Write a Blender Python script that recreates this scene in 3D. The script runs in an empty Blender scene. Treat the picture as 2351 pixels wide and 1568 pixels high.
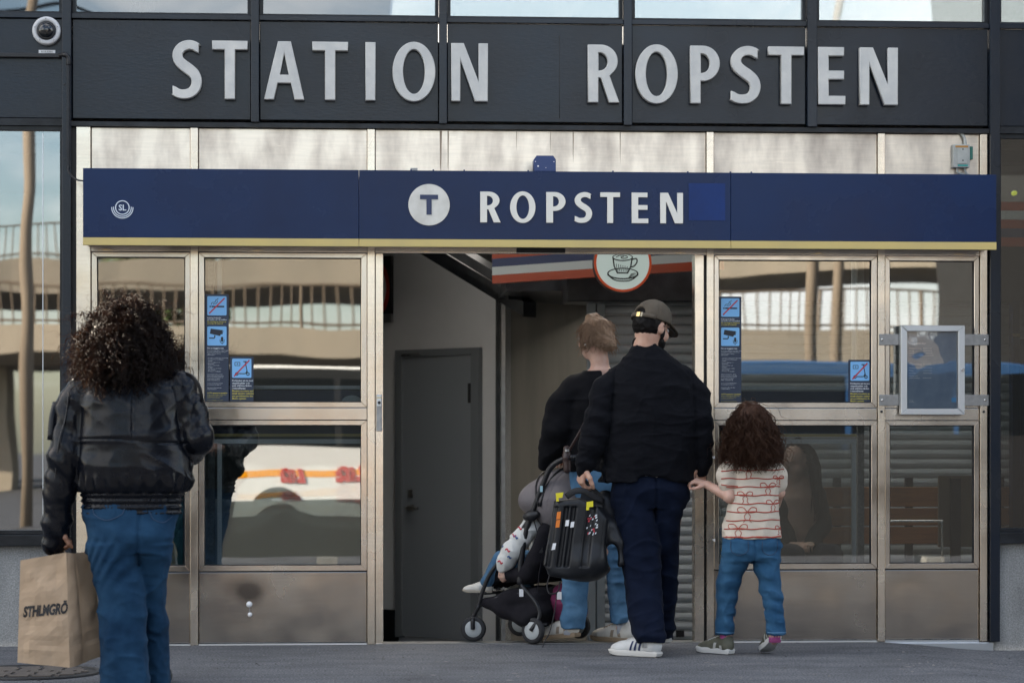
import bpy, bmesh, math, random
import numpy as np
import openvdb
from mathutils import Vector, Matrix, noise as mnoise
from mathutils.bvhtree import BVHTree

# ------------------------------------------------------------------ camera, sky, sun, exposure
SC = bpy.context.scene
C = SC.collection
EYE = 1.07
YAW = math.asin(0.0637)
DIST = 12.9
SA, CA = math.sin(YAW), math.cos(YAW)
CAMX, CAMY = -DIST * SA, -DIST * CA
cam_d = bpy.data.cameras.new('camera')
cam_d.lens = 85.0
cam_d.sensor_width = 36.0
cam_d.shift_y = (1016 - 784) / 2351.0
cam_d.clip_start = 0.1
cam_d.clip_end = 2000
cam = bpy.data.objects.new('camera', cam_d)
cam.location = (CAMX, CAMY, EYE)
cam.rotation_euler = (math.radians(90), 0, -YAW)
C.objects.link(cam)
SC.camera = cam
cam_d.dof.use_dof = True
cam_d.dof.focus_distance = 12.5
cam_d.dof.aperture_fstop = 3.2

SUN_EL = math.radians(27)
SUN_SIDE = math.radians(25)          # how far behind the front plane the sun stands
to_sun = Vector((-math.cos(SUN_SIDE) * math.cos(SUN_EL), math.sin(SUN_SIDE) * math.cos(SUN_EL), math.sin(SUN_EL)))
sun_d = bpy.data.lights.new('sun', 'SUN')
sun_d.energy = 5.0
sun_d.angle = math.radians(0.53)
sun_d.color = (1.0, 0.86, 0.68)
sun = bpy.data.objects.new('sun', sun_d)
sun.rotation_euler = (-to_sun).to_track_quat('-Z', 'Y').to_euler()
C.objects.link(sun)

world = bpy.data.worlds.new('World')
SC.world = world
world.use_nodes = True
wn, wl = world.node_tree.nodes, world.node_tree.links
bg = wn['Background']
sky = wn.new('ShaderNodeTexSky')
sky.sky_type = 'NISHITA'
sky.sun_disc = False
sky.sun_elevation = SUN_EL
sky.sun_rotation = math.atan2(to_sun.x, to_sun.y)
sky.altitude = 0
sky.air_density = 1.0
sky.dust_density = 1.2
tc = wn.new('ShaderNodeTexCoord')
mp = wn.new('ShaderNodeMapping')
mp.inputs['Scale'].default_value = (1.0, 1.0, 2.6)
nz = wn.new('ShaderNodeTexNoise')
nz.inputs['Scale'].default_value = 2.1
nz.inputs['Detail'].default_value = 7
nz.inputs['Roughness'].default_value = 0.58
rp = wn.new('ShaderNodeValToRGB')
rp.color_ramp.elements[0].position = 0.47
rp.color_ramp.elements[1].position = 0.62
mxs = wn.new('ShaderNodeMix')
mxs.data_type = 'RGBA'
mxs.inputs[7].default_value = (9.0, 8.8, 8.6, 1)
wl.new(tc.outputs['Generated'], mp.inputs['Vector'])
wl.new(mp.outputs[0], nz.inputs['Vector'])
wl.new(nz.outputs['Fac'], rp.inputs[0])
wl.new(rp.outputs[0], mxs.inputs[0])
wl.new(sky.outputs[0], mxs.inputs[6])
wl.new(mxs.outputs[2], bg.inputs['Color'])
bg.inputs['Strength'].default_value = 0.10

SC.view_settings.view_transform = 'Standard'
SC.view_settings.look = 'None'
SC.view_settings.gamma = 1
SC.view_settings.exposure = 1.88
SC.cycles.max_bounces = 8
SC.cycles.transparent_max_bounces = 16
SC.cycles.glossy_bounces = 5
SC.cycles.diffuse_bounces = 4
SC.cycles.caustics_reflective = False
SC.cycles.caustics_refractive = False
SC.cycles.use_denoising = True

def at(px, py, Y=0.0):
    """survey: point of the photograph (2351 px wide) on the upright plane at depth Y -> x, z in metres"""
    u = (px - 1175.5) / 5551.0
    v = (1016.0 - py) / 5551.0
    t = (Y - CAMY) / (CA - u * SA)
    return CAMX + t * (SA + u * CA), EYE + t * v

# ------------------------------------------------------------------ scene tree helpers
def tag(o, label=None, cat=None, group=None, kind=None):
    if label: o['label'] = label
    if cat: o['category'] = cat
    if group: o['group'] = group
    if kind: o['kind'] = kind
    return o

def thing(name, label, cat, loc=(0, 0, 0), group=None, kind=None):
    o = bpy.data.objects.new(name, None)
    o.empty_display_size = 0.1
    o.location = loc
    C.objects.link(o)
    return tag(o, label, cat, group, kind)

def wloc(o):
    v = Vector((0, 0, 0))
    while o is not None:
        v = v + o.location
        o = o.parent
    return v

def link(name, me, mat, parent=None, loc=None, smooth=False):
    """mesh given in world coordinates -> object; local to its parent"""
    o = bpy.data.objects.new(name, me)
    C.objects.link(o)
    if mat is not None and len(me.materials) == 0:
        me.materials.append(mat)
    if loc is not None:
        me.transform(Matrix.Translation(-Vector(loc)))
        o.location = loc
    if parent is not None:
        off = wloc(parent)
        if loc is None:
            me.transform(Matrix.Translation(-off))
        else:
            o.location = Vector(loc) - off
        o.parent = parent
    if smooth:
        me.polygons.foreach_set('use_smooth', [True] * len(me.polygons))
    return o

def mesh_of(verts, faces):
    me = bpy.data.meshes.new('mesh')
    me.from_pydata([tuple(v) for v in verts], [], faces)
    me.update()
    return me

def bm_mesh(bm):
    me = bpy.data.meshes.new('mesh')
    bm.to_mesh(me)
    bm.free()
    return me

def box_bm(bm, x0, x1, y0, y1, z0, z1, bev=0.0):
    if bev:
        b2 = bmesh.new()
        bmesh.ops.create_cube(b2, size=1.0)
        for v in b2.verts:
            v.co = Vector(((x0 + x1) / 2 + v.co.x * (x1 - x0), (y0 + y1) / 2 + v.co.y * (y1 - y0), (z0 + z1) / 2 + v.co.z * (z1 - z0)))
        bmesh.ops.bevel(b2, geom=b2.edges[:], offset=bev, segments=2, affect='EDGES', profile=0.6)
        me = bm_mesh(b2)
        bm.from_mesh(me)
        bpy.data.meshes.remove(me)
        return
    vs = [bm.verts.new((x, y, z)) for x in (x0, x1) for y in (y0, y1) for z in (z0, z1)]
    for f in ((0, 1, 3, 2), (4, 6, 7, 5), (0, 4, 5, 1), (2, 3, 7, 6), (0, 2, 6, 4), (1, 5, 7, 3)):
        bm.faces.new([vs[i] for i in f])

def box(name, x0, x1, y0, y1, z0, z1, mat, parent=None, bev=0.0, loc=None):
    bm = bmesh.new()
    box_bm(bm, min(x0, x1), max(x0, x1), min(y0, y1), max(y0, y1), min(z0, z1), max(z0, z1), bev)
    bmesh.ops.recalc_face_normals(bm, faces=bm.faces[:])
    return link(name, bm_mesh(bm), mat, parent, loc)

def frame_mesh(x0, x1, z0, z1, wl_, wr, wb, wt, y0, y1, bev=0.0):
    """mitred picture frame in the XZ plane, four separate sticks"""
    bm = bmesh.new()
    o = [(x0, z0), (x1, z0), (x1, z1), (x0, z1)]
    i = [(x0 + wl_, z0 + wb), (x1 - wr, z0 + wb), (x1 - wr, z1 - wt), (x0 + wl_, z1 - wt)]
    g = 0.0007
    for k in range(4):
        a, b = o[k], o[(k + 1) % 4]
        c, d = i[(k + 1) % 4], i[k]
        dx, dz = b[0] - a[0], b[1] - a[1]
        L = math.hypot(dx, dz)
        dx, dz = dx / L * g, dz / L * g
        pts = [(a[0] + dx, a[1] + dz), (b[0] - dx, b[1] - dz), (c[0] - dx, c[1] - dz), (d[0] + dx, d[1] + dz)]
        vf = [bm.verts.new((p[0], y0, p[1])) for p in pts]
        vb = [bm.verts.new((p[0], y1, p[1])) for p in pts]
        bm.faces.new(vf)
        bm.faces.new(vb[::-1])
        for q in range(4):
            bm.faces.new((vf[q], vb[q], vb[(q + 1) % 4], vf[(q + 1) % 4]))
    bmesh.ops.recalc_face_normals(bm, faces=bm.faces[:])
    if bev:
        bmesh.ops.bevel(bm, geom=bm.edges[:], offset=bev, segments=1, affect='EDGES')
    return bm_mesh(bm)

def tube_data(pts, rad, sides=8, cap=True, flat=1.0):
    """swept tube through points; rad float or list"""
    pts = [Vector(p) for p in pts]
    n = len(pts)
    if not hasattr(rad, '__len__'): rad = [rad] * n
    V, F = [], []
    up = None
    for i in range(n):
        t = (pts[min(i + 1, n - 1)] - pts[max(i - 1, 0)])
        t = t.normalized() if t.length > 1e-9 else Vector((0, 0, 1))
        if up is None:
            a = Vector((0, 0, 1)) if abs(t.z) < 0.9 else Vector((0, 1, 0))
            up = (a - t * a.dot(t)).normalized()
        else:
            up = up - t * up.dot(t)
            up = up.normalized() if up.length > 1e-6 else t.orthogonal().normalized()
        sd = t.cross(up)
        for k in range(sides):
            an = 2 * math.pi * k / sides
            V.append(pts[i] + up * (math.cos(an) * rad[i]) + sd * (math.sin(an) * rad[i] * flat))
    for i in range(n - 1):
        for k in range(sides):
            a, b = i * sides + k, i * sides + (k + 1) % sides
            F.append((a, b, b + sides, a + sides))
    if cap:
        F.append(tuple(range(sides))[::-1])
        F.append(tuple(range((n - 1) * sides, n * sides)))
    return V, F

def tube(name, pts, rad, mat, parent=None, sides=8, flat=1.0, smooth=True):
    V, F = tube_data(pts, rad, sides, True, flat)
    return link(name, mesh_of(V, F), mat, parent, smooth=smooth)

def spline(pts, n=8):
    """Catmull-Rom through the points"""
    P = [Vector(p) for p in pts]
    P = [P[0] * 2 - P[1]] + P + [P[-1] * 2 - P[-2]]
    out = []
    for i in range(1, len(P) - 2):
        for k in range(n):
            t = k / n
            a, b, c, d = P[i - 1], P[i], P[i + 1], P[i + 2]
            out.append(0.5 * ((2 * b) + (c - a) * t + (2 * a - 5 * b + 4 * c - d) * t * t + (3 * b - a - 3 * c + d) * t ** 3))
    out.append(P[-2])
    return out

def lathe_mesh(prof, seg=32, axis='Z', centre=(0, 0, 0), cap=False):
    """prof: list of (radius, height)"""
    V, F = [], []
    for r, h in prof:
        for k in range(seg):
            a = 2 * math.pi * k / seg
            p = (r * math.cos(a), r * math.sin(a), h)
            if axis == 'Y': p = (p[0], h, p[1])
            if axis == 'X': p = (h, p[0], p[1])
            V.append((p[0] + centre[0], p[1] + centre[1], p[2] + centre[2]))
    for i in range(len(prof) - 1):
        for k in range(seg):
            a, b = i * seg + k, i * seg + (k + 1) % seg
            F.append((a, b, b + seg, a + seg))
    if cap:
        F.append(tuple(range(seg)))
        F.append(tuple(range((len(prof) - 1) * seg, len(prof) * seg)))
    me = mesh_of(V, F)
    bm = bmesh.new(); bm.from_mesh(me)
    bmesh.ops.remove_doubles(bm, verts=bm.verts[:], dist=1e-6)
    bmesh.ops.recalc_face_normals(bm, faces=bm.faces[:])
    bm.to_mesh(me); bm.free()
    return me

def prism(name, polys, y0, y1, mat, parent=None, bev=0.0):
    """filled 2-D outlines (first solid, later ones may be holes) in XZ, from y0 (front) to y1"""
    cu = bpy.data.curves.new('outline', 'CURVE')
    cu.dimensions = '2D'
    cu.fill_mode = 'BOTH'
    cu.extrude = abs(y1 - y0) / 2 - bev
    cu.bevel_depth = bev
    cu.bevel_resolution = 0
    cu.offset = -bev
    for poly in polys:
        s = cu.splines.new('POLY')
        s.points.add(len(poly) - 1)
        for p, q in zip(s.points, poly): p.co = (q[0], q[1], 0, 1)
        s.use_cyclic_u = True
    ob = bpy.data.objects.new('tmp', cu)
    me = bpy.data.meshes.new_from_object(ob)
    bpy.data.objects.remove(ob)
    me.transform(Matrix.Translation((0, (y0 + y1) / 2, 0)) @ Matrix.Rotation(math.radians(90), 4, 'X'))
    return link(name, me, mat, parent)

def text_mesh(s, size, align='LEFT', extrude=0.0004, res=2, shear=0.0, line=1.0, spacing=1.0, offset=0.0):
    cu = bpy.data.curves.new('words', 'FONT')
    cu.body = s
    cu.size = size
    cu.align_x = align
    cu.extrude = extrude
    cu.resolution_u = res
    cu.shear = shear
    cu.space_line = line
    cu.space_character = spacing
    cu.offset = offset
    ob = bpy.data.objects.new('tmp', cu)
    me = bpy.data.meshes.new_from_object(ob)
    bpy.data.objects.remove(ob)
    return me

def text(name, s, x, y, z, size, mat, parent, **kw):
    """upright lettering facing the street (-Y)"""
    me = text_mesh(s, size, **kw)
    me.transform(Matrix.Translation((x, y, z)) @ Matrix.Rotation(math.radians(90), 4, 'X'))
    return link(name, me, mat, parent)

def copy_tree(o, parent=None):
    c = o.copy()
    C.objects.link(c)
    c.parent = parent
    for ch in list(o.children):
        copy_tree(ch, c)
    return c

# ------------------------------------------------------------------ materials
def lin(r, g, b):
    f = lambda c: (c / 255 / 12.92) if c / 255 <= 0.04045 else ((c / 255 + 0.055) / 1.055) ** 2.4
    return (f(r), f(g), f(b), 1)

def mat(name, col, rough=0.5, metal=0.0, col2=None, vscale=6.0, vstretch=(1, 1, 1), vlo=0.35, vhi=0.65, bump=0.0, bscale=60.0,
        bstretch=(1, 1, 1), rvar=0.0, spec=0.5, detail=6, emit=0.0, emitcol=None, sheen=0.0, coat=0.0, aniso=0.0, bdist=0.01):
    m = bpy.data.materials.new(name)
    m.use_nodes = True
    n, l = m.node_tree.nodes, m.node_tree.links
    b = n['Principled BSDF']
    c4 = tuple(col[:3]) + (1,)
    b.inputs['Base Color'].default_value = c4
    b.inputs['Roughness'].default_value = rough
    b.inputs['Metallic'].default_value = metal
    b.inputs['Specular IOR Level'].default_value = spec
    b.inputs['Sheen Weight'].default_value = sheen
    b.inputs['Coat Weight'].default_value = coat
    b.inputs['Anisotropic'].default_value = aniso
    if emit:
        b.inputs['Emission Color'].default_value = tuple((emitcol or col)[:3]) + (1,)
        b.inputs['Emission Strength'].default_value = emit
    t = n.new('ShaderNodeTexCoord')
    if col2 is not None or rvar:
        mpn = n.new('ShaderNodeMapping')
        mpn.inputs['Scale'].default_value = vstretch
        l.new(t.outputs['Object'], mpn.inputs[0])
        z = n.new('ShaderNodeTexNoise')
        z.inputs['Scale'].default_value = vscale
        z.inputs['Detail'].default_value = detail
        z.inputs['Roughness'].default_value = 0.6
        l.new(mpn.outputs[0], z.inputs['Vector'])
        r = n.new('ShaderNodeMapRange')
        r.inputs[1].default_value = vlo
        r.inputs[2].default_value = vhi
        l.new(z.outputs['Fac'], r.inputs[0])
        if col2 is not None:
            x = n.new('ShaderNodeMix')
            x.data_type = 'RGBA'
            x.inputs[6].default_value = c4
            x.inputs[7].default_value = tuple(col2[:3]) + (1,)
            l.new(r.outputs[0], x.inputs[0])
            l.new(x.outputs[2], b.inputs['Base Color'])
        if rvar:
            q = n.new('ShaderNodeMapRange')
            q.inputs[3].default_value = rough - rvar
            q.inputs[4].default_value = rough + rvar
            l.new(r.outputs[0], q.inputs[0])
            l.new(q.outputs[0], b.inputs['Roughness'])
    if bump:
        mpb = n.new('ShaderNodeMapping')
        mpb.inputs['Scale'].default_value = bstretch
        l.new(t.outputs['Object'], mpb.inputs[0])
        z2 = n.new('ShaderNodeTexNoise')
        z2.inputs['Scale'].default_value = bscale
        z2.inputs['Detail'].default_value = 4
        l.new(mpb.outputs[0], z2.inputs['Vector'])
        bp = n.new('ShaderNodeBump')
        bp.inputs['Strength'].default_value = bump
        bp.inputs['Distance'].default_value = bdist
        l.new(z2.outputs['Fac'], bp.inputs['Height'])
        l.new(bp.outputs[0], b.inputs['Normal'])
    return m

def glass_mat(name, tint=(0.80, 0.84, 0.84), refl=0.17, wave=0.02, wscale=1.4, rough=0.0, rtint=(1, 1, 1)):
    m = bpy.data.materials.new(name)
    m.use_nodes = True
    n, l = m.node_tree.nodes, m.node_tree.links
    n.remove(n['Principled BSDF'])
    out = n['Material Output']
    tr = n.new('ShaderNodeBsdfTransparent')
    tr.inputs[0].default_value = tuple(tint) + (1,)
    gl = n.new('ShaderNodeBsdfGlossy')
    gl.inputs['Color'].default_value = tuple(rtint) + (1,)
    gl.inputs['Roughness'].default_value = rough
    fr = n.new('ShaderNodeFresnel')
    fr.inputs[0].default_value = 1.5
    ad = n.new('ShaderNodeMath')
    ad.operation = 'ADD'
    ad.use_clamp = True
    ad.inputs[1].default_value = refl - 0.04
    l.new(fr.outputs[0], ad.inputs[0])
    mx = n.new('ShaderNodeMixShader')
    l.new(ad.outputs[0], mx.inputs[0])
    l.new(tr.outputs[0], mx.inputs[1])
    l.new(gl.outputs[0], mx.inputs[2])
    l.new(mx.outputs[0], out.inputs[0])
    if wave:
        t = n.new('ShaderNodeTexCoord')
        z = n.new('ShaderNodeTexNoise')
        z.inputs['Scale'].default_value = wscale
        z.inputs['Detail'].default_value = 1
        l.new(t.outputs['Object'], z.inputs['Vector'])
        bp = n.new('ShaderNodeBump')
        bp.inputs['Strength'].default_value = 1.0
        bp.inputs['Distance'].default_value = wave
        l.new(z.outputs['Fac'], bp.inputs['Height'])
        l.new(bp.outputs[0], gl.inputs['Normal'])
        l.new(bp.outputs[0], fr.inputs['Normal'])
    return m

M = {}
M['asphalt'] = mat('asphalt', (0.055, 0.058, 0.066), 0.82, col2=(0.085, 0.088, 0.096), vscale=3.0, bump=0.35, bscale=80, bdist=0.006, spec=0.3)
M['pavement'] = mat('pavement', (0.092, 0.095, 0.103), 0.80, col2=(0.132, 0.135, 0.142), vscale=2.2, vstretch=(1, 3, 1), bump=0.5, bscale=75, bdist=0.008, spec=0.3)
M['dark_paint'] = mat('dark_paint', (0.008, 0.0135, 0.024), 0.24, col2=(0.013, 0.016, 0.022), vscale=2.2, detail=3, bump=0.16, bscale=34, bstretch=(1, 1, 3.2), rvar=0.05, bdist=0.004, spec=0.36)
M['black_paint'] = mat('black_paint', (0.007, 0.008, 0.010), 0.34, spec=0.3, bump=0.2, bscale=90, col2=(0.022, 0.025, 0.03), vscale=8, bdist=0.004)
M['concrete'] = mat('concrete', (0.20, 0.20, 0.195), 0.85, col2=(0.30, 0.30, 0.29), vscale=5.0, bump=0.4, bscale=60, vstretch=(1, 1, 0.4))
M['bridge'] = mat('bridge', (0.42, 0.36, 0.28), 0.85, col2=(0.34, 0.30, 0.24), vscale=0.6, bump=0.2, bscale=10, vstretch=(1, 1, 0.3))
M['letter_grey'] = mat('letter_grey', (0.64, 0.63, 0.59), 0.55, col2=(0.52, 0.52, 0.50), vscale=9, bump=0.08, bscale=60)
M['letter_cream'] = mat('letter_cream', (0.80, 0.77, 0.68), 0.4, col2=(0.74, 0.72, 0.66), vscale=5)
M['sign_blue'] = mat('sign_blue', (0.0036, 0.0140, 0.058), 0.26, spec=0.25, col2=(0.0050, 0.0215, 0.080), vscale=1.3, rvar=0.05, bump=0.03, bscale=5)
M['sign_blue_new'] = mat('sign_blue_new', (0.005, 0.032, 0.155), 0.35, spec=0.25, col2=(0.006, 0.025, 0.115), vscale=5)
M['sign_yellow'] = mat('sign_yellow', (0.62, 0.48, 0.17), 0.45, col2=(0.55, 0.43, 0.17), vscale=4)
M['roundel'] = mat('roundel', (0.74, 0.72, 0.66), 0.42, col2=(0.60, 0.58, 0.52), vscale=11)
M['white'] = mat('white', (0.78, 0.78, 0.78), 0.5)
M['navy'] = mat('navy', (0.022, 0.035, 0.095), 0.4)
M['black'] = mat('black', (0.010, 0.010, 0.012), 0.45)
M['rubber'] = mat('rubber', (0.014, 0.014, 0.016), 0.7)
M['chrome'] = mat('chrome', (0.7, 0.7, 0.7), 0.18, 1.0)
M['aluminium'] = mat('aluminium', (0.60, 0.62, 0.64), 0.38, 1.0, bump=0.05, bscale=200, bstretch=(1, 1, 12))
M['dull_steel'] = mat('dull_steel', (0.36, 0.36, 0.36), 0.42, 1.0, col2=(0.28, 0.28, 0.28), vscale=30)
M['interior_grey'] = mat('interior_grey', (0.74, 0.745, 0.75), 0.6, col2=(0.68, 0.685, 0.69), vscale=2)
M['door_grey'] = mat('door_grey', (0.24, 0.262, 0.285), 0.45)
M['door_frame_grey'] = mat('door_frame_grey', (0.17, 0.185, 0.20), 0.45)
M['dark_interior'] = mat('dark_interior', (0.16, 0.155, 0.15), 0.7)
M['beige_panel'] = mat('beige_panel', (0.27, 0.255, 0.225), 0.40, 0.6, col2=(0.22, 0.21, 0.19), vscale=2.0, vstretch=(3, 3, 0.4))
M['shutter'] = mat('shutter', (0.50, 0.53, 0.55), 0.45, 0.2, col2=(0.42, 0.45, 0.47), vscale=2.0)
M['shutter_post'] = mat('shutter_post', (0.24, 0.27, 0.29), 0.45, 0.2)
M['wood'] = mat('wood', (0.34, 0.155, 0.05), 0.45, col2=(0.25, 0.11, 0.038), vscale=5, vstretch=(1, 8, 14))
M['glass'] = glass_mat('glass', refl=0.20, wave=0.0012)
M['glass_inner'] = glass_mat('glass_inner', (0.9, 0.92, 0.92), 0.17, wave=0.0015, wscale=2.2)
M['glass_upper'] = glass_mat('glass_upper', (0.42, 0.46, 0.48), 0.17, wave=0.004)
M['glass_side'] = glass_mat('glass_side', (0.55, 0.58, 0.58), 0.26, wave=0.0014)
M['glass_clear'] = glass_mat('glass_clear', (0.92, 0.94, 0.94), 0.10, wave=0.006, wscale=9)

def steel_mat(name, base, stain, rough, brush=(1, 1, 14), stain_amt=0.6):
    m = mat(name, base, rough, 1.0, col2=stain, vscale=2.6, vstretch=(1.2, 1, 0.55), vlo=0.25, vhi=0.85, detail=2.5)
    n, l = m.node_tree.nodes, m.node_tree.links
    b = n['Principled BSDF']
    t = n.new('ShaderNodeTexCoord')
    z = n.new('ShaderNodeTexNoise')
    z.inputs['Scale'].default_value = 4.5
    z.inputs['Detail'].default_value = 3
    z.inputs['Roughness'].default_value = 0.5
    l.new(t.outputs['Object'], z.inputs['Vector'])
    r = n.new('ShaderNodeMapRange')
    r.inputs[1].default_value = 0.3
    r.inputs[2].default_value = 0.75
    r.inputs[3].default_value = rough - 0.05
    r.inputs[4].default_value = rough + 0.10
    l.new(z.outputs['Fac'], r.inputs[0])
    l.new(r.outputs[0], b.inputs['Roughness'])
    return m

M['steel'] = steel_mat('steel', (0.70, 0.62, 0.52), (0.50, 0.43, 0.35), 0.34)
M['steel_post'] = steel_mat('steel_post', (0.84, 0.75, 0.64), (0.66, 0.575, 0.475), 0.23)
M['steel_frame'] = steel_mat('steel_frame', (0.66, 0.60, 0.53), (0.56, 0.50, 0.44), 0.20, brush=(14, 1, 14))
M['steel_kick'] = steel_mat('steel_kick', (0.52, 0.46, 0.395), (0.36, 0.33, 0.30), 0.20, brush=(1, 1, 10))
M['steel_top'] = mat('steel_top', (0.82, 0.73, 0.62), 0.38, 0.85, col2=(0.47, 0.40, 0.335), vscale=2.8, vstretch=(1.8, 1, 0.7), vlo=0.42, vhi=0.72, detail=8, rvar=0.08)

def speckle(m, scale, amount, dark=0.55):
    """fine grain multiplied into a material's colour (stone chips in asphalt)"""
    n, l = m.node_tree.nodes, m.node_tree.links
    b = n['Principled BSDF']
    src = b.inputs['Base Color'].links[0].from_socket
    t = n.new('ShaderNodeTexCoord')
    z = n.new('ShaderNodeTexNoise'); z.inputs['Scale'].default_value = scale; z.inputs['Detail'].default_value = 2
    l.new(t.outputs['Object'], z.inputs['Vector'])
    v = n.new('ShaderNodeTexNoise'); v.inputs['Scale'].default_value = 1.1; v.inputs['Detail'].default_value = 8; v.inputs['Roughness'].default_value = 0.7
    l.new(t.outputs['Object'], v.inputs['Vector'])
    r = n.new('ShaderNodeMapRange'); r.inputs[1].default_value = 0.38; r.inputs[2].default_value = 0.64; r.inputs[3].default_value = 1 - amount; r.inputs[4].default_value = 1 + amount * 1.6
    l.new(z.outputs['Fac'], r.inputs[0])
    r2 = n.new('ShaderNodeMapRange'); r2.inputs[1].default_value = 0.30; r2.inputs[2].default_value = 0.55; r2.inputs[3].default_value = dark; r2.inputs[4].default_value = 1.0
    l.new(v.outputs['Fac'], r2.inputs[0])
    mu = n.new('ShaderNodeMath'); mu.operation = 'MULTIPLY'
    l.new(r.outputs[0], mu.inputs[0]); l.new(r2.outputs[0], mu.inputs[1])
    x = n.new('ShaderNodeVectorMath'); x.operation = 'SCALE'
    l.new(src, x.inputs[0]); l.new(mu.outputs[0], x.inputs['Scale'])
    l.new(x.outputs[0], b.inputs['Base Color'])
def crinkle(m, scale, dist, stretch=(1, 1, 1), kind='RIDGED_MULTIFRACTAL'):
    n, l = m.node_tree.nodes, m.node_tree.links
    b = n['Principled BSDF']
    old = b.inputs['Normal'].links[0].from_socket if b.inputs['Normal'].links else None
    t = n.new('ShaderNodeTexCoord'); mp_ = n.new('ShaderNodeMapping'); mp_.inputs['Scale'].default_value = stretch
    l.new(t.outputs['Object'], mp_.inputs[0])
    z = n.new('ShaderNodeTexNoise'); z.noise_type = kind; z.inputs['Scale'].default_value = scale; z.inputs['Detail'].default_value = 3.0; z.inputs['Distortion'].default_value = 0.6
    l.new(mp_.outputs[0], z.inputs['Vector'])
    bp_ = n.new('ShaderNodeBump'); bp_.inputs['Distance'].default_value = dist; bp_.inputs['Strength'].default_value = 0.8
    l.new(z.outputs['Fac'], bp_.inputs['Height'])
    if old: l.new(old, bp_.inputs['Normal'])
    l.new(bp_.outputs[0], b.inputs['Normal'])
    return m
def dents(m, scale=2.2, dist=0.012, stretch=(1, 1, 1.6)):
    n, l = m.node_tree.nodes, m.node_tree.links
    b = n['Principled BSDF']
    old = b.inputs['Normal'].links[0].from_socket if b.inputs['Normal'].links else None
    t = n.new('ShaderNodeTexCoord'); mp_ = n.new('ShaderNodeMapping'); mp_.inputs['Scale'].default_value = stretch
    l.new(t.outputs['Object'], mp_.inputs[0])
    z = n.new('ShaderNodeTexNoise'); z.inputs['Scale'].default_value = scale; z.inputs['Detail'].default_value = 2.0
    l.new(mp_.outputs[0], z.inputs['Vector'])
    bp_ = n.new('ShaderNodeBump'); bp_.inputs['Distance'].default_value = dist
    l.new(z.outputs['Fac'], bp_.inputs['Height'])
    if old: l.new(old, bp_.inputs['Normal'])
    l.new(bp_.outputs[0], b.inputs['Normal'])
dents(M['steel_kick'], 1.6, 0.0075, (1, 1, 1.3))
dents(M['steel_top'], 1.6, 0.0025)
dents(M['steel_post'], 1.2, 0.002)
dents(M['sign_blue'], 1.2, 0.002)
speckle(M['pavement'], 95, 0.42, 0.62)
speckle(M['asphalt'], 60, 0.3, 0.7)
speckle(M['concrete'], 130, 0.16, 0.60)

def scratches(m, dens=0.10):
    """thin bright scuffs and a brushed grain on a steel sheet"""
    n, l = m.node_tree.nodes, m.node_tree.links
    b = n['Principled BSDF']
    src = b.inputs['Base Color'].links[0].from_socket
    t = n.new('ShaderNodeTexCoord')
    mp_ = n.new('ShaderNodeMapping'); mp_.inputs['Rotation'].default_value = (0, 0.9, 0); mp_.inputs['Scale'].default_value = (3, 3, 60)
    l.new(t.outputs['Object'], mp_.inputs[0])
    z = n.new('ShaderNodeTexNoise'); z.inputs['Scale'].default_value = 3.0; z.inputs['Detail'].default_value = 3
    l.new(mp_.outputs[0], z.inputs['Vector'])
    r = n.new('ShaderNodeMapRange'); r.inputs[1].default_value = 0.68; r.inputs[2].default_value = 0.74; r.inputs[3].default_value = 1.0; r.inputs[4].default_value = 1.0 + dens * 3
    l.new(z.outputs['Fac'], r.inputs[0])
    g_ = n.new('ShaderNodeTexNoise'); g_.inputs['Scale'].default_value = 1.0; g_.inputs['Detail'].default_value = 2
    mg = n.new('ShaderNodeMapping'); mg.inputs['Scale'].default_value = (5, 1, 80)
    l.new(t.outputs['Object'], mg.inputs[0]); l.new(mg.outputs[0], g_.inputs['Vector'])
    r3 = n.new('ShaderNodeMapRange'); r3.inputs[3].default_value = 1 - dens * 1.2; r3.inputs[4].default_value = 1 + dens * 1.2
    l.new(g_.outputs['Fac'], r3.inputs[0])
    mu = n.new('ShaderNodeMath'); mu.operation = 'MULTIPLY'
    l.new(r.outputs[0], mu.inputs[0]); l.new(r3.outputs[0], mu.inputs[1])
    x = n.new('ShaderNodeVectorMath'); x.operation = 'SCALE'
    l.new(src, x.inputs[0]); l.new(mu.outputs[0], x.inputs['Scale'])
    l.new(x.outputs[0], b.inputs['Base Color'])
for k_ in ('steel_kick', 'steel_post', 'steel_top'):
    scratches(M[k_], 0.10)
# ------------------------------------------------------------------ ground and surroundings
def ground_z(x, y):
    t = min(max((x - 1.9) / 0.75, 0), 1)
    return -0.05 * t * t * (3 - 2 * t)

def grid_sheet(name, xs, ys, zf, m):
    V = [(x, y, zf(x, y)) for y in ys for x in xs]
    nx = len(xs)
    F = [(j * nx + i, j * nx + i + 1, (j + 1) * nx + i + 1, (j + 1) * nx + i) for j in range(len(ys) - 1) for i in range(nx - 1)]
    return tag(link(name, mesh_of(V, F), m, smooth=True), kind='structure')

xs = [-600, -60, -20, -8, -4] + [-3 + 0.1 * i for i in range(62)] + [4, 8, 20, 60, 600]
grid_sheet('pavement', xs, [-4.6, -3, -2, -1, -0.02], ground_z, M['pavement'])
g = mesh_of([(-600, -600, -0.12), (600, -600, -0.12), (600, -4.6, -0.12), (-600, -4.6, -0.12)], [(0, 1, 2, 3)])
tag(link('road', g, M['asphalt']), kind='structure')
g = mesh_of([(-600, -0.02, -0.75), (600, -0.02, -0.75), (600, 600, -0.75), (-600, 600, -0.75)], [(0, 1, 2, 3)])
tag(link('ground', g, M['asphalt']), kind='structure')
kerb = box('kerb', -60, 60, -4.75, -4.6, -0.12, 0.003, M['concrete'], bev=0.01)
tag(kerb, kind='structure')

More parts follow.
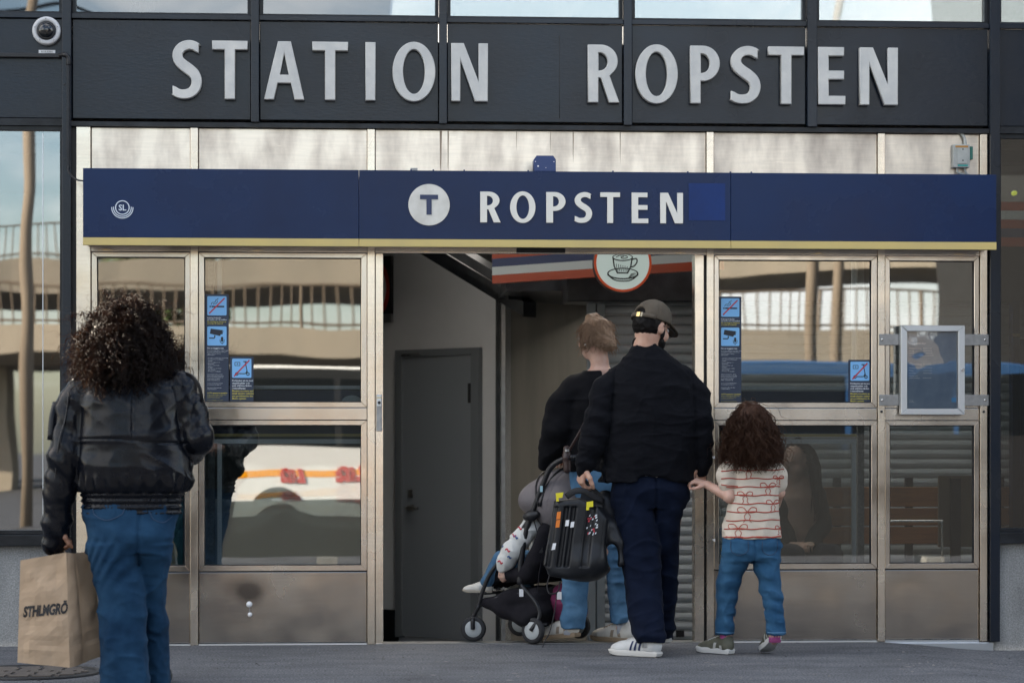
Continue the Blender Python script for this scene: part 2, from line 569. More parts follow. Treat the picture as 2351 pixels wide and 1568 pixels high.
# grit, old chewing gum and pebbles on the pavement
rg = random.Random(11)
gv, gf = [], []
for k in range(260):
    x, y = rg.uniform(-2.7, 3.0), rg.uniform(-2.3, -0.06)
    r = rg.choice((0.004, 0.005, 0.007, 0.012, 0.016)) * rg.uniform(0.7, 1.2)
    h = 0.0025 if r > 0.01 else r * 0.7
    b0 = len(gv); z = ground_z(x, y) + 0.0005
    for i in range(7):
        a_ = 2 * math.pi * i / 7
        q_ = r * rg.uniform(0.75, 1.2)
        gv.append((x + q_ * math.cos(a_), y + q_ * math.sin(a_), z))
    gv.append((x, y, z + h))
    for i in range(7): gf.append((b0 + i, b0 + (i + 1) % 7, b0 + 7))
gt = link('grit', mesh_of(gv, gf), mat('gum_grey', (0.05, 0.05, 0.05), 0.8, col2=(0.22, 0.21, 0.20), vscale=3, vlo=0.4, vhi=0.6))
tag(gt, 'grit and old chewing gum spots scattered over the pavement', 'grit', kind='stuff')
# manhole cover in the pavement
mx_, _ = at(62, 1537, -1.5)
mh = thing('manhole_cover', 'round manhole cover set into the pavement beside the paper bag', 'manhole cover', (mx_, -1.52, 0.0))
m_iron = mat('cast_iron', (0.05, 0.048, 0.047), 0.6, 0.5, bump=0.3, bscale=80)
m_sett = mat('sett', (0.10, 0.085, 0.075), 0.8, col2=(0.14, 0.12, 0.10), vscale=20)
link('rim', lathe_mesh([(0.318, 0.004), (0.320, 0.010), (0.345, 0.010), (0.348, 0.004)], 48, centre=(mx_, -1.52, 0)), m_iron, mh)
link('plate', lathe_mesh([(0.0, 0.0045), (0.31, 0.0045), (0.318, 0.004)], 48, centre=(mx_, -1.52, 0)), m_iron, mh)
for j in range(9):
    yy = -0.27 + 0.0675 * j
    half = math.sqrt(max(0.295 ** 2 - (abs(yy) + 0.025) ** 2, 0))
    x = -half + (0.03 if j % 2 else 0)
    while x < half - 0.03:
        x1 = min(x + 0.10, half)
        box('sett', mx_ + x, mx_ + x1 - 0.012, -1.52 + yy - 0.026, -1.52 + yy + 0.026, 0.005, 0.011, m_sett, mh)
        x += 0.105

# ------------------------------------------------------------------ station building (dark frame)
B = thing('station_building', 'dark grey painted station front with clerestory windows above a concrete plinth', 'building')
Z_BAND0, Z_BAND1 = 2.735, 2.772
Z_F0, Z_F1 = 2.772, 3.302
Z_S1 = 3.328
Z_TOP = 4.08
MULL = [(-1.384, -1.341), (-0.390, -0.348), (0.594, 0.639), (1.583, 1.635)]
COLS = [(-2.372, -2.324), (2.576, 2.629)]

def column(x0, x1, zt=3.84):
    box('column', x0, x1, -0.055, 0.10, 0.0, zt, M['dark_paint'], B, bev=0.003)

def upper_bay(x0, x1, zt=3.82):
    box('fascia_panel', x0 + 0.004, x1 - 0.004, -0.012, 0.03, Z_F0 + 0.006, Z_F1 - 0.004, M['dark_paint'], B, bev=0.002)
    box('transom', x0, x1, -0.030, 0.05, Z_F1, Z_S1, M['dark_paint'], B, bev=0.002)
    w = link('clerestory_window', frame_mesh(x0 + 0.002, x1 - 0.002, Z_S1 + 0.002, zt, 0.018, 0.018, 0.010, 0.03, -0.006, 0.05), M['black_paint'], B)
    box('pane', x0 + 0.018, x1 - 0.018, 0.012, 0.018, Z_S1 + 0.010, zt - 0.02, M['glass_upper'], w)

def side_bay(x0, x1, bars=()):
    box('concrete_plinth', x0 - 0.02, x1 + 0.02, 0.0, 0.25, -0.08, 0.526, M['concrete'], B)
    box('window_sill', x0 + 0.001, x1 - 0.001, -0.05, 0.20, 0.528, 0.588, M['black_paint'], B, bev=0.004)
    w = link('side_window', frame_mesh(x0 + 0.002, x1 - 0.002, 0.590, 2.733, 0.012, 0.012, 0.02, 0.02, -0.02, 0.05), M['black_paint'], B)
    box('pane', x0 + 0.012, x1 - 0.012, 0.010, 0.016, 0.61, 2.715, M['glass_side'], w)
    for b in bars:
        box('glazing_joint', b - 0.002, b + 0.002, 0.007, 0.0095, 0.62, 2.70, M['aluminium'], w)

# bays of the middle part over the entrance
edges = [COLS[0][1]] + [v for m_ in MULL for v in m_] + [COLS[1][0]]
for k in range(0, len(edges), 2):
    upper_bay(edges[k], edges[k + 1])
for a, b in MULL:
    box('mullion', a, b, -0.055, 0.04, Z_BAND1 - 0.012, 3.84, M['dark_paint'], B, bev=0.003)
for a, b in COLS:
    column(a, b)
box('dark_band', COLS[0][1], COLS[1][0], -0.035, 0.05, Z_BAND0, Z_BAND1 - 0.013, M['black_paint'], B)
box('dark_jamb', -2.324, -2.302, 0.005, 0.05, 0.0, Z_BAND0 - 0.001, M['black'], B)
box('dark_jamb', 2.569, 2.576, 0.005, 0.05, 0.0, Z_BAND0 - 0.001, M['black'], B)
# crack in the middle fascia panel
cx, _ = at(1284, 150)
tube('panel_crack', [(cx, -0.0125, 3.24), (cx + 0.002, -0.0125, 3.12), (cx + 0.0005, -0.0125, 2.98), (cx + 0.001, -0.0125, 2.80)], 0.0012, M['black'], B, sides=4)
# further bays left and right, partly in view
for n in range(6):
    x1 = -2.372 - 2.32 * n
    x0 = x1 - 2.27
    upper_bay(x0, x1); side_bay(x0, x1, [at(98, 700)[0]] if n == 0 else ())
    box('dark_band', x0, x1, -0.035, 0.05, Z_BAND0, Z_BAND1, M['black_paint'], B)
    column(x0 - 0.05, x0)
for n in range(4):
    x0 = 2.629 + 2.32 * n
    x1 = x0 + 2.27
    upper_bay(x0, x1); side_bay(x0, x1)
    box('dark_band', x0, x1, -0.035, 0.05, Z_BAND0, Z_BAND1, M['black_paint'], B)
    column(x1, x1 + 0.05)
XW0, XW1 = -2.372 - 2.32 * 6, 2.629 + 2.32 * 4
XM = -4.692
ZL = Z_TOP
box('eaves_beam', XM, XW1, -0.08, 0.15, 3.841, Z_TOP - 0.03, M['dark_paint'], B, bev=0.005)
box('eaves_beam', XW0, XM - 0.002, -0.08, 0.15, 3.841, ZL - 0.03, M['dark_paint'], B, bev=0.005)
RX0, RX1, RY0, RY1 = -0.60, 5.5, 0.5, 6.5      # unseen roof panel added over the passage to let light in
box('roof', XM, XW1, -0.09, RY0, Z_TOP - 0.029, Z_TOP, M['black_paint'], B)
box('roof', XM, XW1, RY1, 9.0, Z_TOP - 0.029, Z_TOP, M['black_paint'], B)
box('roof', XM, RX0, RY0, RY1, Z_TOP - 0.029, Z_TOP, M['black_paint'], B)
box('roof', RX1, XW1, RY0, RY1, Z_TOP - 0.029, Z_TOP, M['black_paint'], B)
box('roof', XW0, XM - 0.002, -0.09, 9.0, ZL - 0.029, ZL, M['black_paint'], B)
m_opal = bpy.data.materials.new('added_opal_panel'); m_opal.use_nodes = True
_n, _l = m_opal.node_tree.nodes, m_opal.node_tree.links
_n.remove(_n['Principled BSDF'])
_t = _n.new('ShaderNodeBsdfTranslucent'); _t.inputs[0].default_value = (0.85, 0.85, 0.82, 1)
_l.new(_t.outputs[0], _n['Material Output'].inputs[0])
link('added_rooflight', mesh_of([(RX0, RY0, Z_TOP - 0.01), (RX1, RY0, Z_TOP - 0.01), (RX1, RY1, Z_TOP - 0.01), (RX0, RY1, Z_TOP - 0.01)], [(0, 1, 2, 3)]), m_opal, B)  # translucent panel put in only to brighten the interior
box('rear_wall', XW0, XW1, 8.8, 9.0, -0.7, ZL - 0.04, M['dark_interior'], B)
box('end_wall', XW0 - 0.2, XW0, 0.0, 9.0, -0.7, ZL - 0.04, M['dark_interior'], B)
box('end_wall', XW1, XW1 + 0.2, 0.0, 9.0, -0.7, Z_TOP - 0.04, M['dark_interior'], B)
for a_, b_, c_, d_ in ((XW0, RX0, 0.26, 8.7), (RX1, XW1, 0.26, 8.7), (RX0, RX1, 0.26, 0.5), (RX0, RX1, 6.5, 8.7)):
    box('upper_floor_slab', a_, b_, c_, d_, Z_BAND0 - 0.02, Z_F1 - 0.06, M['dark_interior'], B)
# pale blinds and a perforated steel upright behind the clerestory glass
xx, _ = at(311, 20, 0.3)
prf = box('perforated_upright', xx - 0.028, xx + 0.028, 0.30, 0.31, 3.27, 3.9, M['white'], B)
for i in range(15):
    for s in (-1, 1):
        zc = 3.30 + i * 0.037 + (0.018 if s > 0 else 0)
        box('slot', xx + s * 0.012 - 0.008, xx + s * 0.012 + 0.008, 0.2975, 0.2995, zc, zc + 0.022, M['door_grey'], prf)
xx, _ = at(343, 20, 0.3)
box('white_upright', xx - 0.024, xx + 0.024, 0.30, 0.32, 3.27, 3.9, M['white'], B)
xx, _ = at(56, 20, 0.3)
box('white_upright', xx - 0.018, xx + 0.018, 0.30, 0.32, 3.27, 3.9, M['white'], B)
xs0, xs1 = at(98 + 525, 700)[0], at(1240, 700)[0]

# ------------------------------------------------------------------ steel entrance front
E_ = thing('entrance_front', 'brushed steel entrance front with shop windows and an open doorway', 'shop front')
POSTS = [(-2.301, -2.226), (-1.703, -1.663), (-0.770, -0.730), (1.043, 1.082), (1.971, 2.009), (2.529, 2.568)]
for i, (a, b) in enumerate(POSTS):
    box('post', a, b, -0.022, 0.04, 0.0 if i else 0.0, 2.732, M['steel_post'], E_, bev=0.002)
for a, b in zip([p[1] for p in POSTS[:-1]], [p[0] for p in POSTS[1:]]):
    box('top_panel', a + 0.003, b - 0.003, 0.0, 0.03, 2.115, 2.731, M['steel_top'], E_, bev=0.0015)
    box('panel_backing', a, b, 0.012, 0.028, 2.10, 2.114, M['black'], E_)
    box('head_rail', a, b, -0.012, 0.03, 2.077, 2.110, M['steel_frame'], E_, bev=0.003)
# rust runs on the middle top panel
m_rust = mat('rust_run', (0.33, 0.24, 0.17), 0.6, 0.3, col2=(0.5, 0.42, 0.33), vscale=12, vstretch=(1, 1, 0.2))
for px, w, z0 in ((1012, 0.006, 2.50), (1029, 0.004, 2.50), (1316, 0.003, 2.56), (1424, 0.0025, 2.55), (1264, 0.002, 2.60), (1186, 0.002, 2.62)):
    x = at(px, 340)[0]
    prism('rust_run', [[(x - w, 2.728), (x + w, 2.728), (x + w * 0.6, z0 + 0.08), (x + w * 0.15, z0), (x - w * 0.7, z0 + 0.05)]], -0.0006, -0.0003, m_rust, E_)

def shop_window(x0, x1, f0, f1, split, inner=None):
    """upper and lower light with a rail between, steel kick panel below"""
    lights = [(1.257, 2.074), (0.392, 1.188)] if split else [(0.392, 2.074)]
    for z0, z1 in lights:
        w = link('window', frame_mesh(x0, x1, z0, z1, f0, f1, 0.028, 0.025, -0.012, 0.03, bev=0.0015), M['steel_frame'], E_)
        link('gasket', frame_mesh(x0 + f0 + 0.0005, x1 - f1 - 0.0005, z0 + 0.0285, z1 - 0.0255, 0.004, 0.004, 0.004, 0.004, -0.004, 0.025), M['rubber'], w)
        box('pane', x0 + f0 + 0.004, x1 - f1 - 0.004, 0.006, 0.012, z0 + 0.032, z1 - 0.029, M['glass'], w)
    if split:
        box('rail', x0, x1, -0.008, 0.03, 1.191, 1.254, M['steel_frame'], E_, bev=0.002)
    box('kick_panel', x0 + 0.001, x1 - 0.001, -0.004, 0.03, 0.012, 0.384, inner or M['steel_kick'], E_, bev=0.003)
    box('shadow_gap', x0, x1, 0.004, 0.028, 0.384, 0.392, M['black'], E_)
    box('base_strip', x0, x1, -0.012, 0.02, -0.03, 0.008, M['aluminium'], E_)

# dark reflection of a dent painted into one kick panel's steel colour
dent_refl_mat = M['steel_kick'].copy()
_n, _l = dent_refl_mat.node_tree.nodes, dent_refl_mat.node_tree.links
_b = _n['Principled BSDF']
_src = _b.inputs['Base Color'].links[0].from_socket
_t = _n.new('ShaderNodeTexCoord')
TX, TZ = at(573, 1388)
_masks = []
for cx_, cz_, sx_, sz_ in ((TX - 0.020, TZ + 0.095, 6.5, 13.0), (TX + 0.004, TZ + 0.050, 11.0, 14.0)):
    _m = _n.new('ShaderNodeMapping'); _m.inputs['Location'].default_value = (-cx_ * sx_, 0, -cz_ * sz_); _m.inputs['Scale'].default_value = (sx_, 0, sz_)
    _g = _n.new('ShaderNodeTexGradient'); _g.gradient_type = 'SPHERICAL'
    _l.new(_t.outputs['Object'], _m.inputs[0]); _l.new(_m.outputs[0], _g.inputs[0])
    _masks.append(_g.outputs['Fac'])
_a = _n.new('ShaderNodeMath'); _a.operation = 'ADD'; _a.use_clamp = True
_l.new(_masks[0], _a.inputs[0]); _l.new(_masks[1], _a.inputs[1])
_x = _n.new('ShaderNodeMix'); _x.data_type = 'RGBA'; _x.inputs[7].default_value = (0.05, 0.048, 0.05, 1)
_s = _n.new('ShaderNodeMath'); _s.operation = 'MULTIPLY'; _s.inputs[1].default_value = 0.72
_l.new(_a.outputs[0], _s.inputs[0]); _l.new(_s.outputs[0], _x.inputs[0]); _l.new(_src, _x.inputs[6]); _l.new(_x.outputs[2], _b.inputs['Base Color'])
shop_window(-2.222, -1.706, 0.028, 0.026, True)
shop_window(-1.660, -0.773, 0.028, 0.030, True, dent_refl_mat)
shop_window(1.086, 1.968, 0.024, 0.030, True)
shop_window(2.013, 2.525, 0.024, 0.026, True)
tp = thing('dent_spots', 'small white raised spots standing for the bright reflection of a dent in the steel panel', 'tap', (TX, -0.02, TZ))
link('white_spot', lathe_mesh([(0.0, -0.030), (0.013, -0.028), (0.016, -0.020), (0.014, -0.012), (0.006, -0.005), (0.006, -0.003)], 18, 'Y', (TX, 0, TZ + 0.004)), M['white'], tp, smooth=True)  # bright part of the dent's reflection, modelled as raised white shapes
link('white_spot', lathe_mesh([(0.0, -0.028), (0.010, -0.026), (0.012, -0.018), (0.009, -0.008), (0.005, -0.003)], 18, 'Y', (TX + 0.003, 0, TZ - 0.050)), M['white'], tp, smooth=True)
box('stem', TX - 0.002, TX + 0.003, -0.014, -0.0045, TZ - 0.045, TZ - 0.008, M['dull_steel'], tp)
box('step_kerb', 2.02, 2.60, -0.03, 0.05, -0.07, -0.005, M['aluminium'], E_, bev=0.004)
# doorway
for a, b in ((-0.7275, -0.686), (0.981, 1.030)):
    box('door_jamb', a, b, -0.010, 0.10, 0.0, 2.074, M['steel_post'], E_, bev=0.002)
box('door_edge', 1.031, 1.042, 0.010, 0.08, 0.0, 2.074, M['black'], E_)
box('door_sensor', at(1185, 575)[0], at(1297, 575)[0], -0.030, 0.0, 2.080, 2.106, M['black'], E_, bev=0.004)
box('threshold', -0.727, 1.042, -0.03, 0.12, -0.06, 0.004, M['dull_steel'], E_)
pl = box('lock_plate', at(864, 0)[0], at(877, 0)[0], -0.016, -0.0105, 1.130, 1.325, M['dull_steel'], E_, bev=0.002)
lx = at(870.5, 0)[0]
box('lock_case', lx - 0.013, lx + 0.013, -0.026, -0.0165, 1.262, 1.322, M['aluminium'], pl, bev=0.003)
link('cylinder', lathe_mesh([(0.0, -0.030), (0.008, -0.030), (0.009, -0.0265)], 16, 'Y', (lx, 0, 1.282)), M['black'], pl)
box('tape', lx - 0.0135, lx + 0.0135, -0.0275, -0.0262, 1.306, 1.311, M['sign_yellow'], pl)

# ------------------------------------------------------------------ glyphs for the two station signs (unit cap height)
def arc(cx, cy, rx, ry, a0, a1, n=18):
    return [(cx + rx * math.cos(math.radians(a0 + (a1 - a0) * i / n)), cy + ry * math.sin(math.radians(a0 + (a1 - a0) * i / n))) for i in range(n + 1)]

def glyph(ch):
    s, h = 0.185, 0.150
    if ch == 'I': return s, [[(0, 0), (s, 0), (s, 1), (0, 1)]]
    if ch == 'T':
        w = 0.62; c = w / 2
        return w, [[(c - s / 2, 0), (c + s / 2, 0), (c + s / 2, 1 - h), (w, 1 - h), (w, 1), (0, 1), (0, 1 - h), (c - s / 2, 1 - h)]]
    if ch == 'E':
        w = 0.48
        return w, [[(0, 0), (w, 0), (w, h), (s, h), (s, 0.44), (w * 0.95, 0.44), (w * 0.95, 0.44 + h), (s, 0.44 + h), (s, 1 - h), (w * 0.95, 1 - h), (w * 0.95, 1), (0, 1)]]
    if ch == 'N':
        w = 0.66; t = 0.165
        return w, [[(0, 0), (t, 0), (t, 0.72), (w - 0.235, 0), (w, 0), (w, 1), (w - t, 1), (w - t, 0.33), (0.225, 1), (0, 1)]]
    if ch == 'A':
        w = 0.72
        return w, [[(0, 0), (0.178, 0), (0.245, 0.285), (0.475, 0.285), (0.542, 0), (w, 0), (0.478, 1), (0.250, 1)], [(0.278, 0.425), (0.360, 0.80), (0.442, 0.425)]]
    if ch == 'O':
        w = 0.75
        return w, [arc(w / 2, 0.5, w / 2, 0.515, 0, 360, 48)[:-1], arc(w / 2, 0.5, w / 2 - 0.185, 0.385, 0, 360, 40)[:-1]]
    if ch == 'P':
        w = 0.53
        o = [(0, 0), (s, 0), (s, 0.39), (0.22, 0.385)] + arc(0.225, 0.6925, w - 0.225, 0.3075, -90, 90) + [(0, 1)]
        return w, [o, [(s, 0.525), (0.205, 0.525)] + arc(0.205, 0.695, w - 0.205 - 0.18, 0.168, -90, 90)[1:] + [(s, 0.863)]]
    if ch == 'R':
        w = 0.56
        o = [(0, 0), (s, 0), (s, 0.425), (0.225, 0.425), (0.372, 0), (w, 0), (0.385, 0.462)] + arc(0.225, 0.715, 0.305, 0.285, -48, 90) + [(0, 1)]
        return w, [o, [(s, 0.55), (0.205, 0.55)] + arc(0.205, 0.7075, 0.145, 0.1575, -90, 90)[1:] + [(s, 0.865)]]
    if ch == 'S':
        c = [(.470, .855), (.400, .905), (.300, .925), (.190, .895), (.118, .820), (.098, .735), (.130, .645), (.215, .565), (.315, .495), (.400, .410), (.430, .300), (.400, .180), (.315, .100), (.205, .078), (.105, .095), (.015, .150)]
        p = spline([(a, b, 0) for a, b in c], 4)
        L, R = [], []
        n = len(p)
        for i in range(n):
            t = (p[min(i + 1, n - 1)] - p[max(i - 1, 0)]).normalized()
            u = abs(i / (n - 1) - 0.5) * 2
            hw = 0.095 - 0.022 * u
            nn = Vector((-t.y, t.x, 0))
            if i in (0, n - 1): nn = Vector((-1 if t.x < 0 and i == 0 else 0, 1, 0)) if False else Vector((0.0, -1.0, 0)) if t.x < 0 else Vector((0, 1, 0))
            if i == 0 or i == n - 1:
                nn = Vector((0, -1, 0)); hw *= 1.0
            L.append(p[i] + nn * hw); R.append(p[i] - nn * hw)
        pts = [(q.x, q.y) for q in L + R[::-1]]
        x0, x1 = min(q[0] for q in pts), max(q[0] for q in pts)
        return x1 - x0, [[(q[0] - x0, q[1]) for q in pts]]

def letter(ch, x0, x1, z0, z1, y0, y1, m, parent, bev=0.0, lab=None):
    w, polys = glyph(ch)
    sx, sz = (x1 - x0) / w, (z1 - z0)
    return prism('letter', [[(x0 + p[0] * sx, z0 + p[1] * sz) for p in poly] for poly in polys], y0, y1, m, parent, bev)

LN = thing('station_name', 'raised pale grey capital letters reading STATION ROPSTEN on the dark fascia', 'lettering', (0, 0, 2.88))
for ch, a, b in (('S', 394, 463), ('T', 487, 568.5), ('A', 606, 699), ('T', 717, 799), ('I', 839, 862), ('O', 901, 999.6), ('N', 1036, 1120),
                 ('R', 1350, 1422), ('O', 1458.5, 1556), ('P', 1585, 1652.5), ('S', 1676, 1746), ('T', 1764, 1845.7), ('E', 1878, 1940.6), ('N', 1974, 2061)):
    letter(ch, at(a, 160, -0.05)[0], at(b, 160, -0.05)[0], 2.880, 3.187, -0.058, -0.0125, M['letter_grey'], LN, bev=0.003)

# ------------------------------------------------------------------ blue sign box over the door
SG = thing('sign_box', 'long blue station sign box with yellow lower edge above the doorway', 'sign', (0, -0.25, 2.09))
cuts = [-2.241, -0.815, 1.138, 2.557]
SY = -0.25
for a, b in zip(cuts[:-1], cuts[1:]):
    box('blue_panel', a + 0.001, b - 0.001, SY, -0.03, 2.131, 2.489, M['sign_blue'], SG, bev=0.002)
    box('yellow_edge', a + 0.001, b - 0.001, SY - 0.003, SY + 0.02, 2.091, 2.1305, M['sign_yellow'], SG, bev=0.001)
    box('underside', a + 0.001, b - 0.001, SY + 0.0205, -0.03, 2.105, 2.1305, M['dull_steel'], SG)
box('blue_patch', at(1581, 450, SY)[0], at(1665, 450, SY)[0], SY - 0.0025, SY - 0.0005, 2.236, 2.432, M['sign_blue_new'], SG)
for ch, a, b in (('R', 1102.5, 1149), ('O', 1171, 1229), ('P', 1254, 1298), ('S', 1318, 1359), ('T', 1378, 1423), ('E', 1450, 1488), ('N', 1515.5, 1567.5)):
    letter(ch, at(a, 470, SY)[0], at(b, 470, SY)[0], 2.220, 2.380, SY - 0.010, SY + 0.001, M['letter_cream'], SG)
rc = at(985, 469, SY)[0]; rz = 2.310
ro = prism('roundel', [arc(rc, rz, 0.108, 0.108, 0, 360, 56)[:-1]], SY - 0.006, SY + 0.001, M['roundel'], SG)
w = 0.094; x0 = rc - w / 2
prism('letter', [[(rc - 0.0135, rz - 0.052), (rc + 0.0135, rz - 0.052), (rc + 0.0135, rz + 0.028), (rc + 0.047, rz + 0.028), (rc + 0.047, rz + 0.052), (rc - 0.047, rz + 0.052), (rc - 0.047, rz + 0.028), (rc - 0.0135, rz + 0.028)]], SY - 0.0085, SY - 0.0061, M['navy'], ro)
# round emblem: circled SL over three nested arcs
ex, ez = at(281, 477, SY)
m_em = mat('emblem_white', (0.62, 0.68, 0.76), 0.4)
def ring(cx, cz, r0, r1, a0, a1, n=28):
    return [arc(cx, cz, r1, r1, a0, a1, n) + arc(cx, cz, r0, r0, a1, a0, n)]
em = prism('emblem', [arc(ex, ez, 0.0375, 0.0375, 0, 360, 36)[:-1], arc(ex, ez, 0.0325, 0.0325, 0, 360, 36)[:-1]], SY - 0.003, SY + 0.0005, m_em, SG)
for r in (0.0435, 0.0525):
    prism('emblem_arc', ring(ex, ez, r, r + 0.0045, 175 if r < 0.05 else 178, 365 if r < 0.05 else 362), SY - 0.003, SY + 0.0005, m_em, em)
text('emblem_letters', 'SL', ex, SY - 0.001, ez - 0.0145, 0.042, m_em, em, align='CENTER', extrude=0.001, offset=0.0008)
# small lamps in the underside
m_lamp = mat('lamp_amber', (0.75, 0.50, 0.08), 0.3, emit=0.35, emitcol=(1.0, 0.62, 0.08))
for px in (233, 586, 980, 1252, 1575, 1900, 2230):
    lx = at(px, 568, -0.14)[0]
    lo = link('downlight', lathe_mesh([(0.0, 2.1035), (0.026, 2.1035), (0.030, 2.1045)], 20, 'Z', (lx, -0.14, 0)), m_lamp, SG)
    link('ring', lathe_mesh([(0.030, 2.1045), (0.032, 2.100), (0.038, 2.100), (0.040, 2.1045)], 20, 'Z', (lx, -0.14, 0)), M['dull_steel'], lo)
for px in (944, 995, 1066, 1213, 1408, 1580, 1678, 1726):
    x = at(px, 386, SY)[0]
    box('clip', x - 0.004, x + 0.004, SY + 0.01, SY + 0.02, 2.4895, 2.496, M['navy'], SG)

# blue sounder box on top of the sign
sb = thing('sounder_box', 'small blue metal box with cut corners standing on the sign box', 'box', (at(1251, 372, SY)[0], -0.2, 2.49))
x0, x1 = at(1226, 372, SY)[0], at(1276.5, 372, SY)[0]
z0, z1 = 2.4905, 2.572
prism('housing', [[(x0, z0), (x1, z0), (x1, z1 - 0.020), (x1 - 0.014, z1), (x0 + 0.014, z1), (x0, z1 - 0.020)]], -0.245, -0.14, mat('box_blue', (0.02, 0.045, 0.15), 0.4), sb, bev=0.001)
for dx, dz, r in ((0.022, 0.026, 0.0045), (0.008, 0.05, 0.0025), (0.105, 0.05, 0.0025), (0.063, 0.018, 0.0018)):
    link('screw', lathe_mesh([(0.0, -0.2465), (r, -0.2462), (r, -0.2445)], 10, 'Y', (x0 + dx, 0, z0 + dz)), M['white'], sb)
# grey clip plate next to it
cb = box('bracket_plate', at(943, 0, SY)[0], at(959, 0, SY)[0], -0.22, -0.19, 2.4905, 2.505, M['dull_steel'])
tag(cb, 'tiny grey bracket on top of the sign box above the roundel', 'bracket')
# ------------------------------------------------------------------ camera dome, cable, junction box, notices
dx, dz = at(106.5, 71, -0.05)
SCM = thing('security_camera', 'round dome security camera with pale ring on the dark fascia', 'security camera', (dx, -0.012, dz))
link('ring', lathe_mesh([(0.074, -0.0125), (0.074, -0.05), (0.068, -0.058), (0.055, -0.058), (0.050, -0.052)], 40, 'Y', (dx, 0, dz)), mat('cam_ring', (0.58, 0.58, 0.58), 0.4), SCM, smooth=True)
link('collar', lathe_mesh([(0.050, -0.052), (0.047, -0.062), (0.043, -0.062)], 40, 'Y', (dx, 0, dz)), M['black'], SCM, smooth=True)
link('dome', lathe_mesh([(0.044 * math.cos(t), -0.058 - 0.034 * math.sin(t)) for t in [i * math.pi / 20 for i in range(11)]], 36, 'Y', (dx, 0, dz)), mat('dome_black', (0.006, 0.007, 0.009), 0.06, coat=0.5), SCM, smooth=True)
for k in range(5):
    a = math.radians(20 + 72 * k)
    link('screw', lathe_mesh([(0.0, -0.0605), (0.0035, -0.060), (0.0035, -0.0575)], 8, 'Y', (dx + 0.0615 * math.cos(a), 0, dz + 0.0615 * math.sin(a))), M['dull_steel'], SCM)
px0, pz0 = at(89, 123, -0.013)
px1, pz1 = at(127, 116, -0.013)
PLT = box('camera_label', px0, px1, -0.0155, -0.0125, pz0, pz1, M['white'])
tag(PLT, 'small white label plate reading ROS-E301 below the dome camera', 'label')
text('label_lettering', 'ROS-E301', (px0 + px1) / 2, -0.0158, pz0 + 0.003, 0.0145, M['black'], PLT, align='CENTER', extrude=0.0002)

CB = thing('cable_run', 'black cable conduit crossing the fascia and running down the dark column', 'cable', (-2.34, -0.06, 2.4))
a0 = at(-400, 140, -0.04); a1 = at(146, 126, -0.04)
box('conduit', -3.4, a1[0], -0.045, -0.013, a1[1] - 0.016, a1[1] + 0.006, M['black'], CB, bev=0.003)
zt = a1[1]
link('elbow', mesh_of(*tube_data(spline([(-2.39, -0.03, zt - 0.005), (-2.355, -0.068, zt - 0.004), (-2.338, -0.068, zt - 0.02), (-2.336, -0.066, zt - 0.06)], 5), 0.012, 8)), M['black'], CB, smooth=True)
box('wall_conduit', -2.344, -2.329, -0.076, -0.0555, at(161, 385, -0.06)[1], zt - 0.05, M['black_paint'], CB, bev=0.003)
zc = at(161, 385, -0.06)[1]
tube('loose_cable', spline([(-2.336, -0.066, zc + 0.02), (-2.334, -0.09, zc - 0.02), (-2.31, -0.14, zc - 0.055), (-2.275, -0.18, zc - 0.078), (-2.243, -0.20, zc - 0.085)], 6), 0.0045, M['black'], CB)
for z in (2.95, 2.56):
    link('screw', lathe_mesh([(0.0, -0.060), (0.005, -0.0595), (0.005, -0.0553)], 8, 'Y', (-2.358, 0, z)), M['black'], CB)

# junction box on the steel panel, right
jx0, jz0 = at(2188.7, 385, -0.05); jx1, jz1 = at(2227, 332, -0.05)
JB = thing('junction_box', 'pale grey plastic junction box with conduits on the steel panel', 'junction box', ((jx0 + jx1) / 2, 0, jz0))
m_pl = mat('grey_plastic', (0.42, 0.43, 0.40), 0.5, col2=(0.36, 0.37, 0.34), vscale=20)
box('case', jx0, jx1, -0.050, -0.001, jz0, jz1, m_pl, JB, bev=0.005)
box('cover', jx0 + 0.020, jx1 - 0.014, -0.054, -0.0505, jz0 + 0.020, jz1 - 0.022, m_pl, JB, bev=0.0015)
box('warning_strip', jx0 + 0.012, jx1 - 0.010, -0.0515, -0.0503, jz1 - 0.017, jz1 - 0.007, mat('orange_strip', (0.42, 0.20, 0.04), 0.5), JB)
box('teal_strip', jx0 + 0.024, jx1 - 0.012, -0.0515, -0.0503, jz0 + 0.007, jz0 + 0.016, mat('teal_strip', (0.03, 0.30, 0.27), 0.5), JB)
box('green_module', jx1 + 0.0005, jx1 + 0.018, -0.045, -0.005, jz0 + 0.045, jz1 - 0.010, mat('green_plastic', (0.02, 0.13, 0.10), 0.5), JB, bev=0.003)
jm = (jx0 + jx1) / 2
for dzz in (0.038, 0.098):
    link('screw', lathe_mesh([(0.0, -0.0555), (0.004, -0.0553), (0.004, -0.0538)], 8, 'Y', (jm + 0.006, 0, jz0 + dzz)), M['black'], JB)
zz = jz1
tube('conduit', spline([(jm + 0.026, -0.025, zz - 0.004), (jm + 0.024, -0.022, zz + 0.03), (jm + 0.010, -0.015, zz + 0.058), (jm - 0.012, 0.004, zz + 0.072)], 6), 0.009, m_pl, JB)
tube('conduit', spline([(jm - 0.02, -0.03, jz0 + 0.004), (jm - 0.018, -0.03, jz0 - 0.022), (jm + 0.004, -0.025, jz0 - 0.03), (jm + 0.05, -0.02, jz0 - 0.036)], 6), 0.0055, m_pl, JB)
tube('conduit', spline([(jm + 0.022, -0.03, jz0 + 0.004), (jm + 0.026, -0.03, jz0 - 0.02), (jm + 0.05, -0.022, jz0 - 0.05)], 6), 0.0055, m_pl, JB)

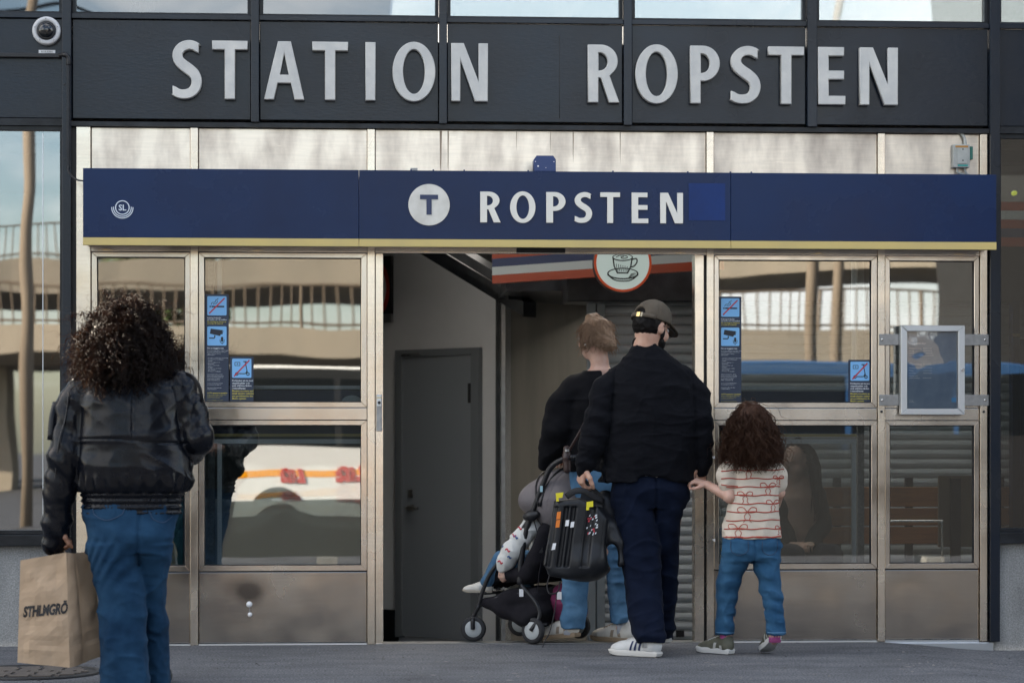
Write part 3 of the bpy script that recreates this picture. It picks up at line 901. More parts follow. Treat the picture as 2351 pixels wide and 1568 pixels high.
# opening hours case bracketed across the narrow right window
nx0, nz0 = at(2069, 951.7, -0.09); nx1, nz1 = at(2215.7, 747, -0.09)
NC = thing('notice_case', 'aluminium framed opening hours case bracketed in front of the narrow window', 'notice case', ((nx0 + nx1) / 2, -0.05, nz0))
for z0, z1 in ((at(2100, 792.5, -0.03)[1], at(2100, 767, -0.03)[1]), (at(2100, 931, -0.03)[1], at(2100, 906, -0.03)[1])):
    br = box('bracket', 1.976, 2.574, -0.030, -0.0225, z0, z1, M['dull_steel'], NC, bev=0.001)
    for sx in (1.992, 2.553):
        link('screw', lathe_mesh([(0.0, -0.0335), (0.006, -0.033), (0.008, -0.0302)], 12, 'Y', (sx, 0, (z0 + z1) / 2)), M['chrome'], br)
box('back_plate', nx0 + 0.006, nx1 - 0.006, -0.042, -0.031, nz0 + 0.006, nz1 - 0.006, M['dull_steel'], NC)
link('case_frame', frame_mesh(nx0, nx1, nz0, nz1, 0.034, 0.034, 0.032, 0.032, -0.085, -0.036, bev=0.002), M['aluminium'], NC)
m_post = mat('notice_sheet', (0.27, 0.35, 0.44), 0.5, col2=(0.16, 0.23, 0.33), vscale=6)
sheet = box('sheet', nx0 + 0.035, nx1 - 0.035, -0.052, -0.050, nz0 + 0.033, nz1 - 0.033, m_post, NC)
m_tx = mat('notice_print', (0.85, 0.87, 0.88), 0.6)
tx = nx0 + 0.052
def pz(y): return at(2100, y, -0.055)[1]
for s, y, sz in (('Öppettider', 791, 0.020), ('Måndag-Torsdag   04:30-01:30', 801, 0.010), ('Fredag                  04:30-03:30', 806.5, 0.010), ('Lördag                  05:00-03:30', 812, 0.010), ('Söndag och helgdag  05:00-01:30', 817.5, 0.010),
                 ('Opening hours', 838, 0.020), ('Monday-Thursday  04:30-01:30', 846, 0.010), ('Friday                   04:30-03:30', 852, 0.010), ('Saturday               05:00-03:30', 858, 0.010), ('Sunday and', 864, 0.010), ('public holidays     05:00-01:30', 869, 0.010)):
    text('notice_lettering', s, tx, -0.0523, pz(y), sz, m_tx, sheet, extrude=0.0002, res=1)
text('notice_lettering', 'Station\nwww.sl.se', tx, -0.0523, pz(920), 0.007, m_tx, sheet, extrude=0.0002, res=1)
bx = at(2190, 918, -0.055)
box('logo_block', bx[0] - 0.012, bx[0] + 0.012, -0.0535, -0.0522, bx[1] - 0.012, bx[1] + 0.012, mat('light_blue', (0.12, 0.40, 0.72), 0.5), sheet)
box('pane', nx0 + 0.0345, nx1 - 0.0345, -0.064, -0.061, nz0 + 0.0325, nz1 - 0.0325, glass_mat('case_pane', (0.97, 0.98, 0.99), 0.065, wave=0.0006, wscale=9), NC)
kx, kz = at(2211, 849, -0.09)
link('key_lock', lathe_mesh([(0.0, -0.092), (0.009, -0.092), (0.0115, -0.0855)], 18, 'Y', (kx, 0, kz)), M['chrome'], NC)
for x in (1.990, 2.548):
    bz = at(2100, 945, -0.02)[1]
    bo = link('bolt_head', lathe_mesh([(0.0, -0.0285), (0.006, -0.028), (0.0075, -0.0222)], 10, 'Y', (x, 0, bz)), M['black'], E_)

# ------------------------------------------------------------------ pictogram stickers on the glass
m_sk = mat('sticker_navy', (0.020, 0.032, 0.062), 0.45)
m_ic = mat('sticker_blue', (0.20, 0.47, 0.80), 0.45)
m_ink = mat('sticker_ink', (0.012, 0.016, 0.026), 0.5)
m_red = mat('sticker_red', (0.48, 0.03, 0.05), 0.5)
m_wt = mat('sticker_white', (0.60, 0.63, 0.66), 0.5)
m_ye = mat('sticker_yellow', (0.55, 0.47, 0.06), 0.5)
YG = 0.006      # outer face of the panes

def rrect(x0, x1, z0, z1, r, n=5):
    return arc(x1 - r, z1 - r, r, r, 0, 90, n) + arc(x0 + r, z1 - r, r, r, 90, 180, n) + arc(x0 + r, z0 + r, r, r, 180, 270, n) + arc(x1 - r, z0 + r, r, r, 270, 360, n)

def bar(x0, z0, x1, z1, w):
    d = Vector((x1 - x0, z1 - z0)).normalized() * w / 2
    return [(x0 - d.y, z0 + d.x), (x0 + d.y, z0 - d.x), (x1 + d.y, z1 - d.x), (x1 - d.y, z1 + d.x)]

def stroke(pts, w):
    p = spline([(a, b, 0) for a, b in pts], 5)
    L, R = [], []
    for i in range(len(p)):
        t = (p[min(i + 1, len(p) - 1)] - p[max(i - 1, 0)]).normalized()
        L.append((p[i].x - t.y * w / 2, p[i].y + t.x * w / 2)); R.append((p[i].x + t.y * w / 2, p[i].y - t.x * w / 2))
    return L + R[::-1]

def icon(kind, x0, z0, s, parent):
    U = lambda pts: [(x0 + a * s, z0 + b * s) for a, b in pts]
    y0, y1 = YG - 0.0016, YG - 0.0013
    base = prism('pictogram', [rrect(x0, x0 + s, z0, z0 + s, 0.06 * s)], YG - 0.0012, YG - 0.0008, m_ic, parent)
    P_ = lambda nm, pts, m, d=0: prism(nm, [U(q) for q in pts], y0 - d, y1 - d, m, base)
    if kind == 'smoke':
        P_('cigarette', [[(0.22, 0.42), (0.88, 0.42), (0.88, 0.50), (0.22, 0.50)]], m_ink)
        P_('filter', [[(0.12, 0.42), (0.19, 0.42), (0.19, 0.50), (0.12, 0.50)]], m_ink)
        P_('smoke_line', [stroke([(0.20, 0.55), (0.24, 0.66), (0.36, 0.68), (0.44, 0.74), (0.44, 0.80), (0.54, 0.84), (0.56, 0.90)], 0.03)], m_ink)
        P_('smoke_line', [stroke([(0.30, 0.56), (0.34, 0.60), (0.46, 0.62), (0.52, 0.70), (0.52, 0.76)], 0.03)], m_ink)
        P_('slash', [bar(0.10, 0.10, 0.90, 0.90, 0.07)], m_red, 0.0004)
    if kind == 'camera':
        P_('camera_body', [[(0.13, 0.62), (0.18, 0.88), (0.82, 0.80), (0.66, 0.50)]], m_ink)
        P_('camera_hood', [[(0.70, 0.60), (0.85, 0.79), (0.78, 0.58)]], m_ink)
        P_('camera_arm', [[(0.10, 0.36), (0.36, 0.36), (0.36, 0.54), (0.42, 0.54), (0.42, 0.42), (0.10, 0.42)][::-1]], m_ink)
        P_('microphone', [rrect(0.71, 0.83, 0.20, 0.46, 0.055)], m_ink)
        P_('microphone_stand', [stroke([(0.66, 0.32), (0.68, 0.18), (0.77, 0.13), (0.86, 0.18), (0.88, 0.32)], 0.03)], m_ink)
        P_('microphone_foot', [[(0.755, 0.06), (0.785, 0.06), (0.785, 0.115), (0.755, 0.115)]], m_ink)
    if kind == 'scooter':
        P_('battery', [rrect(0.13, 0.42, 0.62, 0.82, 0.03), rrect(0.16, 0.39, 0.65, 0.79, 0.02)], m_ink)
        P_('bolt', [[(0.30, 0.77), (0.22, 0.71), (0.27, 0.71), (0.24, 0.66), (0.33, 0.73), (0.28, 0.73)]], m_ink)
        P_('deck', [stroke([(0.34, 0.22), (0.66, 0.22), (0.74, 0.28), (0.76, 0.36)], 0.05)], m_ink)
        P_('stem', [bar(0.80, 0.24, 0.68, 0.84, 0.045)], m_ink)
        P_('handlebar', [[(0.58, 0.82), (0.76, 0.82), (0.76, 0.87), (0.58, 0.87)]], m_ink)
        for c in (0.24, 0.82):
            P_('scooter_wheel', [arc(c, 0.20, 0.09, 0.09, 0, 360, 20)[:-1], arc(c, 0.20, 0.045, 0.045, 0, 360, 16)[:-1]], m_ink, 0.0002 if c < 0.5 else 0)
        P_('slash', [bar(0.10, 0.08, 0.90, 0.92, 0.07)], m_red, 0.0004)

LOREM = ['Får du syn på något eller är orolig, kontakta', 'personalen. Vi är till för att du ska ha en', 'trygg resa. Kameror finns på', 'följande platser:', '', '- Hos väktare, ordningsvakter och personal', '- Inne i tåg, bussar och spårvagnar', '  och båtar', '- Stationer, hållplatser och', '  bytespunkter', '- Spärrar och hissar samt', '  rulltrappor', '- På plattformar och i tunnlar,', '  spår och depåer', '- Vid entréer och i gångvägar', '', 'Inspelat material sparas och kan', 'lämnas ut till polisen vid utredning', 'av brott och används även för att', 'utreda olyckor och tillbud i', 'trafiken enligt gällande lag.', '', 'Läs mer om kamerabevakning på', 'vår webbplats eller fråga oss', '', 'Ansvarig är trafikförvaltningen', 'i Region Stockholm']

def tall_sticker(x0, x1, z0, z1, lab):
    o = prism('safety_sticker', [rrect(x0, x1, z0, z1, 0.004)], YG - 0.0007, YG - 0.0002, m_sk)
    tag(o, lab, 'sticker', 'tall safety stickers')
    w = x1 - x0
    s = w * 0.82
    ix = x0 + w * 0.09
    icon('smoke', ix, z1 - 0.010 - s, s, o)
    yt = YG - 0.0012
    zt = z1 - 0.010 - s
    text('sticker_lettering', 'Rökning förbjuden\nvid entré och i SL-trafiken', ix, yt, zt - 0.016, 0.0098, m_wt, o, extrude=0.0002, res=1, offset=0.0002)
    text('sticker_lettering', 'No smoking at entrances\nor in the SL network', ix, yt, zt - 0.0365, 0.0098, m_ye, o, extrude=0.0002, res=1, offset=0.0002)
    z2 = zt - 0.058
    icon('camera', ix, z2 - s, s, o)
    text('sticker_lettering', 'För en tryggare resa', ix, yt, z2 - s - 0.017, 0.0105, m_wt, o, extrude=0.0002, res=1, offset=0.0003)
    text('sticker_lettering', '\n'.join(LOREM), ix, yt, z2 - s - 0.028, 0.0062, m_wt, o, extrude=0.0002, res=1, line=1.27)
    text('sticker_lettering', 'CCTV cameras in operation', ix, yt, z0 + 0.044, 0.0092, m_ye, o, extrude=0.0002, res=1, offset=0.0003)
    text('sticker_lettering', 'People are being monitored and recorded\nfor the purpose of safety, security\nand the prevention of crime.\n\nFor more information visit our site', ix, yt, z0 + 0.035, 0.0058, m_ye, o, extrude=0.0002, res=1, line=1.2)

def scooter_sticker(x0, x1, z0, z1, lab):
    o = prism('scooter_sticker', [rrect(x0, x1, z0, z1, 0.004)], YG - 0.0007, YG - 0.0002, m_sk)
    tag(o, lab, 'sticker', 'scooter ban stickers')
    w = x1 - x0
    s = w * 0.82
    ix = x0 + w * 0.09
    icon('scooter', ix, z1 - 0.010 - s, s, o)
    yt = YG - 0.0012
    text('sticker_lettering', 'Förbjudet att ta med\nelsparkcyklar och\nsmå eldrivna åkdon\ni tunnelbanan', ix, yt, z1 - 0.012 - s - 0.017, 0.0132, m_wt, o, extrude=0.0002, res=1, line=1.02, offset=0.0003)
    text('sticker_lettering', 'Electric scooters and\nsmall electric vehicles\nare prohibited in the\nMetro system', ix, yt, z1 - 0.012 - s - 0.0715, 0.0132, m_ye, o, extrude=0.0002, res=1, line=1.02, offset=0.0003)

def spx(a, b, y0, y1):
    x0, z0 = at(a, y1, YG); x1, z1 = at(b, y0, YG)
    return x0, x1, z0, z1
tall_sticker(*spx(471, 525, 676, 922.5), 'tall navy no smoking and camera sticker on the window by the woman in leather')
scooter_sticker(*spx(528, 582, 819, 922), 'short navy scooter ban sticker next to the tall sticker near the woman in leather')
tall_sticker(*spx(1651, 1702, 681, 925), 'tall navy no smoking and camera sticker on the window above the girl')
scooter_sticker(*spx(1947.6, 2000.6, 826, 925), 'short navy scooter ban sticker in the window corner beside the opening hours case')
# scraps of torn tape on the right post
for px, py in ((1638, 1240), (1637, 1050)):
    x, z = at(px, py, -0.023)
    s = mesh_of([(x - 0.008, -0.0225, z + 0.006), (x + 0.008, -0.028, z + 0.008), (x + 0.009, -0.030, z - 0.008), (x, -0.0225, z - 0.004)], [(0, 1, 2), (0, 2, 3)])
    s2 = link('tape_scrap', s, M['white'], E_)
# ------------------------------------------------------------------ inside the doorway
def floor_z(y):
    return -0.002 - 0.36 * min(max((y - 0.12) / 4.4, 0), 1)
ys_ = [0.12, 0.6, 1.2, 2, 3, 4.5, 8.8]
fv = [(x, y, floor_z(y)) for y in ys_ for x in (-8, 9)]
ff = [(2 * j, 2 * j + 1, 2 * j + 3, 2 * j + 2) for j in range(len(ys_) - 1)]
tag(link('interior_floor', mesh_of(fv, ff), mat('floor_stone', (0.10, 0.10, 0.10), 0.5, col2=(0.14, 0.14, 0.14), vscale=30)), kind='structure')

KX = at(1146, 700, 3.6)[0]
R2 = math.sqrt(0.5)
def wl(s):   # point on the 45 degree wall running back to the left from the corner
    return Vector((KX - s * R2, 3.6 + s * R2, 0))
def wr(s):
    return Vector((KX + s * R2, 3.6 + s * R2, 0))
def slab(name, p0, p1, z, m, parent=None, thick=0.12, z0=-0.5, back=True):
    """upright wall between two plan points with a top that may slope (z = heights at p0, p1)"""
    d = (p1 - p0).normalized()
    nrm = Vector((-d.y, d.x, 0))
    if nrm.y < 0: nrm = -nrm
    V = []
    for p, zt in ((p0, z[0]), (p1, z[1])):
        for off in (0, thick):
            q = p + nrm * off
            V += [(q.x, q.y, z0), (q.x, q.y, zt)]
    F = [(0, 1, 5, 4), (2, 6, 7, 3), (0, 2, 3, 1), (4, 5, 7, 6), (1, 3, 7, 5), (0, 4, 6, 2)]
    me = mesh_of(V, F)
    bm = bmesh.new(); bm.from_mesh(me)
    bmesh.ops.recalc_face_normals(bm, faces=bm.faces[:])
    bm.to_mesh(me); bm.free()
    return link(name, me, m, parent)

def on_wall(side, s, px):
    pass
zc = at(1139, 676, 3.6)[1]
zl = at(900, 573, 4.5)[1]
tag(slab('interior_wall', wl(0.0), wl(1.5), (zc, zl + 0.35), M['interior_grey']), kind='structure')
tag(slab('lift_wall', wr(0.02), wr(1.5), (at(1165, 688, 3.6)[1], at(1165, 688, 3.6)[1]), M['beige_panel']), kind='structure')
# steel corner strip
cs = thing('corner_strip', 'dark steel corner strip between the grey door wall and the beige panel', 'corner strip', (KX, 3.58, -0.4))
box('strip', KX - 0.025, KX + 0.004, 3.55, 3.60, -0.5, zc + 0.02, M['black_paint'], cs)
box('edge', KX + 0.012, KX + 0.040, 3.56, 3.61, -0.5, zc, M['dull_steel'], cs)
# dark soffit stepping down over the wall
soff = thing('stair_soffit', 'dark sloping stair soffit above the grey door wall', 'soffit', (KX, 3.6, zc))
for k, (o0, dz0, w) in enumerate(((0.02, 0.02, 0.10), (0.14, 0.13, 0.05), (0.22, 0.24, 0.07))):
    a, b = wl(-0.35), wl(1.6)
    n_ = Vector((-R2, -R2, 0)) * -1
    V = []
    for p, z in ((a, zc - 0.19 + dz0), (b, zl + 0.40 + dz0)):
        for off in (-0.02 - 0.15 * k, -0.15 - 0.15 * k):
            q = p + Vector((R2, R2, 0)) * off
            V += [(q.x, q.y, z), (q.x, q.y, z + w)]
    me = mesh_of(V, [(0, 1, 5, 4), (2, 6, 7, 3), (0, 2, 3, 1), (4, 5, 7, 6), (1, 3, 7, 5), (0, 4, 6, 2)])
    link('beam', me, M['black_paint'], soff)
for a_, b_, c_, d_ in ((-8, RX0, 0.26, 8.7), (RX1, 9, 0.26, 8.7), (RX0, RX1, 0.26, 0.5), (RX0, RX1, 6.5, 8.7)):
    tag(box('ceiling', a_, b_, c_, d_, 2.62, 2.68, M['dark_interior']), kind='structure')
tag(box('ceiling_drop', at(1135, 690, 3.9)[0], at(1400, 690, 3.9)[0], 2.6, 4.4, at(1250, 668, 2.6)[1], 2.619, M['black_paint']), kind='structure')

# grey steel door in the wall
def s_at(px, side=-1):
    lo, hi = 0.0, 1.5
    for _ in range(40):
        m_ = (lo + hi) / 2
        p = (wl if side < 0 else wr)(m_)
        ddx, ddy = p.x - CAMX, p.y - CAMY
        q = 1175.5 + 5551 * (ddx * CA - ddy * SA) / (ddx * SA + ddy * CA)
        if (q > px) == (side < 0): lo = m_
        else: hi = m_
    return (lo + hi) / 2
def z_at(p, py):
    ddx, ddy = p.x - CAMX, p.y - CAMY
    return EYE + (1016 - py) / 5551 * (ddx * SA + ddy * CA)
NRM = Vector((-R2, -R2, 0))
def wall_box(name, s0, s1, z0, z1, o0, o1, m, parent, bev=0.0):
    """box on the 45 degree wall; o = how far it stands out"""
    bm = bmesh.new()
    box_bm(bm, s0, s1, o0, o1, z0, z1, bev)
    bmesh.ops.recalc_face_normals(bm, faces=bm.faces[:])
    me = bm_mesh(bm)
    for v in me.vertices:
        p = wl(v.co.x) + NRM * v.co.y
        v.co = (p.x, p.y, v.co.z)
    me.flip_normals()
    return link(name, me, m, parent)
sA, sB = s_at(1108), s_at(917)
s0, s1 = s_at(1090), s_at(931)
zt_f = z_at(wl(sA), 798); zt = z_at(wl(s0), 815.7); zb = z_at(wl(s0), 1470)
DR = thing('service_door', 'grey steel service door with lever handle in the inner wall', 'door', tuple(wl((s0 + s1) / 2) + Vector((0, 0, zb))))
wall_box('door_leaf', s0, s1, zb, zt, 0.010, 0.030, M['door_grey'], DR)
wall_box('door_frame', sA, s0 - 0.002, zb - 0.01, zt_f, 0.002, 0.045, M['door_frame_grey'], DR)
wall_box('door_frame', s1 + 0.002, sB, zb - 0.01, zt_f, 0.002, 0.045, M['door_frame_grey'], DR)
wall_box('door_frame', s0 - 0.0015, s1 + 0.0015, zt + 0.003, zt_f, 0.002, 0.045, M['door_frame_grey'], DR)
wall_box('hinge', s0 - 0.004, s0 + 0.022, z_at(wl(s0), 925), z_at(wl(s0), 880), 0.031, 0.048, M['black'], DR)
wall_box('name_strip', s_at(974), s_at(933), z_at(wl(s1), 819), z_at(wl(s1), 812), 0.0455, 0.048, M['dull_steel'], DR)
sh = s_at(951)
hz = z_at(wl(sh), 1165)
wall_box('handle_plate', sh - 0.028, sh + 0.028, hz - 0.02, hz + 0.02, 0.031, 0.038, M['dull_steel'], DR)
wall_box('lever', sh - 0.10, sh + 0.02, hz - 0.011, hz + 0.008, 0.060, 0.078, M['dull_steel'], DR, bev=0.004)
wall_box('spindle', sh - 0.010, sh + 0.012, hz - 0.009, hz + 0.009, 0.0385, 0.060, M['dull_steel'], DR)
cz = z_at(wl(sh), 1132)
wall_box('cylinder_lock', sh - 0.022, sh + 0.022, cz - 0.028, cz + 0.028, 0.031, 0.044, M['dull_steel'], DR, bev=0.008)
tag(wall_box('skirting_plate', sB + 0.004, 1.4, -0.5, z_at(wl(sB), 1400), 0.002, 0.012, M['black_paint'], None), kind='structure')
# prohibition sign on a black plate, cut by the door jamb
ps0, ps1 = s_at(904), s_at(850)
zA, zB = z_at(wl(ps0), 740), z_at(wl(ps0), 588)
PS = thing('prohibition_sign', 'black plate with red ringed prohibition sign half hidden behind the door jamb', 'sign', tuple(wl(ps0)))
wall_box('plate', ps0, ps1, zA + 0.06, zB, 0.003, 0.030, M['black'], PS)
wall_box('lower_strip', ps0, ps1, zA, zA + 0.058, 0.003, 0.028, M['dull_steel'], PS)
pcz = z_at(wl(ps0), 662); pcs = (ps0 + ps1) / 2 + 0.015
def wall_ring(name, r0, r1, o0, m):
    V, F = [], []
    n = 40
    for k in range(n):
        a = 2 * math.pi * k / n
        for r in (r0, r1):
            p = wl(pcs + 0.62 * r * math.cos(a)) + NRM * o0
            V.append((p.x, p.y, pcz + r * math.sin(a)))
    for k in range(n):
        F.append((2 * k, 2 * k + 1, (2 * k + 3) % (2 * n), (2 * k + 2) % (2 * n)))
    return link(name, mesh_of(V, F), m, PS)
wall_ring('white_disc', 0.001, 0.155, 0.033, mat('sign_white', (0.6, 0.6, 0.58), 0.5))
wall_ring('red_ring', 0.145, 0.20, 0.0345, mat('sign_red', (0.45, 0.03, 0.02), 0.5))
wall_box('black_figure', pcs - 0.02, pcs + 0.03, pcz - 0.06, pcz + 0.05, 0.034, 0.036, M['black'], PS)

# ------------------------------------------------------------------ shuttered kiosk, right
KS = thing('roller_shutter', 'closed grey roller shutter with horizontal slats inside the entrance', 'roller shutter', (2.5, 2.2, -0.2))
kx0, kx1 = at(1389, 900, 2.2)[0], 6.5
prof = [(0.000, 0.000), (-0.013, 0.012), (-0.017, 0.030), (-0.013, 0.048), (0.000, 0.058), (0.004, 0.058), (0.004, 0.0)]
sv, sf = [], []
for x in (kx0, kx1):
    for y, z in prof: sv.append((x, y, z))
n = len(prof)
for i in range(n): sf.append((i, (i + 1) % n, n + (i + 1) % n, n + i))
sf += [tuple(range(n))[::-1], tuple(range(n, 2 * n))]
slat_me = mesh_of(sv, sf)
slat_me.transform(Matrix.Translation((-(kx0 + kx1) / 2, 0, 0)))
slat_me.materials.append(M['shutter'])
for i in range(38):
    o = bpy.data.objects.new('slat', slat_me)
    C.objects.link(o)
    o.parent = KS
    o.location = Vector(((kx0 + kx1) / 2, 2.2, -0.23 + i * 0.0600)) - Vector((2.5, 2.2, -0.2))
box('guide_post', at(1350, 900, 2.15)[0], at(1367, 900, 2.15)[0], 2.13, 2.25, -0.4, 2.0, M['shutter_post'], KS, bev=0.003)
box('guide_post', at(1369, 900, 2.16)[0], at(1389, 900, 2.16)[0], 2.15, 2.25, -0.4, 2.0, M['shutter_post'], KS, bev=0.003)
box('shutter_box', at(1300, 680, 2.0)[0], 6.5, 1.95, 2.3, at(1500, 693, 1.95)[1], 2.35, M['black_paint'], KS, bev=0.01)
nb = box('number_plate', at(2340 - 777, 1440, 2.17)[0] - 0.03, at(1560, 1440, 2.17)[0] + 0.03, 2.172, 2.180, at(1500, 1462, 2.17)[1], at(1500, 1447, 2.17)[1], M['black'], KS)

# striped fascia board of the kiosk, standing askew
p_far = Vector((at(1130, 640, 2.4)[0], 2.4, 0)); p_near = Vector((at(1650, 620, 1.05)[0], 1.05, 0))
m_str = {'r': mat('stripe_red', (0.36, 0.055, 0.018), 0.45), 'w': mat('stripe_pale', (0.50, 0.56, 0.58), 0.45), 'b': mat('stripe_blue', (0.018, 0.035, 0.11), 0.45)}
SF = thing('striped_fascia', 'red white and navy striped kiosk board above the shutter', 'sign board', tuple(p_far) )
zb0 = at(1130, 651, 2.4)[1]
for k, c in enumerate('rwbrbwr'):
    o = slab('stripe', p_far, p_near, (zb0 + 0.052 * (k + 1) - 0.0008, zb0 + 0.052 * (k + 1) - 0.0008), m_str[c], SF, thick=0.05, z0=zb0 + 0.052 * k)
S2 = thing('striped_fascia', 'striped kiosk board seen through the far right window', 'sign board', (2.7, 1.9, 1.9))
for k, c in enumerate('rbrwr'):
    za = at(2320, 566, 1.9)[1] + 0.055 * k
    box('stripe', 2.55, 6.4, 1.88, 1.92, za, za + 0.054, m_str[c], S2)
# round coffee sign
ccx, ccz = at(1430, 604, 1.15)
CS = thing('coffee_sign', 'round red rimmed sign with a drawn coffee cup hanging above the shutter', 'sign', (ccx, 1.15, ccz))
m_cs = mat('sign_mint', (0.50, 0.60, 0.57), 0.4, emit=0.10, emitcol=(0.75, 0.9, 0.85))
m_rim = mat('sign_orange', (0.50, 0.07, 0.02), 0.4, emit=0.05, emitcol=(0.9, 0.12, 0.03))
RR = 0.168
link('body', lathe_mesh([(0.0, 1.262), (RR, 1.262), (RR, 1.16), (RR - 0.004, 1.152)], 48, 'Y', (ccx, 0, ccz)), M['black'], CS, smooth=False)
link('face', lathe_mesh([(0.0, 1.1515), (RR - 0.012, 1.1515)], 48, 'Y', (ccx, 0, ccz)), m_cs, CS)
link('rim', lathe_mesh([(RR - 0.013, 1.152), (RR - 0.012, 1.147), (RR, 1.147), (RR + 0.001, 1.152)], 48, 'Y', (ccx, 0, ccz)), m_rim, CS)
def q(pts): return [(ccx + a, ccz + b) for a, b in pts]
m_li = mat('drawn_line', (0.015, 0.02, 0.02), 0.5)
yy0, yy1 = 1.1495, 1.1508
prism('saucer_line', [arc(ccx, ccz - 0.062, 0.092, 0.034, 0, 360, 36)[:-1], arc(ccx, ccz - 0.061, 0.083, 0.027, 0, 360, 36)[:-1]], yy0, yy1, m_li, CS)
prism('saucer_line', [q(stroke([(-0.090, -0.068), (-0.05, -0.098), (0.0, -0.106), (0.05, -0.098), (0.090, -0.068)], 0.007))], yy0 - 0.002, yy1 - 0.002, m_li, CS)
prism('cup_outline', [q([(-0.062, 0.03), (-0.055, -0.02), (-0.035, -0.062), (0.030, -0.062), (0.050, -0.02), (0.058, 0.03)]), q([(-0.054, 0.03), (-0.047, -0.02), (-0.029, -0.054), (0.024, -0.054), (0.042, -0.02), (0.050, 0.03)])], yy0 - 0.004, yy1 - 0.004, m_li, CS)
prism('cup_rim', [arc(ccx - 0.002, ccz + 0.032, 0.061, 0.022, 0, 360, 32)[:-1], arc(ccx - 0.002, ccz + 0.033, 0.054, 0.016, 0, 360, 32)[:-1]], yy0 - 0.006, yy1 - 0.006, m_li, CS)
prism('cup_handle', [q(stroke([(0.055, 0.02), (0.078, 0.025), (0.082, 0.005), (0.065, -0.018), (0.046, -0.024)], 0.008))], yy0 - 0.008, yy1 - 0.008, m_li, CS)
prism('foam_swirl', [q(stroke([(-0.04, 0.034), (-0.015, 0.044), (0.02, 0.040), (0.024, 0.030), (0.0, 0.026), (-0.012, 0.033), (0.005, 0.037)], 0.005))], yy0 - 0.006, yy1 - 0.006, m_li, CS)
for i in range(6):
    prism('hatching', [q(stroke([(-0.040 + 0.013 * i, -0.005 - 0.003 * i), (-0.036 + 0.012 * i, -0.03), (-0.028 + 0.010 * i, -0.050)], 0.0034))], yy0 - 0.008, yy1 - 0.008, m_li, CS)
for i in range(5):
    prism('hatching', [q(stroke([(0.045 - 0.004 * i, -0.065 - 0.006 * i), (0.065 - 0.004 * i, -0.060 - 0.005 * i), (0.080 - 0.006 * i, -0.062 - 0.006 * i)], 0.003))], yy0 - 0.008, yy1 - 0.008, m_li, CS)
box('hanger', ccx - 0.02, ccx + 0.02, 1.19, 1.22, ccz + RR - 0.01, 2.62, M['black'], CS)

# ------------------------------------------------------------------ booth frames behind the two wide windows
def booth(x0, x1, xb0, xb1, lab, bar_left):
    o = thing('booth_frame', lab, 'booth frame', ((x0 + x1) / 2, 0.1, 0.4))
    y0, y1 = 0.10, 0.13
    zr0, zr1 = at(700, 893, 0.1)[1], at(700, 885, 0.1)[1]
    zl1, zl0 = at(700, 1008, 0.1)[1], at(700, 1018, 0.1)[1]
    box('stile', xb0, xb1, y0, y1, 0.42, zl1, M['white'], o)
    box('stile', xb0, xb1, y0 + 0.001, y1, zr1 + 0.001, 2.06, M['white'], o)
    sx = xb0 - 0.052 if bar_left else xb1 + 0.012
    box('stone_strip', sx, sx + 0.036, y0 + 0.02, y1 + 0.04, 0.42, 2.06, M['concrete'], o)
    box('rail', x0, x1, y0 - 0.002, y1, zr0, zr1, M['white'], o)
    box('rail', x0, x1, y0 - 0.002, y1 + 0.001, zl0, zl1 + 0.0005, M['white'], o)
    box('navy_band', x0, x1, y0 + 0.008, y1, at(700, 924, 0.1)[1], zr0 - 0.008, M['navy'], o)
    box('navy_band', x0, x1, y0 + 0.008, y1, at(700, 995, 0.1)[1], at(700, 966, 0.1)[1], M['navy'], o)
    box('yellow_line', x0, x1, y0 + 0.006, y1, at(700, 1002, 0.1)[1], at(700, 995.5, 0.1)[1], M['sign_yellow'], o)
    pa, pb = (xb1, x1) if bar_left else (x0, xb0)
    pn = box('inner_pane', pa, pb, -0.003, 0.003, 0, zl0 - 0.42, M['glass_inner'], o)
    pn.data.transform(Matrix.Rotation(math.radians(-0.42), 4, 'X'))
    pn.location = Vector(pn.location) + Vector((0, 0.118, 0.425))
    return o
xa0, xa1 = -1.632, -0.803
b1 = booth(xa0, xa1, at(499, 700, 0.1)[0], at(509, 700, 0.1)[0], 'aluminium ticket booth frame with navy band behind the stickered window near the leather jacket', True)
b2 = booth(1.112, at(1967, 700, 0.1)[0], at(1957, 700, 0.1)[0], at(1966, 700, 0.1)[0], 'aluminium ticket booth frame with navy band behind the window above the girl', False)
for px in (808,):
    hx, hz_ = at(px, 924, 0.09)
    prism('white_half_disc', [arc(hx, at(700, 923.5, 0.1)[1], 0.056, 0.038, 0, 180, 20)], 0.104, 0.1065, m_wt, b1)
# partitions of the booths
tag(box('booth_wall', -0.716, -0.690, 0.11, 3.3, -0.4, 2.6, M['interior_grey']), kind='structure')
tag(box('booth_rear_wall', -4.5, -0.72, 2.2, 2.3, -0.4, 2.6, mat('booth_wall_paint', (0.16, 0.15, 0.13), 0.7)), kind='structure')
# counter and pale cabinet in the booth behind window
ct = thing('counter', 'grey counter inside the booth behind the stickered window', 'counter', (-1.2, 0.8, 0))
box('top', -2.2, -0.74, 0.55, 1.1, 0.72, 0.76, M['dull_steel'], ct)
box('front', -2.2, -0.74, 0.60, 0.64, -0.2, 0.719, M['door_grey'], ct)
tl = box('teal_screen', -2.20, -1.76, 0.20, 0.23, 0.30, 0.86, mat('teal_board', (0.03, 0.16, 0.18), 0.5))
tag(tl, 'teal board standing inside the narrow window beside the jeans', 'board')

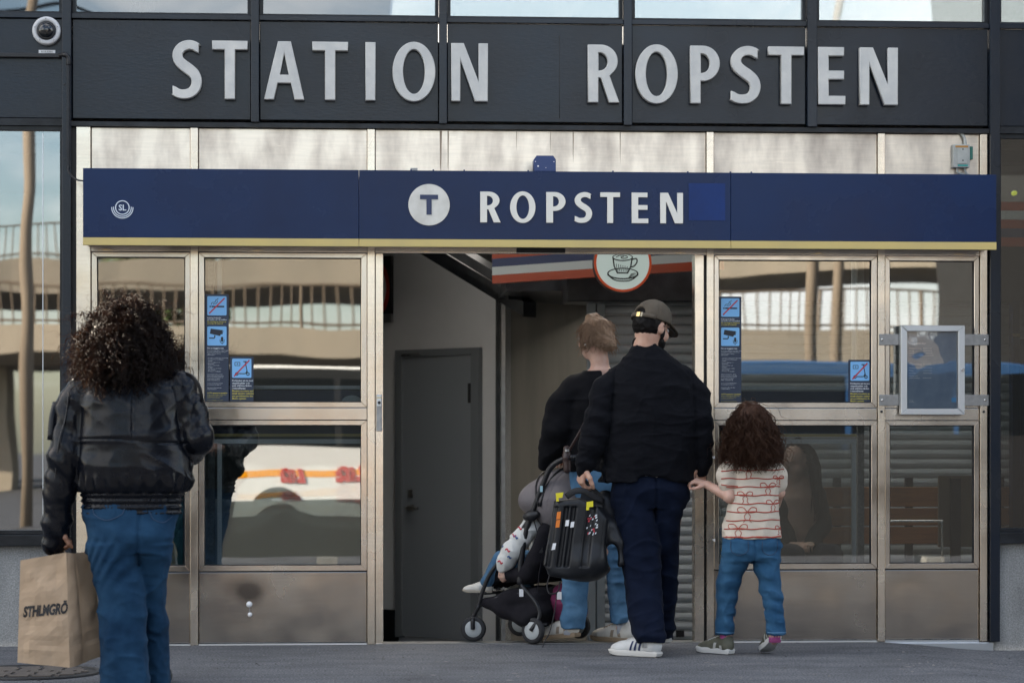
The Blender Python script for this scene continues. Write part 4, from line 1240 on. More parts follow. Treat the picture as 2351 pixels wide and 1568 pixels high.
# ------------------------------------------------------------------ bench and blue post behind the right windows
BN = thing('bench', 'wooden slatted bench with black uprights behind the right hand windows', 'bench', (2.1, 1.35, floor_z(1.4)))
for za, zb_ in ((1118, 1163), (1166, 1206), (1209, 1248)):
    box('back_slat', at(1780, 0, 1.5)[0], at(2360, 0, 1.5)[0], 1.49, 1.52, at(2000, zb_, 1.5)[1], at(2000, za, 1.5)[1], M['wood'], BN, bev=0.004)
for k in range(3):
    box('seat_slat', at(1780, 0, 1.5)[0], at(2360, 0, 1.5)[0], 1.06 + 0.135 * k, 1.18 + 0.135 * k, 0.30, 0.335, M['wood'], BN, bev=0.004)
for px in (1925, 2090, 2300):
    x = at(px, 0, 1.5)[0]
    box('upright', x - 0.022, x + 0.022, 1.525, 1.56, floor_z(1.5) - 0.02, 0.86, M['black'], BN)
    box('leg', x - 0.022, x + 0.022, 1.06, 1.10, floor_z(1.1) - 0.02, 0.298, M['black'], BN)
    box('bearer', x - 0.02, x + 0.02, 1.101, 1.524, 0.262, 0.298, M['black'], BN)
cbx = box('cardboard_sheet', at(2155, 0, 0.9)[0], at(2260, 0, 0.9)[0], 0.90, 0.92, at(2200, 1255, 0.9)[1], at(2200, 1092, 0.9)[1], mat('cardboard', (0.20, 0.15, 0.10), 0.7))
tag(cbx, 'brown cardboard sheet leaning behind the narrow right window', 'cardboard')
bp_ = box('black_stand', at(2183, 0, 0.85)[0], at(2205, 0, 0.85)[0], 0.84, 0.87, floor_z(0.85) - 0.01, at(2200, 1098, 0.85)[1], M['black'])
tag(bp_, 'black upright stand in front of the cardboard behind the narrow window', 'stand')
hx0, hz1 = at(2041, 1196, 0.5); hx1, hz0 = at(2163, 1300, 0.5)
tg = tube('grab_rail', spline([(hx0 - 0.1, 0.5, hz1), (hx1 - 0.04, 0.5, hz1), (hx1 - 0.008, 0.5, hz1 - 0.012), (hx1, 0.5, hz1 - 0.05), (hx1, 0.5, floor_z(0.5))], 6), 0.007, M['chrome'])
tag(tg, 'thin chrome grab rail bent downwards behind the narrow right window', 'rail')
vp = thing('validator_post', 'dark blue post with a yellow mark behind the far right window', 'post', (at(2329, 900, 0.8)[0], 0.8, floor_z(0.8)))
x0, x1 = at(2321, 900, 0.8)[0], at(2337, 900, 0.8)[0]
box('post_body', x0, x1, 0.76, 0.84, floor_z(0.8) - 0.01, at(2329, 692, 0.8)[1], M['sign_blue'], vp)
box('yellow_mark', x0 - 0.001, x1 + 0.001, 0.755, 0.759, at(2329, 774, 0.8)[1], at(2329, 767, 0.8)[1], M['sign_yellow'], vp)
box('reader', x1 + 0.001, x1 + 0.14, 0.74, 0.86, floor_z(0.8) - 0.01, at(2329, 780, 0.8)[1], M['navy'], vp)
yl = link('ceiling_lamp', lathe_mesh([(0.0, 1.30), (0.012, 1.30), (0.014, 1.31), (0.014, 1.34)], 20, 'Y', (at(2331, 443, 1.3)[0], 0, at(2331, 443, 1.3)[1])), mat('lamp_green', (0.4, 0.45, 0.05), 0.4, emit=0.5, emitcol=(0.75, 0.8, 0.1)))
tag(yl, 'small round yellow green lamp behind the far right window', 'lamp')

# ------------------------------------------------------------------ the other side of the street, seen reflected in the glass
def ramp(name, lab, y, zc, th, rail_h, slope, x0, x1, bow, post_step):
    o = thing(name, lab, 'overpass', (0, y, 0))
    N_ = 40
    def zz(x): return zc + slope * x
    def yy(x): return y - bow * (x / 30.0) ** 2
    V, F = [], []
    for i in range(N_ + 1):
        x = x0 + (x1 - x0) * i / N_
        z = zz(x); yv = yy(x)
        V += [(x, yv, z), (x, yv, z + th), (x, yv - 0.3, z + th), (x, yv - 0.3, z + th * 0.6), (x, yv - 7.0, z + th * 0.6), (x, yv - 7.0, z - 0.2), (x, yv - 1.2, z - 0.2)]
    n = 7
    for i in range(N_):
        for k in range(n):
            a, b = i * n + k, i * n + (k + 1) % n
            F.append((a, b, b + n, a + n))
    link('deck', mesh_of(V, F), M['bridge'], o)
    Vr, Fr = [], []
    def add(v, f):
        b = len(Vr); Vr.extend(v); Fr.extend([tuple(b + q_ for q_ in ff_) for ff_ in f])
    for zo in (0.12, rail_h):
        pts = [(x0 + (x1 - x0) * i / N_, yy(x0 + (x1 - x0) * i / N_) - 0.12, zz(x0 + (x1 - x0) * i / N_) + th + zo) for i in range(N_ + 1)]
        add(*tube_data(pts, 0.035, 5))
    m_r = mat('rail_brown', (0.16, 0.12, 0.085), 0.6)
    link('handrail', mesh_of(Vr, Fr), m_r, o)
    Vr.clear(); Fr.clear()
    x = x0
    k = 0
    while x < x1:
        r = 0.05 if k % 9 == 0 else 0.022
        add(*tube_data([(x, yy(x) - 0.12, zz(x) + th - 0.02), (x, yy(x) - 0.12, zz(x) + th + rail_h)], r, 4))
        x += 0.28; k += 1
    tag(link('balusters', mesh_of(Vr, Fr), m_r, o), kind='stuff')
    x = x0 + 6
    while x < x1:
        box('pier', x - 0.45, x + 0.45, yy(x) - 4.2, yy(x) - 2.8, -0.3, zz(x) - 0.2, M['bridge'], o)
        x += post_step
    return o
ramp('lower_overpass', 'low sunlit concrete ramp with railing reflected in the left windows', -45, 3.10, 0.68, 1.05, -0.006, -55, 60, 4, 13)
ramp('upper_overpass', 'higher concrete ramp with railing reflected near the window tops', -62, 6.0, 0.9, 1.1, 0.03, -60, 70, -6, 16)

def pole(px, Y, r, h, lab):
    x = at(px, 700, Y)[0]
    o = thing('utility_pole', lab, 'pole', (x, -Y, -0.12), 'utility poles')
    tube('shaft', [(x, -Y, -0.13), (x, -Y, h * 0.5), (x, -Y, h)], [r, r * 0.9, r * 0.75], mat('pole_wood', (0.26, 0.21, 0.16), 0.8), o, sides=10)
    return o
pole(62, 22, 0.10, 9.5, 'brown pole reflected in the far left window')
pole(1868, 28, 0.12, 10, 'pale thick pole reflected in the window above the girl')
pole(1925, 30, 0.10, 10, 'thinner pole reflected beside the thick one above the girl')
for k, (a, b) in enumerate((((-14, -22, 8.3), (3, -34, 9.2)), ((-14, -22, 7.7), (0.5, -34, 8.9)))):
    A, Bv = Vector(a), Vector(b)
    w_ = tube('overhead_wire', [A.lerp(Bv, t / 12) + Vector((0, 0, -0.5 * 4 * (t / 12) * (1 - t / 12))) for t in range(13)], 0.03, M['black'], sides=5)
    tag(w_, ('upper' if k == 0 else 'lower') + ' black overhead wire reflected across the far left window', 'wire')

def van(name, lab, x0, x1, Y, body, zroof, zbelt, stripe=None, letters=None):
    y = -Y
    o = thing(name, lab, 'van', ((x0 + x1) / 2, y, -0.12))
    z0, zb, zr = 0.16, zbelt, zroof
    W = 1.9
    prof = [(x0, z0), (x1, z0), (x1, zb * 0.72), (x1 - 0.12, zb * 0.92), (x1 - 0.55, zb + 0.02), (x1 - 1.15, zr - 0.06), (x1 - 1.5, zr), (x0 + 0.15, zr), (x0 + 0.03, zr - 0.12)]
    prism('body', [prof], y - W, y, body, o, bev=0.02)
    m_w = mat('van_window', (0.012, 0.014, 0.016), 0.08)
    if stripe: box('dark_upper_side', x0 + 0.10, x1 - 1.2, y - 0.004, y + 0.0015, zb - 0.02, zr - 0.03, mat('van_dark_side', (0.03, 0.03, 0.03), 0.3), o)
    L = x1 - x0
    for a, b in ((0.05, 0.30), (0.315, 0.56)):
        box('side_window', x0 + a * L, x0 + b * L, y - 0.002, y + 0.004, zb, zr - 0.14, m_w, o)
    prism('side_window', [[(x0 + 0.575 * L, zb), (x1 - 0.62, zb), (x1 - 1.15, zr - 0.14), (x0 + 0.575 * L, zr - 0.14)]], y - 0.002, y + 0.004, m_w, o)
    for cxw in (x0 + 0.9, x1 - 0.85):
        wh = link('wheel', lathe_mesh([(0.0, 0.0), (0.20, 0.0), (0.21, 0.012), (0.33, 0.012), (0.34, -0.02), (0.34, -0.2), (0.0, -0.2)], 28, 'Y', (cxw, y + 0.006, 0.22)), M['rubber'], o)
        link('hub_cap', lathe_mesh([(0.0, 0.02), (0.19, 0.014), (0.20, 0.013)], 24, 'Y', (cxw, y + 0.006, 0.22)), M['aluminium'], wh)
    if stripe:
        for (sz0, sz1, m_) in stripe:
            box('stripe', x0 + 0.02, x1 - 0.02, y + 0.001, y + 0.005, sz0, sz1, m_, o)
    if letters:
        for (s, lx, lz, sz, m_) in letters:
            me = text_mesh(s, sz, extrude=0.004, res=3, offset=0.02, shear=0.2)
            me.transform(Matrix.Translation((lx, y + 0.010, lz)) @ Matrix.Rotation(math.pi, 4, 'Z') @ Matrix.Rotation(math.radians(90), 4, 'X'))
            link('lettering', me, m_, o)
    return o
m_vw = mat('van_white', (0.78, 0.78, 0.76), 0.3)
m_vo = mat('van_orange', (0.88, 0.34, 0.0), 0.35)
m_vr = mat('van_red', (0.50, 0.02, 0.015), 0.35)
vx0 = at(455, 1050, 15)[0]
van('delivery_van', 'white van with an orange stripe and red lettering reflected in the lower window', vx0, vx0 + 5.2, 15, m_vw, 1.95, 1.05, stripe=[(0.68, 0.76, m_vo)], letters=[('Lift', at(838, 1050, 15)[0], 0.62, 0.24, m_vr), ('Lift', at(700, 1050, 15)[0], 0.62, 0.20, m_vr)])
van('blue_van', 'blue van reflected in the window above the girl', at(1650, 900, 13)[0], at(1650, 900, 13)[0] + 4.6, 13, mat('van_blue', (0.03, 0.085, 0.20), 0.3), 1.95, 1.15)
hw = thing('added_dark_barrier', 'unseen black barrier added to darken the reflection in the lower right windows', 'barrier', (6, -10, -0.12))  # added so the lower right panes reflect something dark
for k in range(6):
    x = at(1560, 1000, 10)[0] + 1.62 * k
    box('panel', x, x + 1.6195, -10.06, -10.0, 0.0, 1.14, mat('added_barrier_black', (0.012, 0.012, 0.013), 0.7), hw)
    box('foot', x + 0.7, x + 0.9, -10.3, -9.8, -0.12, -0.001, M['concrete'], hw)  # foot of the added unseen barrier
lw = thing('added_low_barrier', 'unseen black barrier added to darken the reflection below the white van', 'barrier', (-2, -10, -0.12))  # added to cover the van's wheels with a dark reflection
for k in range(4):
    x = at(430, 1000, 10)[0] + 1.52 * k - 1.0
    box('panel', x, x + 1.5195, -10.06, -10.0, 0.0, 0.52, mat('added_barrier_dark', (0.03, 0.032, 0.03), 0.7), lw)
    box('foot', x + 0.7, x + 0.9, -10.3, -9.8, -0.12, -0.001, M['concrete'], lw)  # foot of the added unseen low barrier
# dark tall building opposite on the right
ob = thing('opposite_building', 'dark tall building reflected as black in the narrow right window', 'building', (14, -24, -0.1))
ox = at(2262, 700, 22)[0]
box('wall', ox, ox + 22, -25, -22, -0.12, 13, mat('dark_cladding', (0.022, 0.021, 0.020), 0.7), ob)
for i in range(4):
    for j in range(7):
        box('window', ox + 1.2 + 2.9 * j, ox + 3.0 + 2.9 * j, -22.0, -21.97, 1.6 + 2.9 * i, 3.3 + 2.9 * i, M['black'], ob)
# a few trees beyond the ramp
m_leaf = mat('leaf', (0.055, 0.095, 0.025), 0.6, col2=(0.09, 0.13, 0.035), vscale=3)
m_bark = mat('bark', (0.10, 0.07, 0.05), 0.9)
def tree(x, y, h, r, lab, seed):
    rnd = random.Random(seed)
    o = thing('tree', lab, 'tree', (x, y, -0.12), 'trees beyond the ramp')
    tube('trunk', [(x, y, -0.13), (x + 0.1, y, h * 0.4), (x, y, h * 0.8)], [0.22, 0.16, 0.05], m_bark, o)
    V, F = [], []
    for k in range(1800):
        d = Vector((rnd.gauss(0, 1), rnd.gauss(0, 1), rnd.gauss(0, 1))).normalized() * (rnd.random() ** 0.4)
        c = Vector((x + d.x * r, y + d.y * r, h * 0.66 + d.z * h * 0.36))
        c += Vector((mnoise.noise(c * 0.6), mnoise.noise(c * 0.6 + Vector((9, 0, 0))), mnoise.noise(c * 0.7 + Vector((0, 7, 0))))) * 0.9
        a = Vector((rnd.gauss(0, 1), rnd.gauss(0, 1), rnd.gauss(0, 1))).normalized() * 0.22
        b = a.orthogonal().normalized() * 0.16
        n0 = len(V)
        V += [c - a, c + b, c + a, c - b]
        F.append((n0, n0 + 1, n0 + 2, n0 + 3))
    link('crown', mesh_of(V, F), m_leaf, o)
tree(at(365, 640, 75)[0], -75, 10.5, 2.6, 'slim green tree reflected above the curly hair', 1)
tree(-24, -56, 7.5, 3.2, 'round tree reflected low in the far left window', 2)
# ------------------------------------------------------------------ implicit surfaces for bodies and clothes
RNG = np.random.RandomState(7)
LAT = RNG.rand(48, 48, 48).astype(np.float32)
def vnoise(P, f, seed=0):
    q = P * np.asarray(f, np.float32) + seed * 7.31
    i = np.floor(q).astype(np.int64)
    t = (q - i).astype(np.float32)
    t = t * t * (3 - 2 * t)
    i0 = i % 48
    i1 = (i0 + 1) % 48
    x0, y0, z0 = i0[:, 0], i0[:, 1], i0[:, 2]
    x1, y1, z1 = i1[:, 0], i1[:, 1], i1[:, 2]
    tx, ty, tz = t[:, 0], t[:, 1], t[:, 2]
    a = LAT[x0, y0, z0] * (1 - tx) + LAT[x1, y0, z0] * tx
    b = LAT[x0, y1, z0] * (1 - tx) + LAT[x1, y1, z0] * tx
    c = LAT[x0, y0, z1] * (1 - tx) + LAT[x1, y0, z1] * tx
    d = LAT[x0, y1, z1] * (1 - tx) + LAT[x1, y1, z1] * tx
    return (a * (1 - ty) + b * ty) * (1 - tz) + (c * (1 - ty) + d * ty) * tz
def ridged(P, f, seed=0):
    w = np.stack([vnoise(P, 5.0, seed + 11), vnoise(P, 5.0, seed + 12), vnoise(P, 5.0, seed + 13)], 1) - 0.5
    n = vnoise(P + w * 0.10, f, seed)
    return (1 - np.abs(2 * n - 1)) ** 2

def crease(P, f, seed=0, pw=6, warp=0.10):
    w = np.stack([vnoise(P, 5.0, seed + 11), vnoise(P, 5.0, seed + 12), vnoise(P, 5.0, seed + 13)], 1) - 0.5
    n = vnoise(P + w * warp, f, seed)
    return (1 - np.abs(2 * n - 1)) ** pw

class Vox:
    def __init__(s, lo, hi, h):
        s.h = h
        s.lo = np.array(lo, np.float32)
        s.n = np.ceil((np.array(hi) - s.lo) / h).astype(int) + 1
        s.d = np.full(tuple(s.n), 0.5, np.float32)
        s.ax = [s.lo[i] + h * np.arange(s.n[i], dtype=np.float32) for i in range(3)]
    def blk(s, lo, hi, pad):
        sl = []
        for i in range(3):
            a = int(max(0, math.floor((lo[i] - pad - s.lo[i]) / s.h)))
            b = int(min(s.n[i], math.ceil((hi[i] + pad - s.lo[i]) / s.h) + 1))
            if b <= a: return None
            sl.append(slice(a, b))
        sl = tuple(sl)
        return sl, (s.ax[0][sl[0]][:, None, None], s.ax[1][sl[1]][None, :, None], s.ax[2][sl[2]][None, None, :])
    def put(s, sl, d, k):
        a = s.d[sl]
        if k > 0:
            h = np.maximum(k - np.abs(a - d), 0) / k
            s.d[sl] = np.minimum(a, d) - h * h * k * 0.25
        else:
            s.d[sl] = np.minimum(a, d)
    def sub(s, sl, d, k=0.004):
        a = s.d[sl]
        d = -d
        h = np.maximum(k - np.abs(a - d), 0) / k
        s.d[sl] = np.maximum(a, d) + h * h * k * 0.25
    def cone(s, a, b, ra, rb, k=0.02):
        a = np.array(a, np.float32); b = np.array(b, np.float32)
        r = max(ra, rb)
        q = s.blk(np.minimum(a, b), np.maximum(a, b), r + k + 0.03)
        if q is None: return
        sl, (X, Y, Z) = q
        v = b - a
        L2 = float(v @ v) + 1e-9
        t = np.clip(((X - a[0]) * v[0] + (Y - a[1]) * v[1] + (Z - a[2]) * v[2]) / L2, 0, 1)
        d = np.sqrt((X - a[0] - t * v[0]) ** 2 + (Y - a[1] - t * v[1]) ** 2 + (Z - a[2] - t * v[2]) ** 2) - (ra + (rb - ra) * t)
        s.put(sl, d, k)
    def chain(s, pts, rads, k=0.02):
        for i in range(len(pts) - 1):
            s.cone(pts[i], pts[i + 1], rads[i], rads[i + 1], k)
    def ell(s, c, r, k=0.02, rot=None, cut=False):
        R = max(r)
        q = s.blk([c[i] - R for i in range(3)], [c[i] + R for i in range(3)], k + 0.03)
        if q is None: return
        sl, (X, Y, Z) = q
        x, y, z = X - c[0], Y - c[1], Z - c[2]
        if rot is not None:
            m = rot
            x, y, z = (x * m[0][0] + y * m[1][0] + z * m[2][0], x * m[0][1] + y * m[1][1] + z * m[2][1], x * m[0][2] + y * m[1][2] + z * m[2][2])
        k0 = np.sqrt((x / r[0]) ** 2 + (y / r[1]) ** 2 + (z / r[2]) ** 2)
        k1 = np.sqrt((x / r[0] ** 2) ** 2 + (y / r[1] ** 2) ** 2 + (z / r[2] ** 2) ** 2) + 1e-6
        d = k0 * (k0 - 1) / k1
        d = np.broadcast_to(d, s.d[sl].shape)
        (s.sub if cut else s.put)(sl, d, k)
    def loft(s, rows, k=0.02, n=2.0):
        """rows: (z, cx, cy, rx, ry) from bottom to top"""
        rows = sorted(rows)
        R = np.array(rows, np.float32)
        zz = np.linspace(R[0, 0], R[-1, 0], 160)
        S = []
        for j in range(1, 5):
            S.append(_pchip(R[:, 0], R[:, j], zz))
        m = R[:, 3].max()
        lo = [(R[:, 1] - R[:, 3]).min(), (R[:, 2] - R[:, 4]).min(), R[0, 0]]
        hi = [(R[:, 1] + R[:, 3]).max(), (R[:, 2] + R[:, 4]).max(), R[-1, 0]]
        q = s.blk(lo, hi, k + 0.035)
        if q is None: return
        sl, (X, Y, Z) = q
        zf = Z[0, 0]
        cx, cy, rx, ry = [np.interp(zf, zz, c)[None, None, :] for c in S]
        e = (np.abs(X - cx) / rx) ** n + (np.abs(Y - cy) / ry) ** n
        k0 = e ** (1.0 / n)
        d = (k0 - 1) * np.minimum(rx, ry)
        dz = np.maximum(R[0, 0] - Z, Z - R[-1, 0])
        out = np.sqrt(np.maximum(d, 0) ** 2 + np.maximum(dz, 0) ** 2) + np.minimum(np.maximum(d, dz), 0)
        s.put(sl, out, k)
    def plane_cut(s, p, nrm, k=0.006):
        """remove everything on the side the normal points to"""
        X, Y, Z = s.ax[0][:, None, None], s.ax[1][None, :, None], s.ax[2][None, None, :]
        d = (X - p[0]) * nrm[0] + (Y - p[1]) * nrm[1] + (Z - p[2]) * nrm[2]
        h = np.maximum(k - np.abs(s.d - d), 0) / k
        s.d = np.maximum(s.d, d) + h * h * k * 0.25
    def disp(s, fn, band=0.035):
        I = np.argwhere(np.abs(s.d) < band)
        P = s.lo[None, :] + I.astype(np.float32) * s.h
        s.d[I[:, 0], I[:, 1], I[:, 2]] += fn(P).astype(np.float32)
    def mesh(s):
        b = 3 * s.h
        g = openvdb.FloatGrid(b)
        g.copyFromArray(np.clip(s.d, -b, b), tolerance=0.0)
        pts, quads = g.convertToQuads(0.0)
        pts = np.asarray(pts, np.float32) * s.h + s.lo
        me = bpy.data.meshes.new('mesh')
        me.vertices.add(len(pts))
        me.vertices.foreach_set('co', pts.ravel())
        nq = len(quads)
        me.loops.add(nq * 4)
        me.polygons.add(nq)
        me.polygons.foreach_set('loop_start', np.arange(0, nq * 4, 4, dtype=np.int32))
        me.polygons.foreach_set('loop_total', np.full(nq, 4, np.int32))
        me.loops.foreach_set('vertex_index', np.asarray(quads, np.int32)[:, ::-1].ravel())
        me.update(calc_edges=True)
        me.polygons.foreach_set('use_smooth', np.ones(nq, bool))
        return me

def _pchip(x, y, q):
    """monotone-ish cubic through the rows"""
    x = np.asarray(x, float); y = np.asarray(y, float)
    if len(x) < 3: return np.interp(q, x, y)
    h = np.diff(x); dl = np.diff(y) / h
    m = np.zeros_like(y)
    m[1:-1] = (dl[:-1] * h[1:] + dl[1:] * h[:-1]) / (h[1:] + h[:-1])
    m[0], m[-1] = dl[0], dl[-1]
    for i in range(1, len(x) - 1):
        if dl[i - 1] * dl[i] <= 0: m[i] *= 0.3
    i = np.clip(np.searchsorted(x, q) - 1, 0, len(x) - 2)
    t = (q - x[i]) / h[i]
    return (2 * t ** 3 - 3 * t ** 2 + 1) * y[i] + (t ** 3 - 2 * t ** 2 + t) * h[i] * m[i] + (-2 * t ** 3 + 3 * t ** 2) * y[i + 1] + (t ** 3 - t ** 2) * h[i] * m[i + 1]

def J(px, py, Y):
    x, z = at(px, py, Y)
    return Vector((x, Y, z))

def frame_of(fwd, up=Vector((0, 0, 1))):
    f = Vector(fwd).normalized()
    r = f.cross(up).normalized()
    u = r.cross(f)
    return r, f, u
def rotm(fwd, up=Vector((0, 0, 1))):
    r, f, u = frame_of(fwd, up)
    return [[r.x, f.x, u.x], [r.y, f.y, u.y], [r.z, f.z, u.z]]

def add_head(v, c, fwd, s=1.0, neck=None, nr=0.052):
    r, f, u = frame_of(fwd)
    R = rotm(fwd)
    L = lambda a, b, d: c + r * (a * s) + f * (b * s) + u * (d * s)
    v.ell(L(0, -0.010, 0.020), (0.074 * s, 0.094 * s, 0.096 * s), 0.01, R)
    v.ell(L(0, 0.028, -0.055), (0.056 * s, 0.060 * s, 0.062 * s), 0.035 * s, R)
    v.ell(L(0, 0.048, -0.088), (0.030 * s, 0.030 * s, 0.024 * s), 0.03 * s, R)
    v.cone(L(0, 0.082, 0.012), L(0, 0.104, -0.026), 0.008 * s, 0.013 * s, 0.014 * s)
    v.ell(L(0, 0.082, 0.030), (0.045 * s, 0.012 * s, 0.010 * s), 0.014 * s, R)
    v.ell(L(0, 0.080, -0.062), (0.022 * s, 0.012 * s, 0.010 * s), 0.008 * s, R)
    for q in (-1, 1):
        v.ell(L(q * 0.042, 0.060, -0.030), (0.024 * s, 0.022 * s, 0.026 * s), 0.02 * s, R)
        v.ell(L(q * 0.032, 0.090, 0.008), (0.017 * s, 0.010 * s, 0.010 * s), 0.006 * s, R, cut=True)
        v.ell(L(q * 0.076, -0.004, -0.008), (0.011 * s, 0.022 * s, 0.032 * s), 0.006 * s, R)
        v.ell(L(q * 0.086, 0.004, -0.006), (0.005 * s, 0.010 * s, 0.016 * s), 0.004 * s, R, cut=True)
    if neck is not None:
        v.cone(L(0, -0.025, -0.05), neck, nr, nr * 1.12, 0.03)
    return L

def add_hand(v, wrist, direction, palm_n, side=1, s=1.0, curl=0.6, wr=0.026, spread=0.0):
    """five fingers; direction: wrist -> knuckles, palm_n: the way the palm faces"""
    d = Vector(direction).normalized()
    n = Vector(palm_n)
    n = (n - d * n.dot(d)).normalized()
    x = d.cross(n).normalized() * side          # towards the thumb
    w = Vector(wrist)
    kn = []
    for i, off in enumerate((0.030, 0.011, -0.009, -0.027)):
        k = w + d * (0.088 - 0.006 * abs(i - 1)) * s + x * off * s
        kn.append(k)
        v.cone(w + x * off * 0.55 * s + d * 0.012 * s, k, 0.0155 * s, 0.0125 * s, 0.012 * s)
    for i, (k, L) in enumerate(zip(kn, (0.072, 0.080, 0.075, 0.060))):
        p = k
        ang = 0.25 * curl
        for j, fr in enumerate((0.45, 0.32, 0.26)):
            ang += curl * (0.55, 0.95, 0.7)[j]
            dd = d * math.cos(ang) + n * math.sin(ang) + x * spread * (1.5 - i) * 0.1
            q = p + dd * L * fr * s
            v.cone(p, q, (0.0098 - 0.0009 * j) * s, (0.0090 - 0.0009 * j) * s, 0.003)
            p = q
    t0 = w + d * 0.022 * s + x * 0.026 * s + n * 0.006 * s
    t1 = t0 + (d * 0.6 + x * 0.55 + n * 0.35).normalized() * 0.045 * s
    t2 = t1 + (d * 0.85 + x * 0.05 + n * 0.5).normalized() * 0.032 * s
    t3 = t2 + (d * 0.8 - x * 0.25 + n * 0.6).normalized() * 0.026 * s
    v.chain([t0, t1, t2, t3], [0.0150 * s, 0.0120 * s, 0.0105 * s, 0.0088 * s], 0.008 * s)

def add_limbs(v, sh, el, wr, hip, kn, an, s=1.0, heavy=1.0):
    v.chain([sh, el, wr], [0.046 * s * heavy, 0.036 * s * heavy, 0.025 * s * heavy], 0.02)
    v.chain([hip, kn], [0.070 * s * heavy, 0.048 * s], 0.02)
    v.chain([kn, kn.lerp(an, 0.35), an], [0.042 * s, 0.041 * s, 0.028 * s], 0.02)

def bounds(pts, pad):
    return [min(p[i] for p in pts) - pad for i in range(3)], [max(p[i] for p in pts) + pad for i in range(3)]

def cloth_mat(name, col, col2=None, rough=0.85, weave=900, bump=0.25, vscale=14, sheen=0.02, vlo=0.35, vhi=0.65, vstretch=(1, 1, 1), spec=0.08):
    return mat(name, col, rough, 0, col2=col2, vscale=vscale, bump=bump * 0.6, bscale=min(weave, 85), bdist=0.003, sheen=sheen, vlo=vlo, vhi=vhi, vstretch=vstretch, spec=spec)

def skin_mat(name, col):
    m = mat(name, col, 0.5, 0, col2=tuple(c * f for c, f in zip(col, (0.88, 0.78, 0.74))), vscale=22)
    b = m.node_tree.nodes['Principled BSDF']
    b.inputs['Subsurface Weight'].default_value = 0.12
    b.inputs['Subsurface Radius'].default_value = (0.02, 0.007, 0.004)
    return m

def hair_mat(name, col, trans, amt=0.30):
    m = mat(name, col, 0.42, 0, col2=tuple(c * 1.9 for c in col), vscale=25, spec=0.14)
    n, l = m.node_tree.nodes, m.node_tree.links
    b = n['Principled BSDF']
    t = n.new('ShaderNodeBsdfTranslucent')
    t.inputs[0].default_value = tuple(trans) + (1,)
    mx = n.new('ShaderNodeMixShader')
    mx.inputs[0].default_value = amt
    l.new(b.outputs[0], mx.inputs[1])
    l.new(t.outputs[0], mx.inputs[2])
    l.new(mx.outputs[0], n['Material Output'].inputs[0])
    return m

def strands(roots, dirs, length, steps, gravity, curl_r, turns, rad, rng, solids=(), curl_start=0.15, jitter=0.15, tip=0.35):
    """numpy strands as three-sided tubes; roots, dirs (S,3); length (S,)"""
    S = len(roots)
    p = roots.copy()
    d = dirs / np.linalg.norm(dirs, axis=1, keepdims=True)
    step = (length / steps)[:, None]
    path = [p.copy()]
    g = np.array([0, 0, -1.0])
    wob = rng.normal(0, jitter, (S, 3))
    for i in range(steps):
        d = d + g * gravity * (1.0 / steps) * 2.2 + wob * (1.0 / steps)
        d /= np.linalg.norm(d, axis=1, keepdims=True)
        p = p + d * step
        for (c, r) in solids:
            q = (p - np.array(c)) / np.array(r)
            l = np.linalg.norm(q, axis=1, keepdims=True)
            ins = (l < 1)
            p = np.where(ins, np.array(c) + q / np.maximum(l, 1e-6) * np.array(r), p)
        path.append(p.copy())
    P = np.stack(path, 1)                               # S,N,3
    N = steps + 1
    T = np.gradient(P, axis=1)
    T /= np.linalg.norm(T, axis=2, keepdims=True) + 1e-9
    ref = np.array([0.31, 0.87, 0.38])
    A = np.cross(T, ref); A /= np.linalg.norm(A, axis=2, keepdims=True) + 1e-9
    Bn = np.cross(T, A)
    t = np.linspace(0, 1, N)[None, :]
    ph = rng.uniform(0, 2 * np.pi, (S, 1))
    tr = turns * rng.uniform(0.8, 1.2, (S, 1)) * rng.choice([-1, 1], (S, 1))
    amp = curl_r * rng.uniform(0.6, 1.3, (S, 1)) * np.clip((t - 0.02) / curl_start, 0, 1)
    an = ph + 2 * np.pi * tr * t
    P = P + A * (amp * np.cos(an))[..., None] + Bn * (amp * np.sin(an))[..., None]
    T = np.gradient(P, axis=1)
    T /= np.linalg.norm(T, axis=2, keepdims=True) + 1e-9
    A = np.cross(T, ref); A /= np.linalg.norm(A, axis=2, keepdims=True) + 1e-9
    Bn = np.cross(T, A)
    rr = rad * rng.uniform(0.7, 1.2, (S, 1)) * (1 - (1 - tip) * t ** 2)
    V = np.stack([P + (A * math.cos(a) + Bn * math.sin(a)) * rr[..., None] for a in (0, 2.094, 4.189)], 2)   # S,N,3,3
    V = V.reshape(-1, 3)
    base = (np.arange(S)[:, None] * N + np.arange(N - 1)[None, :]).reshape(-1) * 3
    F = np.concatenate([np.stack([base + k, base + (k + 1) % 3, base + 3 + (k + 1) % 3, base + 3 + k], 1) for k in range(3)])
    return V, F

def np_mesh(V, F, extra=None):
    if extra is not None:
        n = len(extra.vertices)
        ev = np.empty(n * 3, np.float32); extra.vertices.foreach_get('co', ev)
        ef = np.empty(len(extra.loops), np.int32); extra.loops.foreach_get('vertex_index', ef)
        F = np.concatenate([F, ef.reshape(-1, 4) + len(V)])
        V = np.concatenate([V, ev.reshape(-1, 3)])
        bpy.data.meshes.remove(extra)
    me = bpy.data.meshes.new('mesh')
    me.vertices.add(len(V)); me.vertices.foreach_set('co', np.asarray(V, np.float32).ravel())
    nq = len(F)
    me.loops.add(nq * 4); me.polygons.add(nq)
    me.polygons.foreach_set('loop_start', np.arange(0, nq * 4, 4, dtype=np.int32))
    me.polygons.foreach_set('loop_total', np.full(nq, 4, np.int32))
    me.loops.foreach_set('vertex_index', np.asarray(F, np.int32).ravel())
    me.update(calc_edges=True)
    me.polygons.foreach_set('use_smooth', np.ones(nq, bool))
    return me

